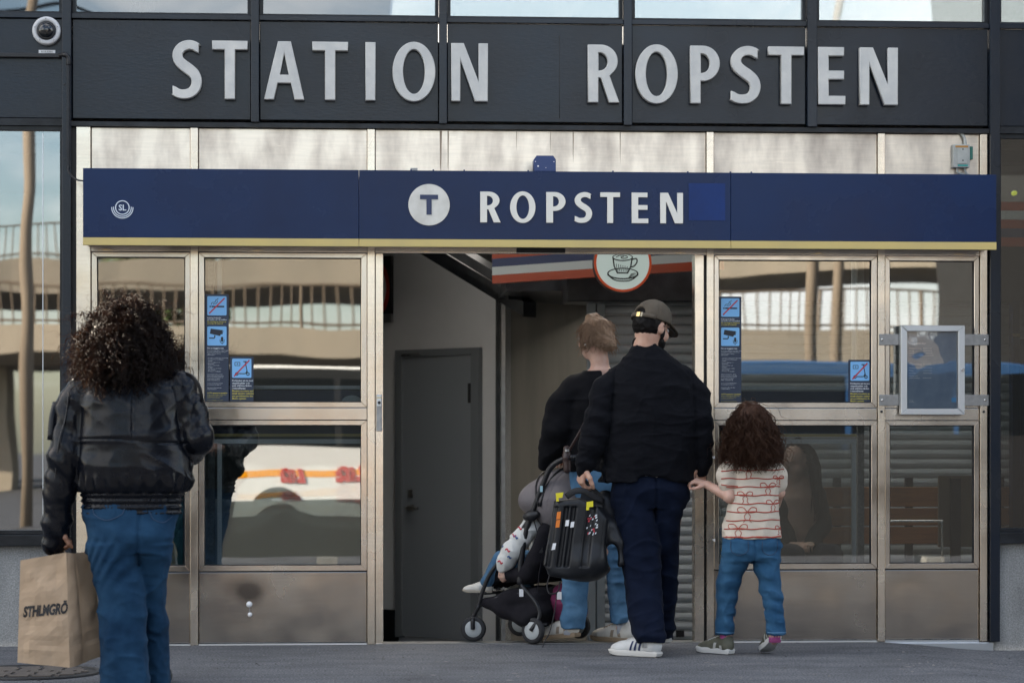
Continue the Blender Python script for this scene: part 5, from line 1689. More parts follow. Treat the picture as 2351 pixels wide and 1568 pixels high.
# ------------------------------------------------------------------ shoes: built once per pattern, toe along +Y
def shoe_parts(upper_m, sole_m, trim_m=None, stripes=None, chunky=1.0, heel_tab=None):
    v = Vox((-0.07, -0.075, -0.01), (0.07, 0.26, 0.14), 0.004)
    v.ell((0, -0.005, 0.052), (0.036, 0.050, 0.050), 0.02)
    v.chain([(0, 0.0, 0.050), (0.002, 0.10, 0.045), (0.004, 0.165, 0.036)], [0.036, 0.038, 0.036], 0.02)
    v.ell((0.003, 0.178, 0.034), (0.044, 0.062, 0.032), 0.025)
    v.chain([(0, 0.015, 0.085), (0, 0.07, 0.068), (0.002, 0.13, 0.050)], [0.034, 0.031, 0.028], 0.02)
    v.cone((0, -0.010, 0.06), (0, -0.008, 0.098), 0.038, 0.036, 0.02)
    v.ell((0, 0.004, 0.118), (0.029, 0.038, 0.030), 0.006, cut=True)
    v.plane_cut((0, 0, 0.020), (0, 0, -1))
    upper = v.mesh()
    outl = [(-0.030, -0.045), (0.030, -0.045), (0.038, -0.015), (0.037, 0.05), (0.042, 0.11), (0.050, 0.165), (0.046, 0.215), (0.028, 0.242), (0.002, 0.248), (-0.024, 0.238), (-0.042, 0.205), (-0.044, 0.15), (-0.036, 0.08), (-0.036, 0.0)]
    loop = spline([(a, b, 0) for a, b in outl + outl[:1]], 4)[:-1]
    bm = bmesh.new()
    rows = []
    for z, k in ((0.0, 0.94), (0.004, 0.99), (0.018 * chunky, 1.03), (0.026 * chunky, 1.0), (0.028 * chunky, 0.92)):
        rows.append([bm.verts.new((p.x * k, 0.1 + (p.y - 0.1) * k + 0.0, z + (0.010 * max(0, (p.y - 0.17) / 0.08) ** 2 if z < 0.02 else 0.004 * max(0, (p.y - 0.17) / 0.08)))) for p in loop])
    for a, b in zip(rows[:-1], rows[1:]):
        for i in range(len(loop)):
            bm.faces.new((a[i], a[(i + 1) % len(loop)], b[(i + 1) % len(loop)], b[i]))
    bm.faces.new(rows[0][::-1]); bm.faces.new(rows[-1])
    bmesh.ops.recalc_face_normals(bm, faces=bm.faces[:])
    sole = bm_mesh(bm)
    out = [('upper', upper, upper_m, True), ('sole', sole, sole_m, False)]
    bvh = BVHTree.FromPolygons([vv.co for vv in upper.vertices], [tuple(p.vertices) for p in upper.polygons])
    def patch(a, b, w, side, m, nm):
        """strip on the flank from (y,z) a to b"""
        V, F = [], []
        n = 8
        for i in range(n + 1):
            t = i / n
            y, z = a[0] + (b[0] - a[0]) * t, a[1] + (b[1] - a[1]) * t
            for o in (-w, w):
                h = bvh.ray_cast(Vector((side * 0.2, y + o, z)), Vector((-side, 0, 0)))
                p = h[0] if h[0] is not None else Vector((0, y + o, z))
                V.append(p + Vector((side * 0.0016, 0, 0)))
        for i in range(n): F.append((2 * i, 2 * i + 1, 2 * i + 3, 2 * i + 2))
        out.append((nm, mesh_of(V, F), m, True))
    if stripes:
        for sd in (-1, 1):
            for i in range(3):
                patch((0.055 + 0.024 * i, 0.030), (0.040 + 0.024 * i, 0.078), 0.0055, sd, stripes, 'stripe')
    if trim_m:
        for sd in (-1, 1):
            patch((0.070, 0.030), (0.058, 0.070), 0.010, sd, trim_m, 'side_patch')
            patch((0.010, 0.030), (0.010, 0.055), 0.012, sd, trim_m, 'heel_patch')
    # laces
    for i in range(4):
        y = 0.075 + 0.02 * i
        pts = []
        for xx in np.linspace(-0.024, 0.024, 7):
            h = bvh.ray_cast(Vector((float(xx), y, 0.3)), Vector((0, 0, -1)))
            if h[0] is not None: pts.append(h[0] + Vector((0, 0, 0.002)))
        if len(pts) > 2:
            vv, ff_ = tube_data(pts, 0.003, 5)
            out.append(('lace', mesh_of(vv, ff_), trim_m or sole_m, True))
    return out

def put_shoe(parts, heel, toe_dir, parent, pitch=0.0, s=1.0, label=None):
    """heel: world point under the ankle at sole level; pitch lifts the heel about the toe"""
    d = Vector((toe_dir[0], toe_dir[1], 0)).normalized()
    rot = Matrix.Rotation(math.atan2(-d.x, d.y), 4, 'Z')
    T = Matrix.Translation((0, 0.2, 0)) @ Matrix.Rotation(-pitch, 4, 'X') @ Matrix.Translation((0, -0.2, 0))
    Mx = Matrix.Translation(Vector(heel)) @ rot @ Matrix.Scale(s, 4) @ T
    e = None
    for nm, me, m, sm in parts:
        me2 = me.copy()
        me2.transform(Mx)
        if e is None:
            e = link('shoe', me2, m, parent, smooth=sm)
        else:
            link(nm, me2, m, e, smooth=sm)
    return e

SKIN = skin_mat('skin', (0.52, 0.32, 0.235))
SKIN_PALE = skin_mat('skin_pale', (0.56, 0.36, 0.28))
# ------------------------------------------------------------------ woman in the leather jacket
YW = -2.3
base = J(295, 1582, YW); base.z = 0
W = thing('person', 'person with big dark curls in black leather jacket and blue jeans carrying a paper bag', 'person', tuple(base))
hc = J(288, 772, YW)
neckw = J(292, 850, YW - 0.01)
shl, shr = J(196, 885, YW), J(412, 888, YW)
ell_, wrl = J(150, 1045, YW - 0.03), J(134, 1205, YW + 0.02)
elr, wrr = J(452, 1005, YW - 0.02), J(395, 1030, YW + 0.32)
hpl, hpr = J(258, 1195, YW), J(352, 1195, YW)
knl, knr = J(277, 1385, YW - 0.03), J(352, 1385, YW + 0.10)
anl, anr = J(288, 1548, YW - 0.06), J(352, 1540, YW + 0.18)
anl.z = 0.085; anr.z = 0.085
pts = [hc + Vector((0, 0, 0.15)), shl, shr, wrl, wrr, anl, anr, elr]
lo, hi = bounds(pts, 0.16)
lo[2] = 0.0
v = Vox(lo, hi, 0.0078)
add_head(v, hc, (0.05, 1, -0.08), 1.0, neckw)
v.loft([(J(0, 1200, YW).z, (hpl.x + hpr.x) / 2, YW, 0.165, 0.11), (J(0, 1090, YW).z, neckw.x, YW, 0.125, 0.09), (J(0, 940, YW).z, neckw.x, YW, 0.155, 0.10), (J(0, 880, YW).z, neckw.x, YW, 0.16, 0.075), (J(0, 850, YW).z, neckw.x, YW, 0.06, 0.05)], 0.03)
add_limbs(v, shl, ell_, wrl, hpl, knl, anl)
add_limbs(v, shr, elr, wrr, hpr, knr, anr)
add_hand(v, wrl, (0.02, 0.05, -1), (1, 0.2, 0), 1, 0.95, 1.25)
add_hand(v, wrr, (-0.3, 1, 0.1), (-0.2, 0, -1), 1, 0.95, 0.8)
for a in (anl, anr):
    v.cone(a, a + Vector((0, 0.05, -0.035)), 0.030, 0.022, 0.02)
link('body', v.mesh(), skin_mat('skin_brown', (0.30, 0.16, 0.10)), W)

# leather jacket
zr = lambda y: J(0, y, YW).z
cxw = lambda p: J(p, 1000, YW).x
def row(y, a, b, dep, yo=0.0):
    x0, x1 = cxw(a), cxw(b)
    return (zr(y), (x0 + x1) / 2, YW + yo, (x1 - x0) / 2, dep)
pts = [J(80, 840, YW), J(505, 830, YW), J(80, 1260, YW), J(400, 1000, YW + 0.35)]
lo, hi = bounds(pts, 0.10); lo[1] = YW - 0.27
v = Vox(lo, hi, 0.006)
v.loft([row(1178, 190, 414, 0.120), row(1140, 188, 418, 0.128), row(1118, 180, 436, 0.150), row(1080, 177, 442, 0.160), row(1020, 178, 430, 0.160), row(950, 180, 418, 0.155), row(900, 186, 414, 0.140), row(868, 205, 395, 0.118), row(845, 240, 350, 0.090), row(828, 250, 335, 0.075)], 0.03, n=2.3)
v.chain([shl + Vector((0.012, 0, -0.008)), J(168, 940, YW), ell_, J(138, 1130, YW - 0.01), J(130, 1195, YW + 0.01), J(128, 1236, YW + 0.02)], [0.080, 0.076, 0.070, 0.064, 0.058, 0.050], 0.014)
v.chain([shr + Vector((-0.012, 0, -0.008)), J(434, 945, YW), elr, J(432, 1030, YW + 0.12), wrr], [0.078, 0.076, 0.072, 0.068, 0.052], 0.014)
v.chain([J(140, 1225, YW + 0.02), J(122, 1252, YW + 0.03)], [0.036, 0.044], 0.02)
hemz = zr(1132)
def leather(P):
    d = -0.004 * (ridged(P, (3.5, 3.5, 5), 1) - 0.35) - 0.005 * crease(P, (2.6, 2.6, 5), 6, 7) - 0.002 * crease(P, (6, 6, 12), 7, 9)
    d += -0.0015 * (ridged(P, (13, 13, 24), 2) - 0.35)
    q_ = P.copy(); q_[:, 2] = P[:, 2] + 0.55 * (P[:, 0] - base.x)
    d += -0.0055 * (ridged(q_, (2.5, 2.5, 11), 3) - 0.35) * (P[:, 2] < zr(1015))
    q_[:, 2] = P[:, 2] - 0.9 * np.abs(P[:, 0] - base.x)
    d += -0.004 * (ridged(q_, (2.2, 2.2, 8), 4) - 0.35) * (P[:, 2] >= zr(1015))
    up = np.clip((P[:, 2] - hemz) / 0.12, 0, 1)
    th = np.arctan2(P[:, 1] - YW, (P[:, 0] - base.x) * 0.6)
    g = np.exp(-((P[:, 2] - hemz - 0.03) / 0.045) ** 2)
    torso = (P[:, 0] > cxw(178)) & (P[:, 0] < cxw(446)) & (P[:, 2] < zr(990))
    d += torso * g * 0.006 * np.sin(th * 26 + 3 * vnoise(P, 8, 5))
    band = torso & (P[:, 2] < hemz + 0.004)
    d = np.where(band, 0.0025 * np.sin(th * 120) + 0.003 * np.sin((P[:, 2] - hemz) * 2 * np.pi / 0.027), d)
    d += torso * 0.004 * np.exp(-((P[:, 2] - hemz) / 0.006) ** 2)
    # seams: across the back and down the middle
    back = (P[:, 1] < YW - 0.05) & (P[:, 0] > cxw(184)) & (P[:, 0] < cxw(436))
    d += back * 0.005 * np.exp(-((P[:, 2] - zr(1012) - 0.01 * np.sin(P[:, 0] * 9)) / 0.004) ** 2)
    d += back * 0.004 * np.exp(-((P[:, 0] - cxw(312)) / 0.004) ** 2) * (P[:, 2] > zr(1012))
    # drag folds from the arm holes and the sleeve rings
    sl = P[:, 0] < cxw(176)
    d += sl * 0.007 * np.sin(P[:, 2] * 62 + P[:, 0] * 40 + 4 * vnoise(P, 6, 9)) * vnoise(P, 5, 10)
    sr = P[:, 0] > cxw(440)
    d += sr * 0.007 * np.sin(P[:, 2] * 70 - P[:, 0] * 60 + 4 * vnoise(P, 6, 12)) * vnoise(P, 5, 14)
    return d
v.disp(leather)
m_leather = mat('black_leather', (0.003, 0.004, 0.0065), 0.26, col2=(0.0045, 0.0055, 0.009), vscale=12, rvar=0.05, spec=0.22)
jk = link('leather_jacket', v.mesh(), m_leather, W)
tube('shoulder_strap', spline([J(428, 858, YW - 0.10), J(444, 866, YW - 0.13), J(457, 886, YW - 0.13), J(463, 912, YW - 0.11), J(462, 922, YW - 0.08)], 5), 0.008, M['black'], jk, flat=0.5)
tube('sleeve_seam', spline([J(158, 900, YW - 0.085), J(150, 960, YW - 0.088), J(136, 1010, YW - 0.105), J(128, 1080, YW - 0.09), J(122, 1180, YW - 0.06)], 5), 0.003, M['black'], jk)
bx_ = J(118, 985, YW - 0.05)
pk = link('sleeve_pocket', mesh_of(*tube_data(spline([J(129, 925, YW - 0.02), J(121, 960, YW - 0.04), J(117, 1010, YW - 0.05)], 4), 0.016, 8)), m_leather, jk, smooth=True)

# jeans
pts = [J(180, 1160, YW), J(425, 1160, YW), J(290, 1580, YW + 0.2), J(290, 1580, YW - 0.25)]
lo, hi = bounds(pts, 0.08); lo[2] = 0.0; lo[1] = YW - 0.26; hi[1] = YW + 0.36
v = Vox(lo, hi, 0.006)
v.loft([row(1268, 206, 392, 0.118), row(1225, 200, 396, 0.132, -0.01), row(1190, 195, 402, 0.126), row(1160, 193, 405, 0.114)], 0.02, n=2.4)
v.loft([row(1578, 234, 345, 0.115, -0.05), row(1480, 233, 340, 0.105, -0.05), row(1400, 228, 334, 0.102, -0.03), row(1320, 214, 330, 0.115, -0.01), row(1250, 200, 318, 0.120, -0.01)], 0.03, n=2.3)
v.loft([row(1578, 318, 378, 0.100, 0.22), row(1450, 318, 378, 0.095, 0.17), row(1390, 316, 373, 0.093, 0.12), row(1320, 312, 382, 0.105, 0.06), row(1250, 300, 398, 0.116, 0.0)], 0.008, n=2.2)
czj = zr(1262)
def denim(P):
    d = -0.006 * (ridged(P, (7, 7, 9), 21) - 0.35) - 0.007 * crease(P, (5, 5, 8), 25, 6) - 0.004 * (ridged(P, (15, 15, 24), 22) - 0.3)
    # seat folds fanning out below the seat, and the yoke
    l = P[:, 0] < cxw(322)
    x = (P[:, 0] - cxw(320)) / 0.2
    d += l * 0.006 * np.sin((P[:, 2] - czj + 0.30 * x * x + 0.05 * vnoise(P, 6, 29)) * 70) * vnoise(P, 7, 28) * np.exp(-((P[:, 2] - zr(1290)) / 0.09) ** 2)
    d += 0.010 * np.exp(-((P[:, 0] - cxw(322) - (P[:, 2] - czj) * 0.05) / 0.008) ** 2) * (P[:, 1] < YW) * (P[:, 2] > zr(1300))
    d += 0.006 * np.sin(P[:, 2] * 50 + P[:, 0] * 34 + 5 * vnoise(P, 4, 23)) * np.exp(-((P[:, 2] - zr(1400)) / 0.12) ** 2) * vnoise(P, 5, 24)
    return d
v.disp(denim)
m_denim = cloth_mat('blue_denim', (0.005, 0.020, 0.047), (0.021, 0.064, 0.125), vscale=5, weave=700, bump=0.3, vlo=0.3, vhi=0.72)
crinkle(m_denim, 10, 0.005, (1, 1, 1.6))
jn = link('jeans', v.mesh(), m_denim, W)
m_st = mat('denim_seam', (0.022, 0.05, 0.10), 0.8)
bvh = BVHTree.FromPolygons([q_.co + base for q_ in jn.data.vertices], [tuple(p.vertices) for p in jn.data.polygons])
def on_surf(bvh, px, py, Y, off=0.003):
    """point of the near surface on the upright line of sight plane"""
    p = J(px, py, Y)
    h = bvh.ray_cast(Vector((p.x, Y - 1.0, p.z)), Vector((0, 1, 0)))
    if h[0] is None: return None
    return h[0] + Vector((0, -off, 0))
def surf_line(nm, pl, r, m, parent, bvh, Y, off=0.0015, flat=1.0, n=8):
    P2 = spline([(a, b, 0) for a, b in pl], n)
    pts = [on_surf(bvh, p.x, p.y, Y, off) for p in P2]
    pts = [p for p in pts if p is not None]
    if len(pts) > 2: tube(nm, pts, r, m, parent, sides=5, flat=flat)
surf_line('pocket_seam', [(218, 1166), (224, 1180), (252, 1192), (284, 1180), (292, 1166)], 0.0022, m_st, jn, bvh, YW)
surf_line('pocket_seam', [(348, 1172), (358, 1190), (380, 1197), (398, 1184)], 0.0022, m_st, jn, bvh, YW)
# shoes below the frame
sp = shoe_parts(mat('boot_black', (0.02, 0.02, 0.022), 0.5), mat('boot_sole', (0.03, 0.03, 0.03), 0.7))
put_shoe(sp, (anl.x, anl.y, 0.004), (-0.1, 1), W)
put_shoe(sp, (anr.x, anr.y, 0.004), (0.1, 1), W)

# hair
rng = np.random.RandomState(3)
n = 1650
u = rng.normal(0, 1, (n * 3, 3)); u /= np.linalg.norm(u, axis=1, keepdims=True)
u = u[(u[:, 2] > -0.62) & ~((u[:, 1] > 0.45) & (u[:, 2] < 0.45))][:n]
H0 = np.array(hc) + np.array([0, -0.01, 0.02])
roots = H0 + u * np.array([0.074, 0.094, 0.096])
dirs = u * np.array([0.98, 1.0, 0.26]) + rng.normal(0, 0.24, u.shape) + np.array([-0.06, -0.12, 0.02])
ln = rng.uniform(0.15, 0.29, len(u)) * (1.0 - 0.62 * np.clip(u[:, 2], 0, 1)) + 0.015
torso_s = ((base.x + 0.0, YW, zr(985)), (0.245, 0.150, 0.30))
solids = [((hc.x, hc.y - 0.01, hc.z + 0.02), (0.085, 0.105, 0.11)), torso_s]
parts_h = []
for off in ((0, 0, 0), (0.004, 0.002, 0.003), (-0.003, -0.004, 0.002)):      # three parallel hairs make one ringlet
    rs = np.random.RandomState(17)
    parts_h.append(strands(roots + np.array(off) + rng.normal(0, 0.0012, roots.shape), dirs + rng.normal(0, 0.035, dirs.shape), ln * rng.uniform(0.92, 1.05, len(ln)), 24, 1.4, 0.0100, 6.5, 0.0022, rs, solids, jitter=0.75))
nf = 420                                                                      # loose flyaways
parts_h.append(strands(roots[:nf], dirs[:nf] * np.array([1.25, 1.1, 1.6]) + rng.normal(0, 0.3, (nf, 3)), ln[:nf] * 1.12 + 0.02, 20, 1.0, 0.012, 4.0, 0.0010, rng, solids, jitter=1.5))
Vh = np.concatenate([p[0] for p in parts_h])
offs = np.cumsum([0] + [len(p[0]) for p in parts_h[:-1]])
Fh = np.concatenate([p[1] + o for p, o in zip(parts_h, offs)])
v = Vox((hc.x - 0.3, hc.y - 0.3, hc.z - 0.3), (hc.x + 0.3, hc.y + 0.3, hc.z + 0.25), 0.009)
v.ell((hc.x, hc.y - 0.03, hc.z + 0.015), (0.135, 0.120, 0.110), 0.01)
v.ell((hc.x - 0.02, hc.y - 0.07, hc.z - 0.09), (0.140, 0.090, 0.095), 0.05)
v.disp(lambda P: -0.030 * (ridged(P, 22, 31) - 0.4))
m_hair_w = hair_mat('curly_hair', (0.0042, 0.0030, 0.0026), (0.80, 0.42, 0.20), 0.11)
link('hair', np_mesh(Vh, Fh, v.mesh()), m_hair_w, W)

# paper bag in the hand
YB = YW + 0.02
bz = J(100, 1520, YB)
BG = thing('paper_bag', 'brown paper carrier bag with black lettering hanging from a hand', 'bag', tuple(J(140, 1525, YB)))
m_kraft = mat('kraft_paper', (0.45, 0.325, 0.215), 0.8, col2=(0.39, 0.275, 0.175), vscale=8, bump=0.15, bscale=30, bdist=0.004)
# plan of the bag: front face turned to the left, side gusset to the right; rows bottom to top
top = [J(47, 1286, YB - 0.10), J(152, 1268, YB - 0.13), J(170, 1270, YB - 0.05), J(212, 1266, YB + 0.04), J(118, 1276, YB + 0.10)]
bot = [J(40, 1520, YB - 0.08), J(160, 1532, YB - 0.12), J(196, 1520, YB - 0.02), J(238, 1503, YB + 0.06), J(118, 1508, YB + 0.10)]
V, F = [], []
NR, NSD = 22, 9
ring_n = 5 * NSD
rb = random.Random(4)
for i in range(NR + 1):
    t = i / NR
    for k in range(5):
        for s_ in range(NSD):
            f = s_ / NSD
            a = bot[k].lerp(top[k], t); b = bot[(k + 1) % 5].lerp(top[(k + 1) % 5], t)
            p = a.lerp(b, f)
            e_ = math.sin(math.pi * f)
            wrk = (mnoise.noise(p * 9.0) * 0.016 + mnoise.noise(p * 22.0) * 0.006) * min(e_ * 2, 1)
            out_ = Vector((0, -1, 0)) if k in (0,) else (Vector((0.6, -0.6, 0)) if k in (1, 2) else Vector((0, 1, 0)))
            bulge = e_ * 0.012 * math.sin(math.pi * t)
            if k == 2: bulge -= e_ * 0.02 * t
            fold = -0.004 if abs(t - 0.20) < 0.03 else 0
            V.append(p + out_ * (wrk + bulge + fold * e_))
for i in range(NR):
    for k in range(ring_n):
        a, b = i * ring_n + k, i * ring_n + (k + 1) % ring_n
        F.append((a, b, b + ring_n, a + ring_n))
F.append(tuple(range(ring_n))[::-1])
bagm = mesh_of(V, F)
bo = link('bag_body', bagm, m_kraft, BG)
sol = bo.modifiers.new('paper', 'SOLIDIFY'); sol.thickness = 0.0015
bvb = BVHTree.FromPolygons([q_.co + wloc(bo) for q_ in bagm.vertices], [tuple(p.vertices) for p in bagm.polygons])
hand_pt = wrl + Vector((0.012, 0.005, -0.105))
for yo in (-0.10, 0.06):
    tube('handle', spline([J(118, 1282, YB + yo), hand_pt + Vector((-0.012, 0, -0.02)), hand_pt + Vector((-0.004, 0, 0.0)), hand_pt + Vector((0.008, 0, 0.0)), hand_pt + Vector((0.016, 0, -0.02)), J(150, 1276, YB + yo)], 6), 0.0035, m_kraft, BG)
tmw = text_mesh('STHLMGRÖN', 0.062, extrude=0.0, res=3, shear=0.2, offset=0.0028, spacing=0.98)
ref = J(60, 1412, YB)
okf = []
for q_ in tmw.vertices:
    x = ref.x + q_.co.x * 0.60
    z = ref.z + q_.co.y + q_.co.x * 0.06
    h = bvb.ray_cast(Vector((x, YB - 1, z)), Vector((0, 1, 0)))
    q_.co = (x, (h[0].y if h[0] is not None else YB - 0.1) - 0.0025, z)
bm = bmesh.new(); bm.from_mesh(tmw)
xlim = J(157, 1400, YB - 0.12).x
bmesh.ops.delete(bm, geom=[f_ for f_ in bm.faces if f_.calc_center_median().x > xlim], context='FACES')
bm.to_mesh(tmw); bm.free()
link('bag_lettering', tmw, M['black'], BG)
# ------------------------------------------------------------------ man with the cap
YM = -0.65
base = J(1490, 1505, YM); base.z = 0
MN = thing('person', 'person in olive cap dark jacket and navy trousers holding a booster seat', 'person', tuple(base))
hd = J(1496, 752, YM)
fwd = Vector((math.sin(math.radians(52)), math.cos(math.radians(52)), -0.30)).normalized()
neck = J(1478, 812, YM - 0.01)
shl, shr = J(1420, 864, YM), J(1568, 864, YM)
eml, wml = J(1376, 962, YM - 0.04), J(1340, 1068, YM - 0.05)
emr, wmr = J(1602, 965, YM - 0.03), J(1610, 1074, YM - 0.02)
hpl, hpr = J(1452, 1120, YM), J(1540, 1120, YM)
knl, knr = J(1472, 1300, YM - 0.06), J(1528, 1300, YM + 0.07)
anl, anr = J(1489, 1470, YM - 0.22), J(1522, 1466, YM + 0.17)
anl.z = 0.085; anr.z = 0.085
lo, hi = bounds([hd + Vector((0, 0, 0.14)), shl, shr, wml + Vector((-0.05, 0, -0.15)), wmr, anl, anr, emr, J(1620, 1000, YM)], 0.13); lo[2] = 0.0
v = Vox(lo, hi, 0.0062)
LM = add_head(v, hd, fwd, 1.0, neck, 0.055)
zr = lambda y: J(1490, y, YM).z
cxm = lambda p: J(p, 1000, YM).x
v.loft([(zr(1130), cxm(1496), YM, 0.165, 0.11), (zr(1030), cxm(1490), YM, 0.155, 0.105), (zr(920), cxm(1490), YM, 0.175, 0.11), (zr(850), cxm(1490), YM, 0.18, 0.08), (zr(822), cxm(1482), YM, 0.08, 0.06)], 0.03)
add_limbs(v, shl, eml, wml, hpl, knl, anl, 1.05)
add_limbs(v, shr, emr, wmr, hpr, knr, anr, 1.05)
add_hand(v, wml, (-0.18, 0.1, -1), (1, 0.25, 0.0), 1, 1.02, 0.95)
add_hand(v, wmr + Vector((0, 0, 0.012)), (-0.12, 0.0, -1), (0.15, -0.6, 0.0), 1, 0.92, 0.75)
for a in (anl, anr): v.cone(a, a + Vector((0, 0.04, -0.035)), 0.030, 0.020, 0.02)
link('body', v.mesh(), SKIN, MN)
# jacket
def row(y, a, b, dep, yo=0.0):
    x0, x1 = cxm(a), cxm(b)
    return (zr(y), (x0 + x1) / 2, YM + yo, (x1 - x0) / 2, dep)
lo, hi = bounds([J(1310, 770, YM), J(1645, 770, YM), J(1310, 1110, YM)], 0.05); lo[1] = YM - 0.24; hi[1] = YM + 0.24
v = Vox(lo, hi, 0.0056)
v.loft([row(1103, 1378, 1594, 0.150), row(1040, 1386, 1598, 0.155), row(960, 1392, 1600, 0.155), row(890, 1402, 1588, 0.140), row(855, 1410, 1576, 0.122), row(830, 1428, 1554, 0.102), row(808, 1444, 1528, 0.084), row(790, 1454, 1512, 0.068), row(778, 1457, 1508, 0.062)], 0.03, n=2.3)
v.chain([shl + Vector((0.012, 0, -0.005)), J(1388, 905, YM - 0.01), eml, J(1358, 1020, YM - 0.05), J(1345, 1064, YM - 0.05), J(1341, 1077, YM - 0.05)], [0.064, 0.070, 0.067, 0.060, 0.049, 0.038], 0.014)
v.chain([shr + Vector((-0.012, 0, -0.005)), J(1594, 905, YM - 0.01), emr, J(1607, 1020, YM - 0.03), J(1610, 1064, YM - 0.02), J(1610, 1079, YM - 0.02)], [0.064, 0.070, 0.067, 0.060, 0.048, 0.036], 0.014)
v.ell((cxm(1490), YM - 0.05, zr(1128)), (0.135, 0.16, 0.105), 0.02, cut=True)
def mj(P):
    d = -0.005 * (ridged(P, (6, 6, 7), 41) - 0.35) - 0.007 * crease(P, (4, 4, 8), 47, 7) - 0.005 * crease(P, (8, 8, 14), 48, 8) - 0.004 * (ridged(P, (12, 12, 22), 42) - 0.35)
    d += 0.004 * np.exp(-((P[:, 2] - zr(794)) / 0.004) ** 2) * (np.abs(P[:, 0] - cxm(1483)) < 0.10)
    back = (P[:, 1] < YM - 0.04)
    for e in (1410, 1584):
        xs = cxm(e) + (-0.05 if e < 1500 else 0.03) * np.clip((zr(850) - P[:, 2]) / 0.5, 0, 1)
        d += back * 0.006 * np.exp(-((P[:, 0] - xs) / 0.006) ** 2) * (P[:, 2] < zr(845))
    sl = (P[:, 0] < cxm(1398)) | (P[:, 0] > cxm(1590))
    d += sl * 0.006 * np.sin(P[:, 2] * 75 + P[:, 0] * 30 + 5 * vnoise(P, 6, 43)) * vnoise(P, 6, 44)
    d += -0.006 * np.sin((P[:, 2] + 0.25 * np.abs(P[:, 0] - cxm(1490))) * 46 + 4 * vnoise(P, 4, 45)) * (vnoise(P, 5, 46) - 0.3) * back * ~sl
    return d
v.disp(mj)
m_mj = cloth_mat('navy_black_cloth', (0.0030, 0.0034, 0.0052), (0.0055, 0.0060, 0.0085), rough=0.8, weave=420, bump=0.5, vscale=30, vstretch=(1, 1, 6), sheen=0.02)
crinkle(m_mj, 11, 0.006, (1, 1, 1.5)); crinkle(m_mj, 30, 0.002, (1, 1, 1))
mjk = link('jacket', v.mesh(), m_mj, MN)
# pale shirt hem showing under the jacket
v = Vox((cxm(1400), YM - 0.2, zr(1130)), (cxm(1595), YM + 0.2, zr(1060)), 0.005)
v.loft([row(1095, 1408, 1588, 0.134), row(1066, 1404, 1590, 0.130)], 0.0, n=2.4)
link('shirt_hem', v.mesh(), cloth_mat('shirt_white', (0.62, 0.60, 0.57)), MN)
# trousers
lo, hi = bounds([J(1395, 1075, YM), J(1600, 1075, YM), J(1500, 1500, YM)], 0.05); lo[1] = YM - 0.34; hi[1] = YM + 0.36; lo[2] = 0.02
v = Vox(lo, hi, 0.0055)
v.loft([row(1165, 1405, 1570, 0.116), row(1125, 1403, 1576, 0.130, -0.012), row(1080, 1408, 1576, 0.120)], 0.02, n=2.4)
v.loft([row(1466, 1452, 1514, 0.080, -0.215), row(1415, 1440, 1514, 0.085, -0.16), row(1300, 1426, 1513, 0.098, -0.06), row(1200, 1410, 1508, 0.112, -0.02), row(1150, 1404, 1500, 0.115)], 0.02, n=2.3)
v.loft([row(1472, 1508, 1556, 0.078, 0.18), row(1400, 1510, 1558, 0.082, 0.14), row(1300, 1508, 1560, 0.092, 0.08), row(1200, 1490, 1562, 0.108, 0.02), row(1150, 1490, 1568, 0.113)], 0.006, n=2.2)
def mt(P):
    d = -0.006 * (ridged(P, (7, 7, 9), 51) - 0.35) - 0.008 * crease(P, (5, 5, 7), 57, 6) - 0.004 * (ridged(P, (14, 14, 22), 52) - 0.35)
    d += 0.010 * np.exp(-((P[:, 0] - cxm(1500)) / 0.007) ** 2) * (P[:, 1] < YM) * (P[:, 2] > zr(1200))
    d += 0.006 * np.sin((P[:, 2] + 0.5 * (P[:, 0] - cxm(1500))) * 60 + 4 * vnoise(P, 5, 53)) * np.exp(-((P[:, 2] - zr(1180)) / 0.10) ** 2) * vnoise(P, 6, 54)
    d += 0.007 * np.sin(P[:, 2] * 70 + 5 * vnoise(P, 6, 55)) * np.exp(-((P[:, 2] - zr(1455)) / 0.05) ** 2)
    return d
v.disp(mt)
link('trousers', v.mesh(), crinkle(cloth_mat('navy_cotton', (0.0032, 0.0058, 0.0150), (0.0052, 0.0090, 0.0225), weave=600, bump=0.3, sheen=0.02), 9, 0.006, (1, 1, 1.4)), MN)
mtr = None
# sneakers
m_sw = mat('sneaker_white', (0.62, 0.62, 0.60), 0.6, col2=(0.54, 0.54, 0.53), vscale=18)
m_stripe = mat('sneaker_navy', (0.012, 0.022, 0.085), 0.5)
sp = shoe_parts(m_sw, mat('sneaker_sole', (0.60, 0.58, 0.54), 0.6), None, m_stripe)
put_shoe(sp, (anl.x + 0.015, anl.y, 0.003), (-0.80, 0.6), MN, s=0.98)
put_shoe(sp, (anr.x - 0.005, anr.y, 0.012), (-0.35, 0.9), MN, pitch=0.12, s=1.0)
for a in (anl, anr): link('sock', lathe_mesh([(0.0, 0.05), (0.037, 0.05), (0.040, 0.13), (0.0, 0.13)], 16, 'Z', (a.x, a.y, 0)), cloth_mat('sock_white', (0.55, 0.55, 0.55)), MN, smooth=True)
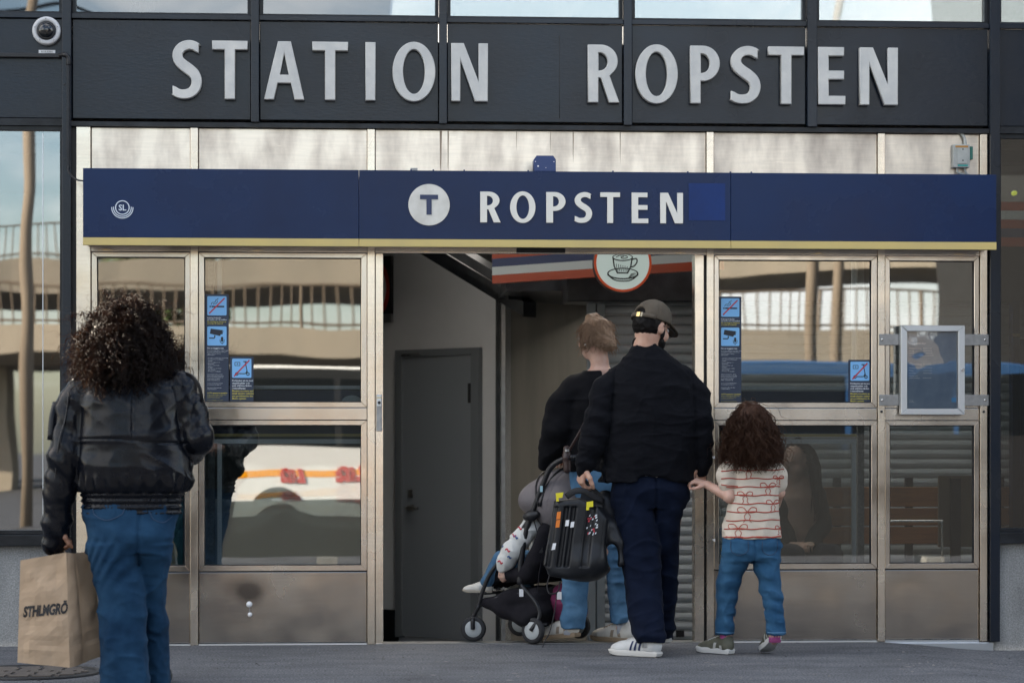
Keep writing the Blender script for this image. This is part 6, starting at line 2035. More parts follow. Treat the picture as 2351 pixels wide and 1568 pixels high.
# hair, beard, cap, glasses
r_, f_, u_ = frame_of(fwd)
Rm = rotm(fwd)
m_hm = hair_mat('black_hair', (0.006, 0.005, 0.005), (0.05, 0.03, 0.02))
v = Vox([hd[i] - 0.16 for i in range(3)], [hd[i] + 0.17 for i in range(3)], 0.004)
v.ell(LM(0, -0.016, 0.014), (0.080, 0.098, 0.098), 0.0, Rm)
p = LM(0, 0.028, 0); v.plane_cut(p, f_)
p = LM(0, -0.05, -0.060); v.plane_cut(p, (-u_ * 0.93 + f_ * 0.35).normalized())
v.ell(LM(0.085, 0.004, -0.012), (0.03, 0.03, 0.045), 0.004, Rm, cut=True)
v.ell(LM(-0.085, 0.004, -0.012), (0.03, 0.03, 0.045), 0.004, Rm, cut=True)
v.disp(lambda P: -0.004 * (ridged(P, 60, 61) - 0.4))
link('hair', v.mesh(), m_hm, MN)
v = Vox([hd[i] - 0.17 for i in range(3)], [hd[i] + 0.17 for i in range(3)], 0.004)
v.ell(LM(0, 0.030, -0.058), (0.0615, 0.066, 0.066), 0.01, Rm)
v.ell(LM(0, 0.052, -0.094), (0.034, 0.034, 0.028), 0.03, Rm)
v.plane_cut(LM(0, 0.0, -0.042), u_)
v.plane_cut(LM(0, 0.012, 0.0), -f_)
v.disp(lambda P: -0.004 * (ridged(P, 70, 63) - 0.4))
link('beard', v.mesh(), m_hm, MN)
for sd in (-1, 1):
    link('sideburn', (lambda vv: (vv.ell(LM(sd * 0.070, 0.020, -0.028), (0.010, 0.012, 0.034), 0, Rm), vv.mesh())[1])(Vox([hd[i] - 0.15 for i in range(3)], [hd[i] + 0.15 for i in range(3)], 0.004)), m_hm, MN)
    e_ = link('eye', (lambda vv: (vv.ell(LM(sd * 0.032, 0.078, 0.006), (0.012, 0.012, 0.012), 0, Rm), vv.mesh())[1])(Vox([hd[i] - 0.13 for i in range(3)], [hd[i] + 0.13 for i in range(3)], 0.004)), M['white'], MN)
m_cap = cloth_mat('olive_cap', (0.085, 0.070, 0.053), (0.105, 0.088, 0.068), weave=500, bump=0.4, sheen=0.03)
v = Vox([hd[i] - 0.2 for i in range(3)], [hd[i] + 0.24 for i in range(3)], 0.004)
v.ell(LM(0, -0.008, 0.038), (0.090, 0.108, 0.095), 0.0, Rm)
v.ell(LM(0, 0.000, 0.075), (0.075, 0.085, 0.068), 0.02, Rm)
v.plane_cut(LM(0, 0, 0.028), (-u_ + f_ * 0.06).normalized(), 0.004)
v.ell(LM(0, -0.125, 0.040), (0.042, 0.06, 0.040), 0.004, Rm, cut=True)
def capd(P):
    q = np.stack([(P - np.array(hd)) @ np.array(a) for a in (r_, f_)], 1)
    an = np.arctan2(q[:, 1], q[:, 0])
    return 0.0022 * np.exp(-((((an / (2 * np.pi) * 6) % 1) - 0.5) / 0.05) ** 2)
v.disp(capd)
cap = link('cap', v.mesh(), m_cap, MN)
V, F = [], []
for i in range(13):
    a = math.radians(-62 + 124 * i / 12)
    for rr, dz in ((1.0, 0.0), (1.18, -0.004), (1.46, -0.014), (1.72 if abs(a) < 1.2 else 1.5, -0.028)):
        q_ = max(math.cos(a), 0.0)
        k = 1 + (rr - 1) * q_ ** 0.6
        V.append(LM(math.sin(a) * 0.089 * (1 + (rr - 1) * 0.12), -0.008 + math.cos(a) * 0.106 * k, 0.032 + dz * q_ - 0.018 * (1 - q_) * (rr - 1) * 0))
for i in range(12):
    for k in range(3): F.append((4 * i + k, 4 * i + k + 1, 4 * i + k + 5, 4 * i + k + 4))
bo = link('brim', mesh_of(V, F), m_cap, cap, smooth=True)
so = bo.modifiers.new('thick', 'SOLIDIFY'); so.thickness = 0.005
strap = []
for i in range(15):
    a = math.radians(180 + 60 - 120 * i / 14)
    strap.append(LM(math.sin(a) * 0.0935, -0.008 + math.cos(a) * 0.112, 0.030))
V, F = [], []
for i, p in enumerate(strap):
    V += [p - u_ * 0.010, p + u_ * 0.010]
for i in range(len(strap) - 1): F.append((2 * i, 2 * i + 1, 2 * i + 3, 2 * i + 2))
so_ = link('cap_strap', mesh_of(V, F), m_cap, cap, smooth=True)
q_ = so_.modifiers.new('thick', 'SOLIDIFY'); q_.thickness = 0.004
m_brass = mat('brass', (0.60, 0.45, 0.20), 0.3, 1.0)
for t0, t1, m_ in ((7.2, 8.6, m_brass), (9.0, 9.6, mat('buckle', (0.25, 0.22, 0.16), 0.3, 1.0))):
    V = []
    for t in np.linspace(t0, t1, 4):
        a = math.radians(180 + 60 - 120 * t / 14)
        for h in (-0.0115, 0.0115): V.append(LM(math.sin(a) * 0.0975, -0.008 + math.cos(a) * 0.1165, 0.030 + h))
    bq = link('buckle', mesh_of(V, [(2 * i, 2 * i + 1, 2 * i + 3, 2 * i + 2) for i in range(3)]), m_, cap)
GL = thing('eyeglasses', 'thin framed eyeglasses on the person in the olive cap', 'glasses', tuple(LM(0, 0.1, 0)))
for sd in (-1, 1):
    c = LM(sd * 0.034, 0.108, 0.002)
    ringp = [c + r_ * (0.026 * math.cos(t)) + u_ * (0.022 * math.sin(t)) for t in np.linspace(0, 2 * math.pi, 25)]
    tube('rim', ringp, 0.002, M['black'], GL, sides=5)
    tube('temple', [LM(sd * 0.060, 0.106, 0.006), LM(sd * 0.082, 0.05, 0.008), LM(sd * 0.085, 0.0, 0.006)], 0.0018, M['black'], GL, sides=5)
tube('bridge', [LM(-0.009, 0.110, 0.006), LM(0.0, 0.113, 0.009), LM(0.009, 0.110, 0.006)], 0.002, M['black'], GL, sides=5)

# ------------------------------------------------------------------ child booster seat carried in the left hand
YB2 = YM - 0.10
BS = thing('booster_seat', 'black plastic car booster seat with yellow belt hooks carried by the capped person', 'booster seat', tuple(J(1340, 1335, YB2)))
m_bp = mat('booster_plastic', (0.008, 0.009, 0.011), 0.42, spec=0.35, col2=(0.011, 0.012, 0.015), vscale=20, bump=0.05, bscale=70)
P0 = lambda px, py, yo=0.0: J(px, py, YB2 + yo)
lo, hi = bounds([P0(1240, 1120), P0(1440, 1120), P0(1240, 1345)], 0.05); lo[1] = YB2 - 0.16; hi[1] = YB2 + 0.30
v = Vox(lo, hi, 0.0052)
# underside plate: slanted slab with ribs, as seen from behind
def slab_sdf(v, quad, y0, y1, rnd, k=0.01):
    """rounded convex outline in XZ extruded in Y"""
    X, Y, Z = v.ax[0][:, None, None], v.ax[1][None, :, None], v.ax[2][None, None, :]
    d = None
    n = len(quad)
    for i in range(n):
        a, b = quad[i], quad[(i + 1) % n]
        ex, ez = b[0] - a[0], b[1] - a[1]
        L = math.hypot(ex, ez)
        di = ((X - a[0]) * ez - (Z - a[1]) * ex) / L
        d = di if d is None else np.maximum(d, di)
    d = np.broadcast_to(d, v.d.shape) + rnd
    dy = np.maximum(y0 + rnd - Y, Y - y1 + rnd)
    dd = np.sqrt(np.maximum(d, 0) ** 2 + np.maximum(dy, 0) ** 2) + np.minimum(np.maximum(d, dy), 0) - rnd
    v.put((slice(None),) * 3, dd, k)
Q = lambda pl, yo=0: [(J(a, b, YB2 + yo).x, J(a, b, YB2 + yo).z) for a, b in pl]
slab_sdf(v, Q([(1274, 1148), (1249, 1296), (1262, 1322), (1300, 1328), (1345, 1318), (1384, 1280), (1394, 1190), (1372, 1163), (1330, 1142)]), YB2 - 0.055, YB2 + 0.06, 0.028)
v.ell(P0(1345, 1290, 0.07), (0.135, 0.15, 0.10), 0.05)
v.chain([P0(1375, 1190, 0.08), P0(1402, 1215, 0.05), P0(1416, 1245, 0.02), P0(1424, 1290, 0.0)], [0.055, 0.045, 0.034, 0.026], 0.04)
v.chain([P0(1390, 1150, 0.14), P0(1400, 1180, 0.12), P0(1392, 1240, 0.10)], [0.055, 0.05, 0.05], 0.04)
v.ell(P0(1407, 1276, 0.0), (0.028, 0.30, 0.060), 0.02, cut=True)
bv = v
def ribs(P):
    inplate = (P[:, 1] < YB2 - 0.03)
    z_ = (P[:, 2] - P0(0, 1235).z)
    xs = (P[:, 0] - P0(1300, 1235).x) - z_ * 0.135
    ww = (np.abs(z_) < 0.15) & inplate & (xs > -0.11) & (xs < 0.17)
    g = np.zeros(len(P))
    for c, w in ((-0.075, 0.010), (-0.022, 0.012), (0.015, 0.012), (0.105, 0.020)):
        g += np.exp(-((xs - c) / w) ** 4)
    return ww * g * 0.018
v.disp(ribs, 0.04)
bsb = link('shell', v.mesh(), m_bp, BS)
bvs = BVHTree.FromPolygons([q_.co + wloc(bsb) for q_ in bsb.data.vertices], [tuple(p.vertices) for p in bsb.data.polygons])
def decal(nm, pl, m, parent, bvh, Y, off=0.002, thick=0.0):
    V = []
    for a, b in pl:
        p = on_surf(bvh, a, b, Y, off)
        if p is None: p = J(a, b, Y - 0.06)
        V.append(p)
    y = min(p.y for p in V) - 0.001
    V = [Vector((p.x, y, p.z)) for p in V]
    n = len(V)
    o = link(nm, mesh_of(V + [p + Vector((0, 0.003 + thick, 0)) for p in V], [tuple(range(n))] + [tuple(range(n, 2 * n))[::-1]] + [(i, i + n, (i + 1) % n + n, (i + 1) % n) for i in range(n)]), m, parent)
    return o
m_yl = mat('hook_yellow', (0.72, 0.62, 0.02), 0.45)
for (x, y) in ((1277, 1136), (1345, 1156)):
    hk = []
    sh_ = lambda a, b: (x + a - 0.12 * b, y + b)
    decal('belt_hook', [sh_(0, 14), sh_(-1, -4), sh_(16, -6), sh_(15, 6), sh_(6, 7), sh_(6, 14)], m_yl, BS, bvs, YB2, 0.002, 0.02)
m_og = mat('label_orange', (0.75, 0.20, 0.02), 0.5)
decal('orange_label', [(1277, 1174), (1286, 1173), (1284, 1190), (1275, 1191)], m_og, BS, bvs, YB2)
decal('orange_label', [(1275, 1193), (1284, 1192), (1282, 1209), (1273, 1210)], m_og, BS, bvs, YB2)
for q_ in ([(1297, 1193), (1305, 1192), (1303, 1206), (1295, 1207)], [(1309, 1197), (1317, 1196), (1315, 1209), (1307, 1210)], [(1267, 1246), (1275, 1245), (1272, 1260), (1264, 1261)]):
    decal('white_label', q_, M['white'], BS, bvs, YB2)
rl = random.Random(5)
for k in range(26):
    a = 1346 + rl.uniform(0, 22) + 0; b = 1178 + rl.uniform(0, 46)
    a -= (b - 1200) * 0.12
    w = rl.uniform(2, 5)
    decal('printed_label', [(a, b), (a + w, b - 1), (a + w - 1, b + 3), (a - 1, b + 4)], m_wt if rl.random() < 0.75 else m_red, BS, bvs, YB2)
# webbing and grip strap
m_web = mat('webbing', (0.012, 0.012, 0.014), 0.75)
tube('carry_strap', spline([P0(1300, 1140, -0.04), P0(1318, 1128, -0.05), P0(1340, 1127, -0.04), P0(1362, 1140, 0.0), P0(1384, 1150, 0.05)], 6), 0.016, m_web, BS, flat=0.25)
bk = link('back_fold', mesh_of([P0(1345, 1100, 0.08), P0(1388, 1140, 0.05), P0(1384, 1165, 0.06), P0(1330, 1150, 0.06), P0(1345, 1100, 0.10), P0(1388, 1140, 0.07), P0(1384, 1165, 0.08), P0(1330, 1150, 0.08)], [(0, 1, 2, 3), (7, 6, 5, 4), (0, 4, 5, 1), (1, 5, 6, 2), (2, 6, 7, 3), (3, 7, 4, 0)]), m_bp, BS)
tube('loose_strap', spline([P0(1262, 1318, -0.03), P0(1256, 1345, -0.02), P0(1262, 1362, -0.03), P0(1280, 1358, -0.03), P0(1286, 1335, -0.03)], 6), 0.011, m_web, BS, flat=0.3)
tube('loose_strap', spline([P0(1278, 1360, -0.03), P0(1274, 1400, -0.02), P0(1262, 1450, 0.0), P0(1250, 1472, 0.01), P0(1246, 1486, 0.01)], 6), 0.008, m_web, BS, flat=0.35)
# ------------------------------------------------------------------ mother pushing the stroller
YF = -0.04
base = J(1350, 1480, YF); base.z = 0
MO = thing('person', 'person with pinned up light brown hair in black sweater and light jeans pushing a stroller', 'person', tuple(base))
hd = J(1364, 776, YF)
fwd = Vector((-math.sin(math.radians(46)), math.cos(math.radians(46)), -0.12)).normalized()
neck = J(1378, 845, YF)
shl, shr = J(1318, 885, YF + 0.02), J(1440, 880, YF - 0.01)
el_, wr_l = J(1276, 985, YF - 0.02), J(1281, 1046, YF + 0.14)
er_, wr_r = J(1400, 1000, YF + 0.15), J(1330, 1045, YF + 0.34)
hpl, hpr = J(1338, 1110, YF), J(1398, 1110, YF)
knl, knr = J(1325, 1290, YF - 0.02), J(1408, 1290, YF + 0.02)
anl, anr = J(1308, 1452, YF - 0.02), J(1430, 1452, YF + 0.02)
anl.z = 0.09; anr.z = 0.085
lo, hi = bounds([hd + Vector((0, 0, 0.13)), shl, shr, wr_l, wr_r, anl, anr, el_], 0.13); lo[2] = 0.0
v = Vox(lo, hi, 0.0066)
LO = add_head(v, hd, fwd, 0.90, neck, 0.045)
zr = lambda y: J(1370, y, YF).z
cxo = lambda p: J(p, 1000, YF).x
v.loft([(zr(1120), cxo(1368), YF, 0.165, 0.11), (zr(1030), cxo(1372), YF, 0.12, 0.09), (zr(940), cxo(1376), YF, 0.14, 0.09), (zr(880), cxo(1380), YF, 0.14, 0.07), (zr(850), cxo(1380), YF, 0.07, 0.055)], 0.03)
add_limbs(v, shl, el_, wr_l, hpl, knl, anl)
add_limbs(v, shr, er_, wr_r, hpr, knr, anr)
add_hand(v, wr_l, (0.25, 0.9, -0.25), (0.2, 0, -1), -1, 0.92, 1.1)
add_hand(v, wr_r, (-0.4, 0.8, -0.2), (0, 0, -1), 1, 0.92, 1.1)
for a in (anl, anr): v.cone(a, a + Vector((-0.03, 0.025, -0.035)), 0.030, 0.020, 0.02)
link('body', v.mesh(), SKIN_PALE, MO)
def row(y, a, b, dep, yo=0.0):
    x0, x1 = cxo(a), cxo(b)
    return (zr(y), (x0 + x1) / 2, YF + yo, (x1 - x0) / 2, dep)
lo, hi = bounds([J(1225, 830, YF), J(1475, 830, YF), J(1225, 1110, YF)], 0.04); lo[1] = YF - 0.22; hi[1] = YF + 0.42
v = Vox(lo, hi, 0.006)
v.loft([row(1080, 1302, 1440, 0.125), row(1030, 1304, 1444, 0.130), row(950, 1304, 1448, 0.125), row(900, 1304, 1450, 0.110), row(870, 1318, 1440, 0.090), row(852, 1340, 1420, 0.075)], 0.03, n=2.2)
v.chain([shl + Vector((0.01, 0, -0.012)), J(1290, 930, YF), el_, J(1268, 1020, YF + 0.02), J(1279, 1036, YF + 0.10)], [0.064, 0.066, 0.062, 0.056, 0.044], 0.04)
v.chain([J(1285, 990, YF + 0.02), J(1258, 1040, YF + 0.04), J(1247, 1070, YF + 0.05)], [0.050, 0.042, 0.024], 0.04)
v.chain([shr, er_, wr_r], [0.075, 0.062, 0.045], 0.04)
v.ell(J(1392, 850, YF - 0.09), (0.030, 0.07, 0.060), 0.008, cut=True)
def mo(P):
    d = -0.006 * (ridged(P, (6, 6, 8), 71) - 0.35) - 0.008 * crease(P, (4, 4, 7), 79, 6) - 0.004 * (ridged(P, (13, 13, 20), 72) - 0.35)
    d += 0.006 * np.sin((P[:, 2] - 0.7 * (P[:, 0] - cxo(1300))) * 50 + 4 * vnoise(P, 5, 73)) * vnoise(P, 5, 74)
    return d
v.disp(mo)
link('sweater', v.mesh(), cloth_mat('black_knit', (0.0040, 0.0042, 0.0055), (0.007, 0.007, 0.0085), weave=350, bump=0.4, sheen=0.02), MO)
lo, hi = bounds([J(1270, 1060, YF), J(1460, 1060, YF), J(1370, 1460, YF)], 0.04); lo[1] = YF - 0.20; hi[1] = YF + 0.20
v = Vox(lo, hi, 0.006)
v.loft([row(1150, 1308, 1428, 0.11), row(1110, 1306, 1430, 0.125, -0.01), row(1060, 1314, 1424, 0.11)], 0.02, n=2.3)
v.loft([row(1440, 1287, 1343, 0.078, -0.01), row(1350, 1290, 1348, 0.080, -0.01), row(1250, 1300, 1362, 0.090, -0.01), row(1150, 1307, 1372, 0.105)], 0.02, n=2.2)
v.loft([row(1430, 1404, 1444, 0.075, 0.03), row(1350, 1399, 1440, 0.078, 0.03), row(1250, 1390, 1436, 0.088, 0.02), row(1150, 1366, 1430, 0.105)], 0.02, n=2.2)
v.disp(lambda P: -0.010 * (ridged(P, (8, 8, 11), 75) - 0.35) - 0.004 * (ridged(P, (15, 15, 26), 76) - 0.35) + 0.006 * np.sin(P[:, 2] * 62 + 5 * vnoise(P, 5, 77)) * vnoise(P, 6, 78))
m_lj = cloth_mat('light_denim', (0.050, 0.120, 0.215), (0.095, 0.190, 0.300), vscale=10, weave=600, vlo=0.3, vhi=0.7)
link('jeans', v.mesh(), crinkle(m_lj, 12, 0.005, (1, 1, 1.6)), MO)
m_be = mat('sneaker_cream', (0.64, 0.61, 0.55), 0.65, col2=(0.56, 0.53, 0.47), vscale=20)
sp = shoe_parts(m_be, mat('gum_sole', (0.26, 0.19, 0.12), 0.6), mat('suede_tan', (0.30, 0.24, 0.18), 0.8))
put_shoe(sp, (anl.x + 0.01, anl.y, 0.012), (-0.75, 0.65), MO, pitch=0.12, s=0.93)
put_shoe(sp, (anr.x + 0.01, anr.y, 0.005), (-0.70, 0.70), MO, s=0.93)
for a in (anl, anr): link('sock', lathe_mesh([(0.0, 0.05), (0.034, 0.05), (0.036, 0.14), (0.0, 0.14)], 16, 'Z', (a.x, a.y, 0)), cloth_mat('sock_pale', (0.50, 0.52, 0.58)), MO, smooth=True)
# pinned-up hair: cap of hair, twist at the crown, loose knot at the nape
r_, f_, u_ = frame_of(fwd)
Rm = rotm(fwd)
m_br = hair_mat('brown_hair', (0.225, 0.150, 0.100), (0.40, 0.27, 0.17))
v = Vox([hd[i] - 0.19 for i in range(3)], [hd[i] + 0.19 for i in range(3)], 0.004)
v.ell(LO(0, -0.020, 0.020), (0.076, 0.092, 0.096), 0.0, Rm)
v.plane_cut(LO(0, 0.052, 0.02), (f_ - u_ * 0.25).normalized(), 0.01)
v.plane_cut(LO(0, -0.02, -0.052), (-u_ + f_ * 0.5).normalized(), 0.01)
v.ell(LO(0.090, 0.022, -0.022), (0.035, 0.035, 0.045), 0.006, Rm, cut=True)
v.ell(LO(-0.090, 0.022, -0.022), (0.035, 0.035, 0.045), 0.006, Rm, cut=True)
v.ell(LO(0.0, -0.100, -0.032), (0.044, 0.034, 0.032), 0.03, Rm)
v.ell(LO(0.010, -0.106, -0.062), (0.032, 0.028, 0.026), 0.03, Rm)
v.ell(LO(0.01, 0.005, 0.120), (0.034, 0.042, 0.026), 0.012, Rm)
def hairlines(P):
    q = np.stack([(P - np.array(hd)) @ np.array(a) for a in (r_, f_, u_)], 1)
    an = np.arctan2(q[:, 2] + 0.03, q[:, 0]) * 0.06
    S = np.stack([an, q[:, 1] * 0.25, q[:, 2] * 0.35], 1)
    return -0.009 * (ridged(S, 110, 81) - 0.4)
v.disp(hairlines)
rng = np.random.RandomState(9)
n = 1100
an = rng.uniform(-2.4, 2.4, n)
rt = np.array([list(LO(math.sin(a) * 0.078, -0.02 - math.cos(a) * 0.075, rng.uniform(-0.05, 0.09))) for a in an])
dr = np.array([list(r_ * math.sin(a) * 0.7 - f_ * math.cos(a) * 0.7 + u_ * rng.uniform(-0.3, 0.5)) for a in an])
Vh, Fh = strands(rt, dr, rng.uniform(0.03, 0.085, n), 10, 1.8, 0.006, 0.9, 0.0014, rng, jitter=1.2)
link('hair', np_mesh(Vh, Fh, v.mesh()), m_br, MO)
er = LO(-0.090, -0.002, -0.045)
link('earring', lathe_mesh([(0.0, -0.008), (0.006, -0.004), (0.006, 0.004), (0.0, 0.008)], 10, 'Z', tuple(er)), M['chrome'], MO, smooth=True)
for sd in (-1, 1):
    vv = Vox([hd[i] - 0.13 for i in range(3)], [hd[i] + 0.13 for i in range(3)], 0.004)
    vv.ell(LO(sd * 0.032, 0.074, 0.006), (0.012, 0.012, 0.012), 0, Rm)
    link('eye', vv.mesh(), M['white'], MO)
# brown shoulder bag with strap
HB = thing('shoulder_bag', 'brown leather pouch on a long strap hanging at the stroller handle', 'bag', tuple(J(1302, 1085, YF - 0.14)))
m_bl = mat('brown_leather', (0.035, 0.018, 0.016), 0.4, bump=0.2, bscale=70)
tube('strap', spline([J(1352, 950, YF - 0.17), J(1335, 985, YF - 0.18), J(1318, 1015, YF - 0.17), J(1303, 1040, YF - 0.15)], 6), 0.008, m_bl, HB, flat=0.4)
v = Vox(tuple(J(1285, 1095, YF - 0.24)), tuple(J(1320, 1010, YF - 0.04)), 0.004)
v.chain([J(1301, 1030, YF - 0.14), J(1301, 1050, YF - 0.14), J(1302, 1078, YF - 0.14)], [0.018, 0.022, 0.020], 0.01)
link('pouch', v.mesh(), m_bl, HB)
link('clasp', lathe_mesh([(0.0, -0.008), (0.012, -0.006), (0.012, 0.006), (0.0, 0.008)], 12, 'Z', tuple(J(1302, 1034, YF - 0.158))), M['dull_steel'], HB)

# ------------------------------------------------------------------ girl in the bow print shirt
YG2 = -0.80
base = J(1722, 1506, YG2); base.z = 0
GI = thing('person', 'small child with long brown curls in a bow print shirt and blue jeans', 'person', tuple(base))
hd = J(1722, 972, YG2)
fwd = Vector((0.12, 1, -0.10)).normalized()
neck = J(1724, 1038, YG2)
shl, shr = J(1680, 1066, YG2), J(1772, 1066, YG2)
el_, wr_l = J(1675, 1140, YG2 - 0.04), J(1622, 1112, YG2 + 0.05)
er_, wr_r = J(1788, 1130, YG2 + 0.02), J(1782, 1160, YG2 + 0.16)
hpl, hpr = J(1697, 1255, YG2), J(1752, 1255, YG2)
knl, knr = J(1675, 1355, YG2 + 0.04), J(1765, 1355, YG2 - 0.02)
anl, anr = J(1667, 1470, YG2 + 0.06), J(1779, 1460, YG2 - 0.05)
anl.z = 0.072; anr.z = 0.10
lo, hi = bounds([hd + Vector((0, 0, 0.12)), shl, shr, wr_l + Vector((-0.09, 0, 0.05)), wr_r, anl, anr], 0.11); lo[2] = 0.0
v = Vox(lo, hi, 0.0056)
LG = add_head(v, hd, fwd, 0.86, neck, 0.036)
zr = lambda y: J(1722, y, YG2).z
cxg = lambda p: J(p, 1100, YG2).x
v.loft([(zr(1250), cxg(1724), YG2, 0.120, 0.085), (zr(1180), cxg(1726), YG2, 0.105, 0.075), (zr(1090), cxg(1726), YG2, 0.112, 0.075), (zr(1062), cxg(1726), YG2, 0.10, 0.055), (zr(1045), cxg(1724), YG2, 0.05, 0.04)], 0.02)
v.chain([shl, el_, wr_l], [0.036, 0.030, 0.021], 0.015)
v.chain([shr, er_, wr_r], [0.036, 0.030, 0.021], 0.015)
for h_, k_, a_ in ((hpl, knl, anl), (hpr, knr, anr)):
    v.chain([h_, k_, a_], [0.055, 0.040, 0.028], 0.02)
    v.cone(a_, a_ + Vector((0, 0.03, -0.03)), 0.024, 0.016, 0.02)
add_hand(v, wr_l, (-1, 0.1, 0.35), (0, 0.4, -1), 1, 0.72, 0.9)
add_hand(v, wr_r, (-0.3, 0.9, -0.2), (-1, 0, 0), 1, 0.72, 0.7)
link('body', v.mesh(), SKIN_PALE, GI)
def row(y, a, b, dep, yo=0.0):
    x0, x1 = cxg(a), cxg(b)
    return (zr(y), (x0 + x1) / 2, YG2 + yo, (x1 - x0) / 2, dep)
lo, hi = bounds([J(1640, 1030, YG2), J(1808, 1030, YG2), J(1640, 1240, YG2)], 0.03); lo[1] = YG2 - 0.18; hi[1] = YG2 + 0.18
v = Vox(lo, hi, 0.0042)
v.loft([row(1233, 1659, 1791, 0.110), row(1190, 1666, 1788, 0.108), row(1130, 1678, 1784, 0.100), row(1085, 1678, 1784, 0.095), row(1060, 1684, 1774, 0.075), row(1044, 1700, 1750, 0.055)], 0.02, n=2.4)
v.chain([shl + Vector((0.008, 0, -0.004)), J(1670, 1092, YG2 - 0.015), J(1671, 1110, YG2 - 0.025)], [0.050, 0.051, 0.047], 0.02)
v.chain([shr + Vector((-0.008, 0, -0.004)), J(1782, 1090, YG2), J(1786, 1110, YG2 + 0.01)], [0.050, 0.050, 0.046], 0.02)
v.disp(lambda P: -0.004 * (ridged(P, (8, 8, 9), 91) - 0.35) - 0.005 * crease(P, (6, 6, 7), 90, 6) - 0.0025 * (ridged(P, (18, 18, 26), 92) - 0.35) + 0.004 * np.sin((P[:, 0] * 0.8 + P[:, 2] * 0.3) * 90 + 4 * vnoise(P, 6, 93)) * np.clip((zr(1140) - P[:, 2]) / 0.15, 0, 1) * vnoise(P, 8, 94))
tee = link('shirt', v.mesh(), crinkle(cloth_mat('cream_cotton', (0.60, 0.53, 0.44), (0.55, 0.48, 0.39), weave=700, bump=0.2), 10, 0.004), GI)
bvt = BVHTree.FromPolygons([q_.co + base for q_ in tee.data.vertices], [tuple(p.vertices) for p in tee.data.polygons])
m_rd = mat('print_red', (0.36, 0.055, 0.035), 0.8)
rl = random.Random(8)
bows = {1: [(1712, 1)], 3: [(1756, 1.0)], 4: [(1704, 0.9)], 5: [(1768, 0.9)], 6: [(1708, 1.15)], 8: [(1688, 1.1), (1786, 0.7)], 2: [(1782, 0.7)]}
for i in range(10):
    y0 = 1060 + 19.0 * i
    a, b = (1652, 1796) if y0 < 1112 else (1662 - (y0 - 1140) * 0.03, 1788)
    pl = [(x, y0 + 1.1 * math.sin(x * 0.11 + i * 1.7) - 0.035 * (x - 1722) * (0.5 if i % 2 else 0.2)) for x in np.linspace(a, b, 17)]
    surf_line('print_line', pl, 0.0030, m_rd, tee, bvt, YG2, 0.0006, n=3)
    for (cx_, k) in bows.get(i, []):
        yy_ = y0
        for sd in (-1, 1):
            surf_line('bow_loop', [(cx_, yy_), (cx_ + sd * 8 * k, yy_ - 9 * k), (cx_ + sd * 17 * k, yy_ - 8 * k), (cx_ + sd * 17 * k, yy_ - 1 * k), (cx_ + sd * 8 * k, yy_ + 1 * k), (cx_, yy_)], 0.0022, m_rd, tee, bvt, YG2, 0.0008, n=4)
            surf_line('bow_tail', [(cx_, yy_), (cx_ + sd * 6 * k, yy_ + 8 * k), (cx_ + sd * 4 * k, yy_ + 15 * k), (cx_ + sd * 8 * k, yy_ + 20 * k)], 0.0018, m_rd, tee, bvt, YG2, 0.0008, n=4)
surf_line('hem_line', [(x, 1231 + 1.0 * math.sin(x * 0.2)) for x in np.linspace(1662, 1789, 14)], 0.0032, m_rd, tee, bvt, YG2, 0.0006, n=3)
surf_line('cuff_line', [(1652, 1112), (1664, 1114), (1678, 1115), (1689, 1116)], 0.0028, m_rd, tee, bvt, YG2, 0.0006, n=4)
# jeans
lo, hi = bounds([J(1640, 1225, YG2), J(1808, 1225, YG2), J(1720, 1470, YG2)], 0.03); lo[1] = YG2 - 0.20; hi[1] = YG2 + 0.22
v = Vox(lo, hi, 0.005)
v.loft([row(1285, 1660, 1787, 0.092), row(1255, 1660, 1789, 0.104, -0.01), row(1226, 1664, 1787, 0.098)], 0.015, n=2.4)
v.loft([row(1456, 1649, 1687, 0.054, 0.06), row(1400, 1651, 1691, 0.057, 0.06), row(1340, 1651, 1701, 0.068, 0.04), row(1270, 1660, 1726, 0.086)], 0.02, n=2.2)
v.loft([row(1452, 1759, 1797, 0.053, -0.05), row(1400, 1752, 1795, 0.056, -0.04), row(1340, 1741, 1790, 0.068, -0.02), row(1270, 1724, 1787, 0.086)], 0.02, n=2.2)
v.disp(lambda P: -0.005 * (ridged(P, (9, 9, 12), 95) - 0.35) - 0.006 * crease(P, (7, 7, 12), 89, 6) - 0.004 * (ridged(P, (17, 17, 30), 96) - 0.35) + 0.0035 * np.sin(P[:, 2] * 85 + P[:, 0] * 20 + 5 * vnoise(P, 6, 97)) * vnoise(P, 6, 98) + 0.007 * np.exp(-((P[:, 0] - cxg(1725)) / 0.006) ** 2) * (P[:, 1] < YG2) * (P[:, 2] > zr(1290)))
gj = link('jeans', v.mesh(), crinkle(cloth_mat('mid_denim', (0.013, 0.052, 0.115), (0.042, 0.115, 0.205), vscale=7, weave=600, vlo=0.3, vhi=0.7), 12, 0.005, (1, 1, 1.6)), GI)
bvg = BVHTree.FromPolygons([q_.co + base for q_ in gj.data.vertices], [tuple(p.vertices) for p in gj.data.polygons])
surf_line('pocket_seam', [(1672, 1240), (1673, 1262), (1690, 1272), (1708, 1262), (1709, 1240)], 0.002, m_st, gj, bvg, YG2)
surf_line('pocket_seam', [(1742, 1240), (1743, 1262), (1760, 1272), (1777, 1262), (1778, 1240)], 0.002, m_st, gj, bvg, YG2)
for (x0_, x1_, yy_) in ((1648, 1687, 1453), (1757, 1798, 1449)):
    surf_line('cuff', [(x, yy_) for x in np.linspace(x0_, x1_, 9)], 0.004, mat('denim_pale', (0.06, 0.15, 0.26), 0.8), gj, bvg, YG2, 0.0, n=3)
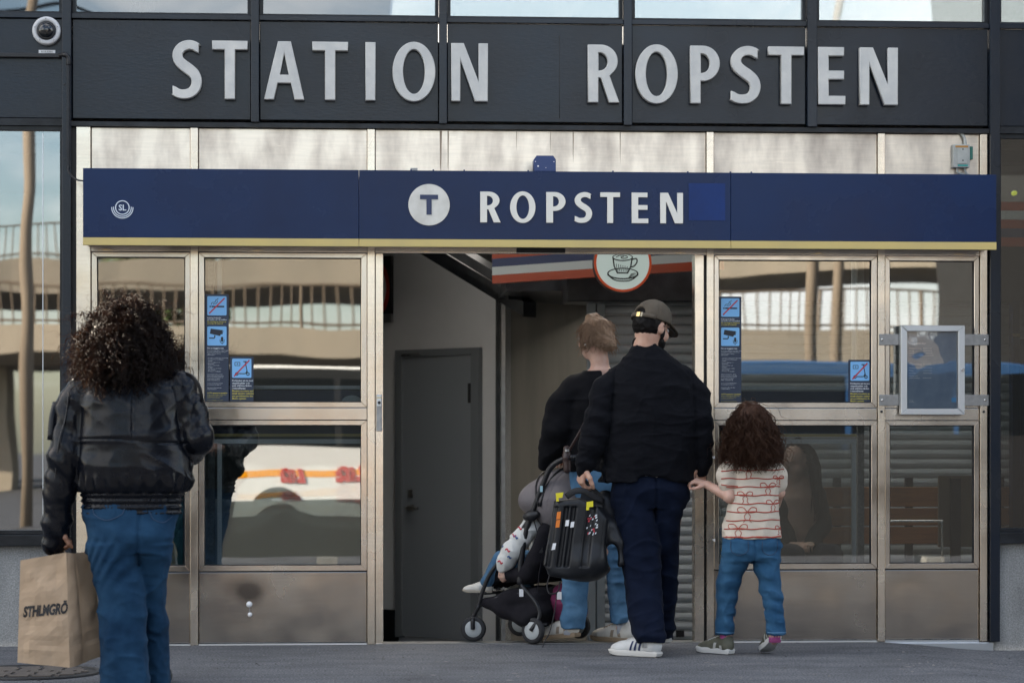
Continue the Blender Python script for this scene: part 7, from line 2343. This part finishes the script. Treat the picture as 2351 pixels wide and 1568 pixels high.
m_pk = cloth_mat('sock_pink', (0.42, 0.10, 0.27))
for a in (anl, anr): link('sock', lathe_mesh([(0.0, -0.03), (0.031, -0.03), (0.032, 0.06), (0.0, 0.06)], 14, 'Z', tuple(a)), m_pk, GI, smooth=True)
sp = shoe_parts(mat('sneaker_olive', (0.085, 0.085, 0.060), 0.7, col2=(0.11, 0.11, 0.08), vscale=20), mat('sole_white', (0.58, 0.58, 0.56), 0.6), mat('patch_pale', (0.45, 0.45, 0.42), 0.7), chunky=1.3)
put_shoe(sp, (anl.x, anl.y, 0.003), (-0.62, 0.78), GI, s=0.80)
put_shoe(sp, (anr.x, anr.y, 0.010), (-0.12, 1.0), GI, pitch=0.38, s=0.80)
# long loose curls
rng = np.random.RandomState(5)
n = 1350
u = rng.normal(0, 1, (n * 3, 3)); u /= np.linalg.norm(u, axis=1, keepdims=True)
u = u[(u[:, 2] > -0.55) & ~((u[:, 1] > 0.40) & (u[:, 2] < 0.5))][:n]
H0 = np.array(LG(0, -0.01, 0.02))
roots = H0 + u * np.array([0.064, 0.081, 0.083])
dirs = u * np.array([0.80, 1.0, 0.12]) + rng.normal(0, 0.08, u.shape) + np.array([0.0, -0.22, -0.22])
top_ = np.clip(u[:, 2], -0.5, 1)
ln = 0.235 + 0.09 * top_ + rng.uniform(-0.04, 0.05, len(u))
solids = [((hd.x, hd.y - 0.008, hd.z + 0.017), (0.073, 0.089, 0.094)), ((cxg(1726), YG2, zr(1120)), (0.125, 0.105, 0.22))]
parts_h = []
for off in ((0, 0, 0), (0.003, 0.002, 0.0)):
    rs = np.random.RandomState(18)
    parts_h.append(strands(roots + np.array(off) + rng.normal(0, 0.001, roots.shape), dirs + rng.normal(0, 0.02, dirs.shape), ln * rng.uniform(0.93, 1.06, len(ln)), 24, 2.7, 0.0125, 4.0, 0.0019, rs, solids, jitter=0.9, curl_start=0.45))
parts_h.append(strands(roots[:160], dirs[:160] + rng.normal(0, 0.15, (160, 3)), ln[:160] * 1.08, 24, 2.2, 0.012, 3.0, 0.0009, rng, solids, jitter=1.3, curl_start=0.5))
Vh = np.concatenate([p[0] for p in parts_h])
offs = np.cumsum([0] + [len(p[0]) for p in parts_h[:-1]])
Fh = np.concatenate([p[1] + o for p, o in zip(parts_h, offs)])
v = Vox((hd.x - 0.2, hd.y - 0.2, hd.z - 0.3), (hd.x + 0.2, hd.y + 0.2, hd.z + 0.18), 0.005)
v.ell(LG(0, -0.020, 0.018), (0.074, 0.090, 0.096), 0.0)
v.ell(LG(0, -0.055, -0.075), (0.084, 0.058, 0.105), 0.05)
v.plane_cut(LG(0, 0.045, 0), fwd, 0.01)
v.disp(lambda P: -0.012 * (ridged(P, (34, 34, 12), 99) - 0.4))
link('hair', np_mesh(Vh, Fh, v.mesh()), hair_mat('dark_brown_hair', (0.040, 0.020, 0.0125), (0.22, 0.10, 0.055)), GI)
# ------------------------------------------------------------------ stroller
AXL = Vector((0.275, 0.34, 0))
FWD = Vector((-0.86, 0.51, 0))
def SN(px, py, k=0.0):
    """point on the near side frame; k = 0 near side, 1 far side"""
    p = J(px, py, -0.08 + (1224 - px) / 429 * 0.58)
    return p + AXL * k
ST = thing('stroller', 'black framed folding stroller with grey hood and pale wheel hubs', 'stroller', (SN(1224, 1480).x, SN(1224, 1480).y, 0.0))
m_fr = mat('stroller_black', (0.010, 0.010, 0.012), 0.45)
m_hub = mat('hub_pale', (0.40, 0.42, 0.42), 0.5)
m_fab = cloth_mat('stroller_fabric', (0.012, 0.011, 0.014), (0.018, 0.017, 0.020), weave=500, bump=0.3, sheen=0.02)
def wheel(px, k, rad, wf, turn=0.0):
    c = SN(px, 1450, k); c.z = rad + 0.003
    ax = (Matrix.Rotation(turn, 3, 'Z') @ AXL.normalized())
    rot = ax.to_track_quat('X', 'Z').to_matrix().to_4x4()
    w = wf / 2
    me = lathe_mesh([(rad * 0.66, -w * 0.8), (rad * 0.90, -w), (rad, -w * 0.4), (rad, w * 0.4), (rad * 0.90, w), (rad * 0.66, w * 0.8)], 28, 'X')
    me.transform(Matrix.Translation(c) @ rot)
    o = link('wheel', me, M['rubber'], ST, smooth=True)
    me = lathe_mesh([(0.0, -w * 1.05), (rad * 0.30, -w * 1.05), (rad * 0.62, -w * 0.90), (rad * 0.67, -w * 0.75), (rad * 0.67, w * 0.75), (rad * 0.62, w * 0.90), (rad * 0.30, w * 1.05), (0.0, w * 1.05)], 28, 'X')
    me.transform(Matrix.Translation(c) @ rot)
    link('hub', me, m_hub, o, smooth=True)
    return c, ax
for k in (0, 1):
    c, ax = wheel(1224, k, 0.071, 0.034)
    tube('rear_leg', spline([c - ax * 0.024, SN(1238, 1415, k) , SN(1231, 1385, k), SN(1209, 1358, k), SN(1193, 1338, k)], 6), 0.011, m_fr, ST)
    c, ax = wheel(1087, k, 0.068, 0.032, 0.5)
    tube('fork', spline([c - ax * 0.026, c - ax * 0.028 + Vector((0, 0, 0.05)), SN(1085, 1418, k), SN(1100, 1388, k)], 5), 0.012, m_fr, ST)
    tube('front_tube', spline([SN(1097, 1395, k), SN(1110, 1352, k), SN(1126, 1316, k), SN(1160, 1270, k), SN(1206, 1205, k), SN(1219, 1183, k)], 6), 0.011, m_fr, ST)
    tube('upright', spline([SN(1220, 1180, k), SN(1206, 1226, k), SN(1196, 1290, k), SN(1193, 1342, k)], 6), 0.016, m_fr, ST)
    tube('handle_tube', spline([SN(1219, 1186, k), SN(1232, 1150, k), SN(1248, 1108, k), SN(1264, 1074, k), SN(1288, 1056, k), SN(1308, 1050, k)], 6), [0.012 + 0.004 * min(i / 20, 1) for i in range(31)], m_fr, ST)
    v = Vox(tuple(SN(1219, 1186, k) - Vector((0.05, 0.05, 0.05))), tuple(SN(1219, 1186, k) + Vector((0.05, 0.05, 0.05))), 0.005)
    v.ell(SN(1219, 1184, k), (0.030, 0.030, 0.030), 0.0)
    v.cone(SN(1208, 1186, k), SN(1232, 1180, k), 0.020, 0.018, 0.02)
    link('hinge', v.mesh(), m_fr, ST)
tube('handle_bar', spline([SN(1308, 1050, 0), SN(1316, 1048, 0.15), SN(1318, 1047, 0.5), SN(1316, 1048, 0.85), SN(1308, 1050, 1)], 6), 0.016, m_fr, ST)
tube('axle', [SN(1224, 1432, 0), SN(1224, 1432, 1)], 0.009, m_fr, ST)
tube('cross_bar', [SN(1193, 1338, 0), SN(1193, 1338, 1)], 0.010, m_fr, ST)
tube('cross_bar', [SN(1101, 1388, 0), SN(1101, 1388, 1)], 0.010, m_fr, ST)
hl = SN(1243, 1122); box('handle_label', hl.x - 0.008, hl.x + 0.006, hl.y - 0.0185, hl.y - 0.0150, hl.z - 0.016, hl.z + 0.016, mat('label_cyan', (0.35, 0.55, 0.62), 0.5), ST)
box('frame_label', SN(1196, 1360).x - 0.010, SN(1196, 1360).x + 0.012, SN(1196, 1360).y - 0.018, SN(1196, 1360).y - 0.012, SN(1196, 1360).z - 0.02, SN(1196, 1360).z + 0.02, M['white'], ST)
# hood
cc = SN(1243, 1155, 0.5)
Rh = rotm(FWD)
lo, hi = bounds([cc], 0.36)
v = Vox(lo, hi, 0.006)
v.ell(cc, (0.225, 0.165, 0.185), 0.0, Rh)
v.ell(SN(1208, 1148, 0.5), (0.205, 0.135, 0.120), 0.04, Rh)
v.ell(SN(1190, 1150, 0.5), (0.200, 0.085, 0.080), 0.04, Rh)
v.ell(cc + Vector((0, 0, -0.03)), (0.205, 0.145, 0.155), 0.006, Rh, cut=True)
n_ = Vector((0, 0, -1)) + FWD * (-0.0)
v.plane_cut(SN(1215, 1228, 0.5), (0, 0, -1))
pl_ = (Vector((0, 0, -1)) * 0.80 + FWD * 0.6).normalized()
v.plane_cut(SN(1180, 1180, 0.5), pl_, 0.01)
ar = np.array(AXL.normalized()); cf = np.array(FWD)
def hoodd(P):
    q = P - np.array(cc)
    a_ = np.arctan2(q[:, 2] + 0.06, q @ cf)
    d = 0.006 * np.exp(-(((a_ - 1.75) / 0.02) ** 2)) + 0.004 * np.exp(-(((a_ - 1.05) / 0.02) ** 2))
    return d - 0.005 * (ridged(P, 8, 111) - 0.35)
v.disp(hoodd)
for a_, ww in ((1.75, 0.006), (1.05, 0.005)):
    arcp = []
    for t in np.linspace(-0.5, 0.5, 17):
        w_ = math.cos(t * math.pi * 0.96)
        arcp.append(cc + AXL.normalized() * (0.235 * math.sin(t * math.pi * 0.96)) + (FWD * math.cos(a_) * 0.175 + Vector((0, 0, 1)) * math.sin(a_) * 0.195) * w_ - Vector((0, 0, 0.03 * (1 - w_))))
    tube('hood_rib', arcp, ww, m_fr, ST)
hood = link('hood', v.mesh(), cloth_mat('hood_grey', (0.155, 0.138, 0.142), (0.18, 0.162, 0.163), weave=600, bump=0.3, sheen=0.03), ST)
# seat, leg rest, basket
lo, hi = bounds([SN(1100, 1340, 0), SN(1260, 1180, 1), SN(1100, 1340, 1), SN(1260, 1180, 0)], 0.06)
v = Vox(lo, hi, 0.007)
for k in np.linspace(0.14, 0.86, 7):
    v.chain([SN(1244, 1205, k), SN(1226, 1280, k), SN(1205, 1318, k), SN(1150, 1322, k), SN(1128, 1318, k), SN(1108, 1345, k)], [0.030, 0.034, 0.036, 0.030, 0.026, 0.018], 0.03)
for k in (0.06, 0.94):
    v.chain([SN(1238, 1220, k), SN(1220, 1285, k), SN(1200, 1318, k), SN(1150, 1316, k)], [0.022, 0.030, 0.032, 0.022], 0.04)
v.disp(lambda P: -0.008 * (ridged(P, 9, 113) - 0.35))
link('seat', v.mesh(), m_fab, ST)
lo, hi = bounds([SN(1095, 1370, 0), SN(1240, 1445, 1), SN(1095, 1445, 1), SN(1240, 1370, 0)], 0.04)
v = Vox(lo, hi, 0.007)
for k in np.linspace(0.06, 0.94, 8):
    v.chain([SN(1108, 1385, k), SN(1150, 1400, k), SN(1200, 1415, k), SN(1226, 1402, k)], [0.014, 0.034, 0.046, 0.040], 0.05)
    v.chain([SN(1112, 1382, k), SN(1165, 1372, k), SN(1222, 1368, k)], [0.012, 0.030, 0.034], 0.05)
v.disp(lambda P: -0.010 * (ridged(P, (9, 9, 12), 115) - 0.35))
link('basket', v.mesh(), m_fab, ST)
# straps, buckles, footrest and brake
for k in (0.05, 0.95):
    tube('side_strap', spline([SN(1219, 1190, k), SN(1230, 1230, k), SN(1238, 1275, k), SN(1232, 1320, k), SN(1228, 1372, k)], 5), 0.009, m_fab, ST, flat=0.3)
    b_ = SN(1236, 1262, k)
    box('buckle', b_.x - 0.011, b_.x + 0.011, b_.y - 0.016, b_.y - 0.004, b_.z - 0.016, b_.z + 0.016, m_fr, ST, bev=0.004)
tube('basket_edge', spline([SN(1104, 1384, 0.02), SN(1160, 1366, 0.0), SN(1226, 1360, 0.02)], 6), 0.005, mat('edge_grey', (0.05, 0.05, 0.055), 0.5), ST)
tube('foot_rest', [SN(1104, 1362, 0.08), SN(1104, 1362, 0.92)], 0.009, m_fr, ST)
b_ = SN(1236, 1436, 0.08)
box('brake_pedal', b_.x - 0.02, b_.x + 0.025, b_.y - 0.03, b_.y + 0.01, b_.z, b_.z + 0.012, m_fr, ST, bev=0.004)
v = Vox(tuple(SN(1258, 1200, 0.5) - Vector((0.16, 0.22, 0.10))), tuple(SN(1258, 1200, 0.5) + Vector((0.16, 0.22, 0.10))), 0.007)
v.ell(SN(1258, 1202, 0.5), (0.10, 0.17, 0.055), 0.0)
v.disp(lambda P: -0.008 * (ridged(P, 10, 116) - 0.35))
link('seat_back_pocket', v.mesh(), m_fab, ST)
# magenta bag in the basket
v = Vox(tuple(SN(1240, 1435, 0.1) - Vector((0.12, 0.05, 0.02))), tuple(SN(1270, 1335, 1.0) + Vector((0.08, 0.12, 0.03))), 0.006)
v.ell(SN(1248, 1386, 0.45), (0.085, 0.12, 0.098), 0.0)
v.ell(SN(1256, 1405, 0.50), (0.090, 0.11, 0.070), 0.03)
v.disp(lambda P: -0.016 * (ridged(P, 9, 117) - 0.35))
mb = link('magenta_bag', v.mesh(), cloth_mat('magenta_cloth', (0.13, 0.022, 0.060), (0.17, 0.034, 0.080), rough=0.6, sheen=0.02))
tag(mb, 'magenta cloth bag stowed in the stroller basket', 'bag')
bp = SN(1251, 1367, 0.28)
box('white_tag', bp.x - 0.012, bp.x + 0.012, bp.y - 0.09, bp.y - 0.086, bp.z - 0.02, bp.z + 0.02, M['white'], mb)

# ------------------------------------------------------------------ small child in the stroller
CH = thing('person', 'toddler in white printed top and light jeans sitting in the stroller', 'person', tuple(SN(1190, 1330, 0.5)))
kq = 0.42
hd = SN(1206, 1172, kq)
sh0, sh1 = SN(1205, 1212, 0.12), SN(1208, 1212, 0.78)
e0, w0 = SN(1176, 1262, 0.02), SN(1150, 1303, 0.02)
e1, w1 = SN(1180, 1262, 0.85), SN(1160, 1300, 0.70)
h0, h1 = SN(1198, 1302, 0.30), SN(1198, 1302, 0.62)
k0, k1 = SN(1134, 1288, 0.16), SN(1138, 1290, 0.66)
a0, a1 = SN(1104, 1338, 0.14), SN(1150, 1345, 0.55)
lo, hi = bounds([hd + Vector((0, 0, 0.09)), sh0, sh1, w0, w1, a0, a1, h0], 0.11)
v = Vox(lo, hi, 0.0056)
LC = add_head(v, hd, FWD, 0.74, SN(1212, 1205, kq), 0.032)
v.chain([SN(1212, 1210, kq), SN(1208, 1260, kq), SN(1204, 1300, kq)], [0.055, 0.068, 0.070], 0.03)
for s_, e_, w_, h_, k_, a_ in ((sh0, e0, w0, h0, k0, a0), (sh1, e1, w1, h1, k1, a1)):
    v.chain([SN(1212, 1212, kq), s_, e_, w_], [0.03, 0.030, 0.025, 0.018], 0.015)
    v.chain([h_, k_, a_], [0.045, 0.034, 0.024], 0.02)
add_hand(v, w0, FWD * 0.3 + Vector((0.25, -0.1, -1)), (0.6, 0.5, 0.2), -1, 0.62, 0.7)
add_hand(v, w1, FWD * 0.6 + Vector((0, 0, -0.6)), (0, 0, -1), 1, 0.62, 0.6)
link('body', v.mesh(), SKIN_PALE, CH)
v = Vox(lo, hi, 0.0045)
v.chain([SN(1212, 1206, kq), SN(1210, 1250, kq), SN(1206, 1290, kq)], [0.064, 0.078, 0.082], 0.03)
v.chain([SN(1212, 1212, kq), sh0, SN(1190, 1238, 0.06), e0, SN(1160, 1288, 0.02), w0 + Vector((0.004, 0, 0.006))], [0.05, 0.048, 0.050, 0.050, 0.044, 0.028], 0.02)
v.chain([SN(1212, 1212, kq), sh1, e1, w1], [0.05, 0.045, 0.044, 0.03], 0.02)
v.disp(lambda P: -0.010 * (ridged(P, (13, 13, 16), 121) - 0.35) - 0.003 * (ridged(P, 30, 122) - 0.35))
m_top = mat('printed_white', (0.62, 0.62, 0.59), 0.85, bump=0.2, bscale=70)
top = link('top', v.mesh(), m_top, CH)
bvc = BVHTree.FromPolygons([q_.co + wloc(top) for q_ in top.data.vertices], [tuple(p.vertices) for p in top.data.polygons])
m_pb = mat('print_blue', (0.06, 0.12, 0.28), 0.8)
for (a, b, s_, m_) in ((1176, 1227, 7, m_red), (1182, 1232, 5, m_pb), (1150, 1252, 5, m_pb), (1140, 1272, 6, m_red), (1164, 1262, 5, m_red), (1148, 1290, 5, m_red), (1168, 1278, 4, m_pb), (1160, 1238, 4, m_red), (1192, 1212, 4, m_red)):
    surf_line('print_motif', [(a - s_, b - 1), (a - 1, b - s_ * 0.7), (a + s_ * 0.4, b + s_ * 0.6), (a + s_, b)], 0.0045, m_, top, bvc, 0.0, 0.0005, n=3)
v = Vox(lo, hi, 0.005)
for h_, k_, a_ in ((h0, k0, a0), (h1, k1, a1)):
    v.chain([h_, k_, k_.lerp(a_, 0.5), a_], [0.056, 0.046, 0.040, 0.036], 0.02)
v.ell(SN(1202, 1298, kq), (0.085, 0.08, 0.06), 0.02)
v.disp(lambda P: -0.008 * (ridged(P, (14, 14, 16), 125) - 0.35))
link('jeans', v.mesh(), cloth_mat('pale_denim', (0.050, 0.115, 0.200), (0.085, 0.165, 0.260), weave=600), CH)
sp = shoe_parts(m_be, mat('sole_tan', (0.34, 0.30, 0.24), 0.6), mat('patch_white', (0.5, 0.5, 0.48), 0.7))
put_shoe(sp, a0 + Vector((0.0, 0.0, -0.055)), FWD * 1.0 + Vector((-0.25, -0.25, 0)), CH, s=0.56)
put_shoe(sp, a1 + Vector((0, 0, -0.055)), FWD, CH, s=0.56)
rng = np.random.RandomState(12)
v = Vox([hd[i] - 0.13 for i in range(3)], [hd[i] + 0.13 for i in range(3)], 0.005)
v.ell(LC(0, -0.016, 0.020), (0.062, 0.076, 0.078), 0.0, rotm(FWD))
v.plane_cut(LC(0, 0.040, 0), FWD, 0.006)
v.plane_cut(LC(0, 0, -0.045), (0, 0, -1), 0.006)
v.disp(lambda P: -0.006 * (ridged(P, (40, 40, 14), 127) - 0.4))
link('hair', v.mesh(), hair_mat('toddler_hair', (0.05, 0.03, 0.018), (0.2, 0.1, 0.05)), CH)

# ------------------------------------------------------------------ person sitting on the bench behind the glass
YP = 1.28
SP = thing('person', 'person with long dark hair in dark top sitting on the bench behind the window', 'person', tuple(J(1832, 1310, YP)))
hd = J(1828, 1062, YP - 0.05)
fwd = Vector((-0.75, -0.6, -0.25)).normalized()
neck = J(1838, 1118, YP)
hipz = 0.40
shl, shr = J(1802, 1136, YP), J(1874, 1136, YP + 0.02)
el_, wl_ = J(1796, 1205, YP - 0.02), J(1815, 1250, YP - 0.22)
er_, wr_ = J(1886, 1205, YP - 0.02), J(1860, 1250, YP - 0.22)
cx_ = J(1838, 1200, YP).x
hpl, hpr = Vector((cx_ - 0.08, YP, hipz)), Vector((cx_ + 0.08, YP, hipz))
knl, knr = Vector((cx_ - 0.12, YP - 0.42, hipz + 0.02)), Vector((cx_ + 0.10, YP - 0.42, hipz + 0.02))
fz = floor_z(0.8)
anl, anr = Vector((cx_ - 0.12, YP - 0.42, fz + 0.085)), Vector((cx_ + 0.10, YP - 0.40, fz + 0.085))
lo, hi = bounds([hd + Vector((0, 0, 0.13)), shl, shr, el_, er_, wl_, anl, anr, knl], 0.12); lo[2] = fz
v = Vox(lo, hi, 0.0085)
LS = add_head(v, hd, fwd, 0.95, neck, 0.046)
v.chain([neck, Vector((cx_, YP, 0.75)), Vector((cx_, YP, hipz))], [0.06, 0.12, 0.13], 0.04)
add_limbs(v, shl, el_, wl_, hpl, knl, anl, 0.95)
add_limbs(v, shr, er_, wr_, hpr, knr, anr, 0.95)
add_hand(v, wl_, (0.3, -0.9, 0.1), (0, 0, -1), 1, 0.9, 0.6)
add_hand(v, wr_, (-0.3, -0.9, 0.1), (0, 0, -1), -1, 0.9, 0.6)
link('body', v.mesh(), SKIN_PALE, SP)
v = Vox(lo, hi, 0.007)
v.loft([(hipz - 0.02, cx_, YP, 0.15, 0.12), (0.62, cx_, YP, 0.125, 0.105), (shl.z - 0.05, cx_, YP, 0.14, 0.10), (shl.z + 0.02, cx_, YP, 0.10, 0.075)], 0.03)
v.chain([shl, el_, wl_], [0.062, 0.054, 0.040], 0.03)
v.chain([shr, er_, wr_], [0.062, 0.054, 0.040], 0.03)
v.disp(lambda P: -0.008 * (ridged(P, 9, 131) - 0.35) + 0.0015 * np.sin(P[:, 0] * 500))
link('top', v.mesh(), cloth_mat('black_rib', (0.008, 0.009, 0.011), (0.013, 0.014, 0.016), weave=300), SP)
v = Vox(lo, hi, 0.007)
for h_, k_, a_ in ((hpl, knl, anl), (hpr, knr, anr)):
    v.chain([h_, k_], [0.088, 0.066], 0.03); v.chain([k_, a_ + Vector((0, 0, 0.03))], [0.066, 0.050], 0.02)
v.ell((cx_, YP, hipz), (0.16, 0.12, 0.085), 0.03)
link('trousers', v.mesh(), cloth_mat('dark_denim', (0.010, 0.015, 0.028)), SP)
sp2 = shoe_parts(mat('shoe_black', (0.02, 0.02, 0.02), 0.5), M['rubber'])
put_shoe(sp2, (anl.x, anl.y, fz + 0.002), (-0.1, -1), SP, s=0.95)
put_shoe(sp2, (anr.x, anr.y, floor_z(anr.y) + 0.002), (0.1, -1), SP, s=0.95)
rng = np.random.RandomState(21)
n = 700
u = rng.normal(0, 1, (n * 3, 3)); u /= np.linalg.norm(u, axis=1, keepdims=True)
fw = np.array(fwd)
u = u[(u[:, 2] > -0.3) & ~((u @ fw > 0.12) & (u[:, 2] < 0.80))][:n]
roots = np.array(LS(0, -0.01, 0.02)) + u * np.array([0.078, 0.082, 0.092])
Vh, Fh = strands(roots, u - fw * 0.7, rng.uniform(0.28, 0.42, len(u)), 22, 5.0, 0.004, 1.2, 0.0034, rng, [(tuple(hd), (0.086, 0.092, 0.105)), ((cx_, YP, 0.66), (0.15, 0.12, 0.24))], jitter=0.3)
link('hair', np_mesh(Vh, Fh), hair_mat('long_dark_hair', (0.010, 0.007, 0.006), (0.05, 0.03, 0.02)), SP)
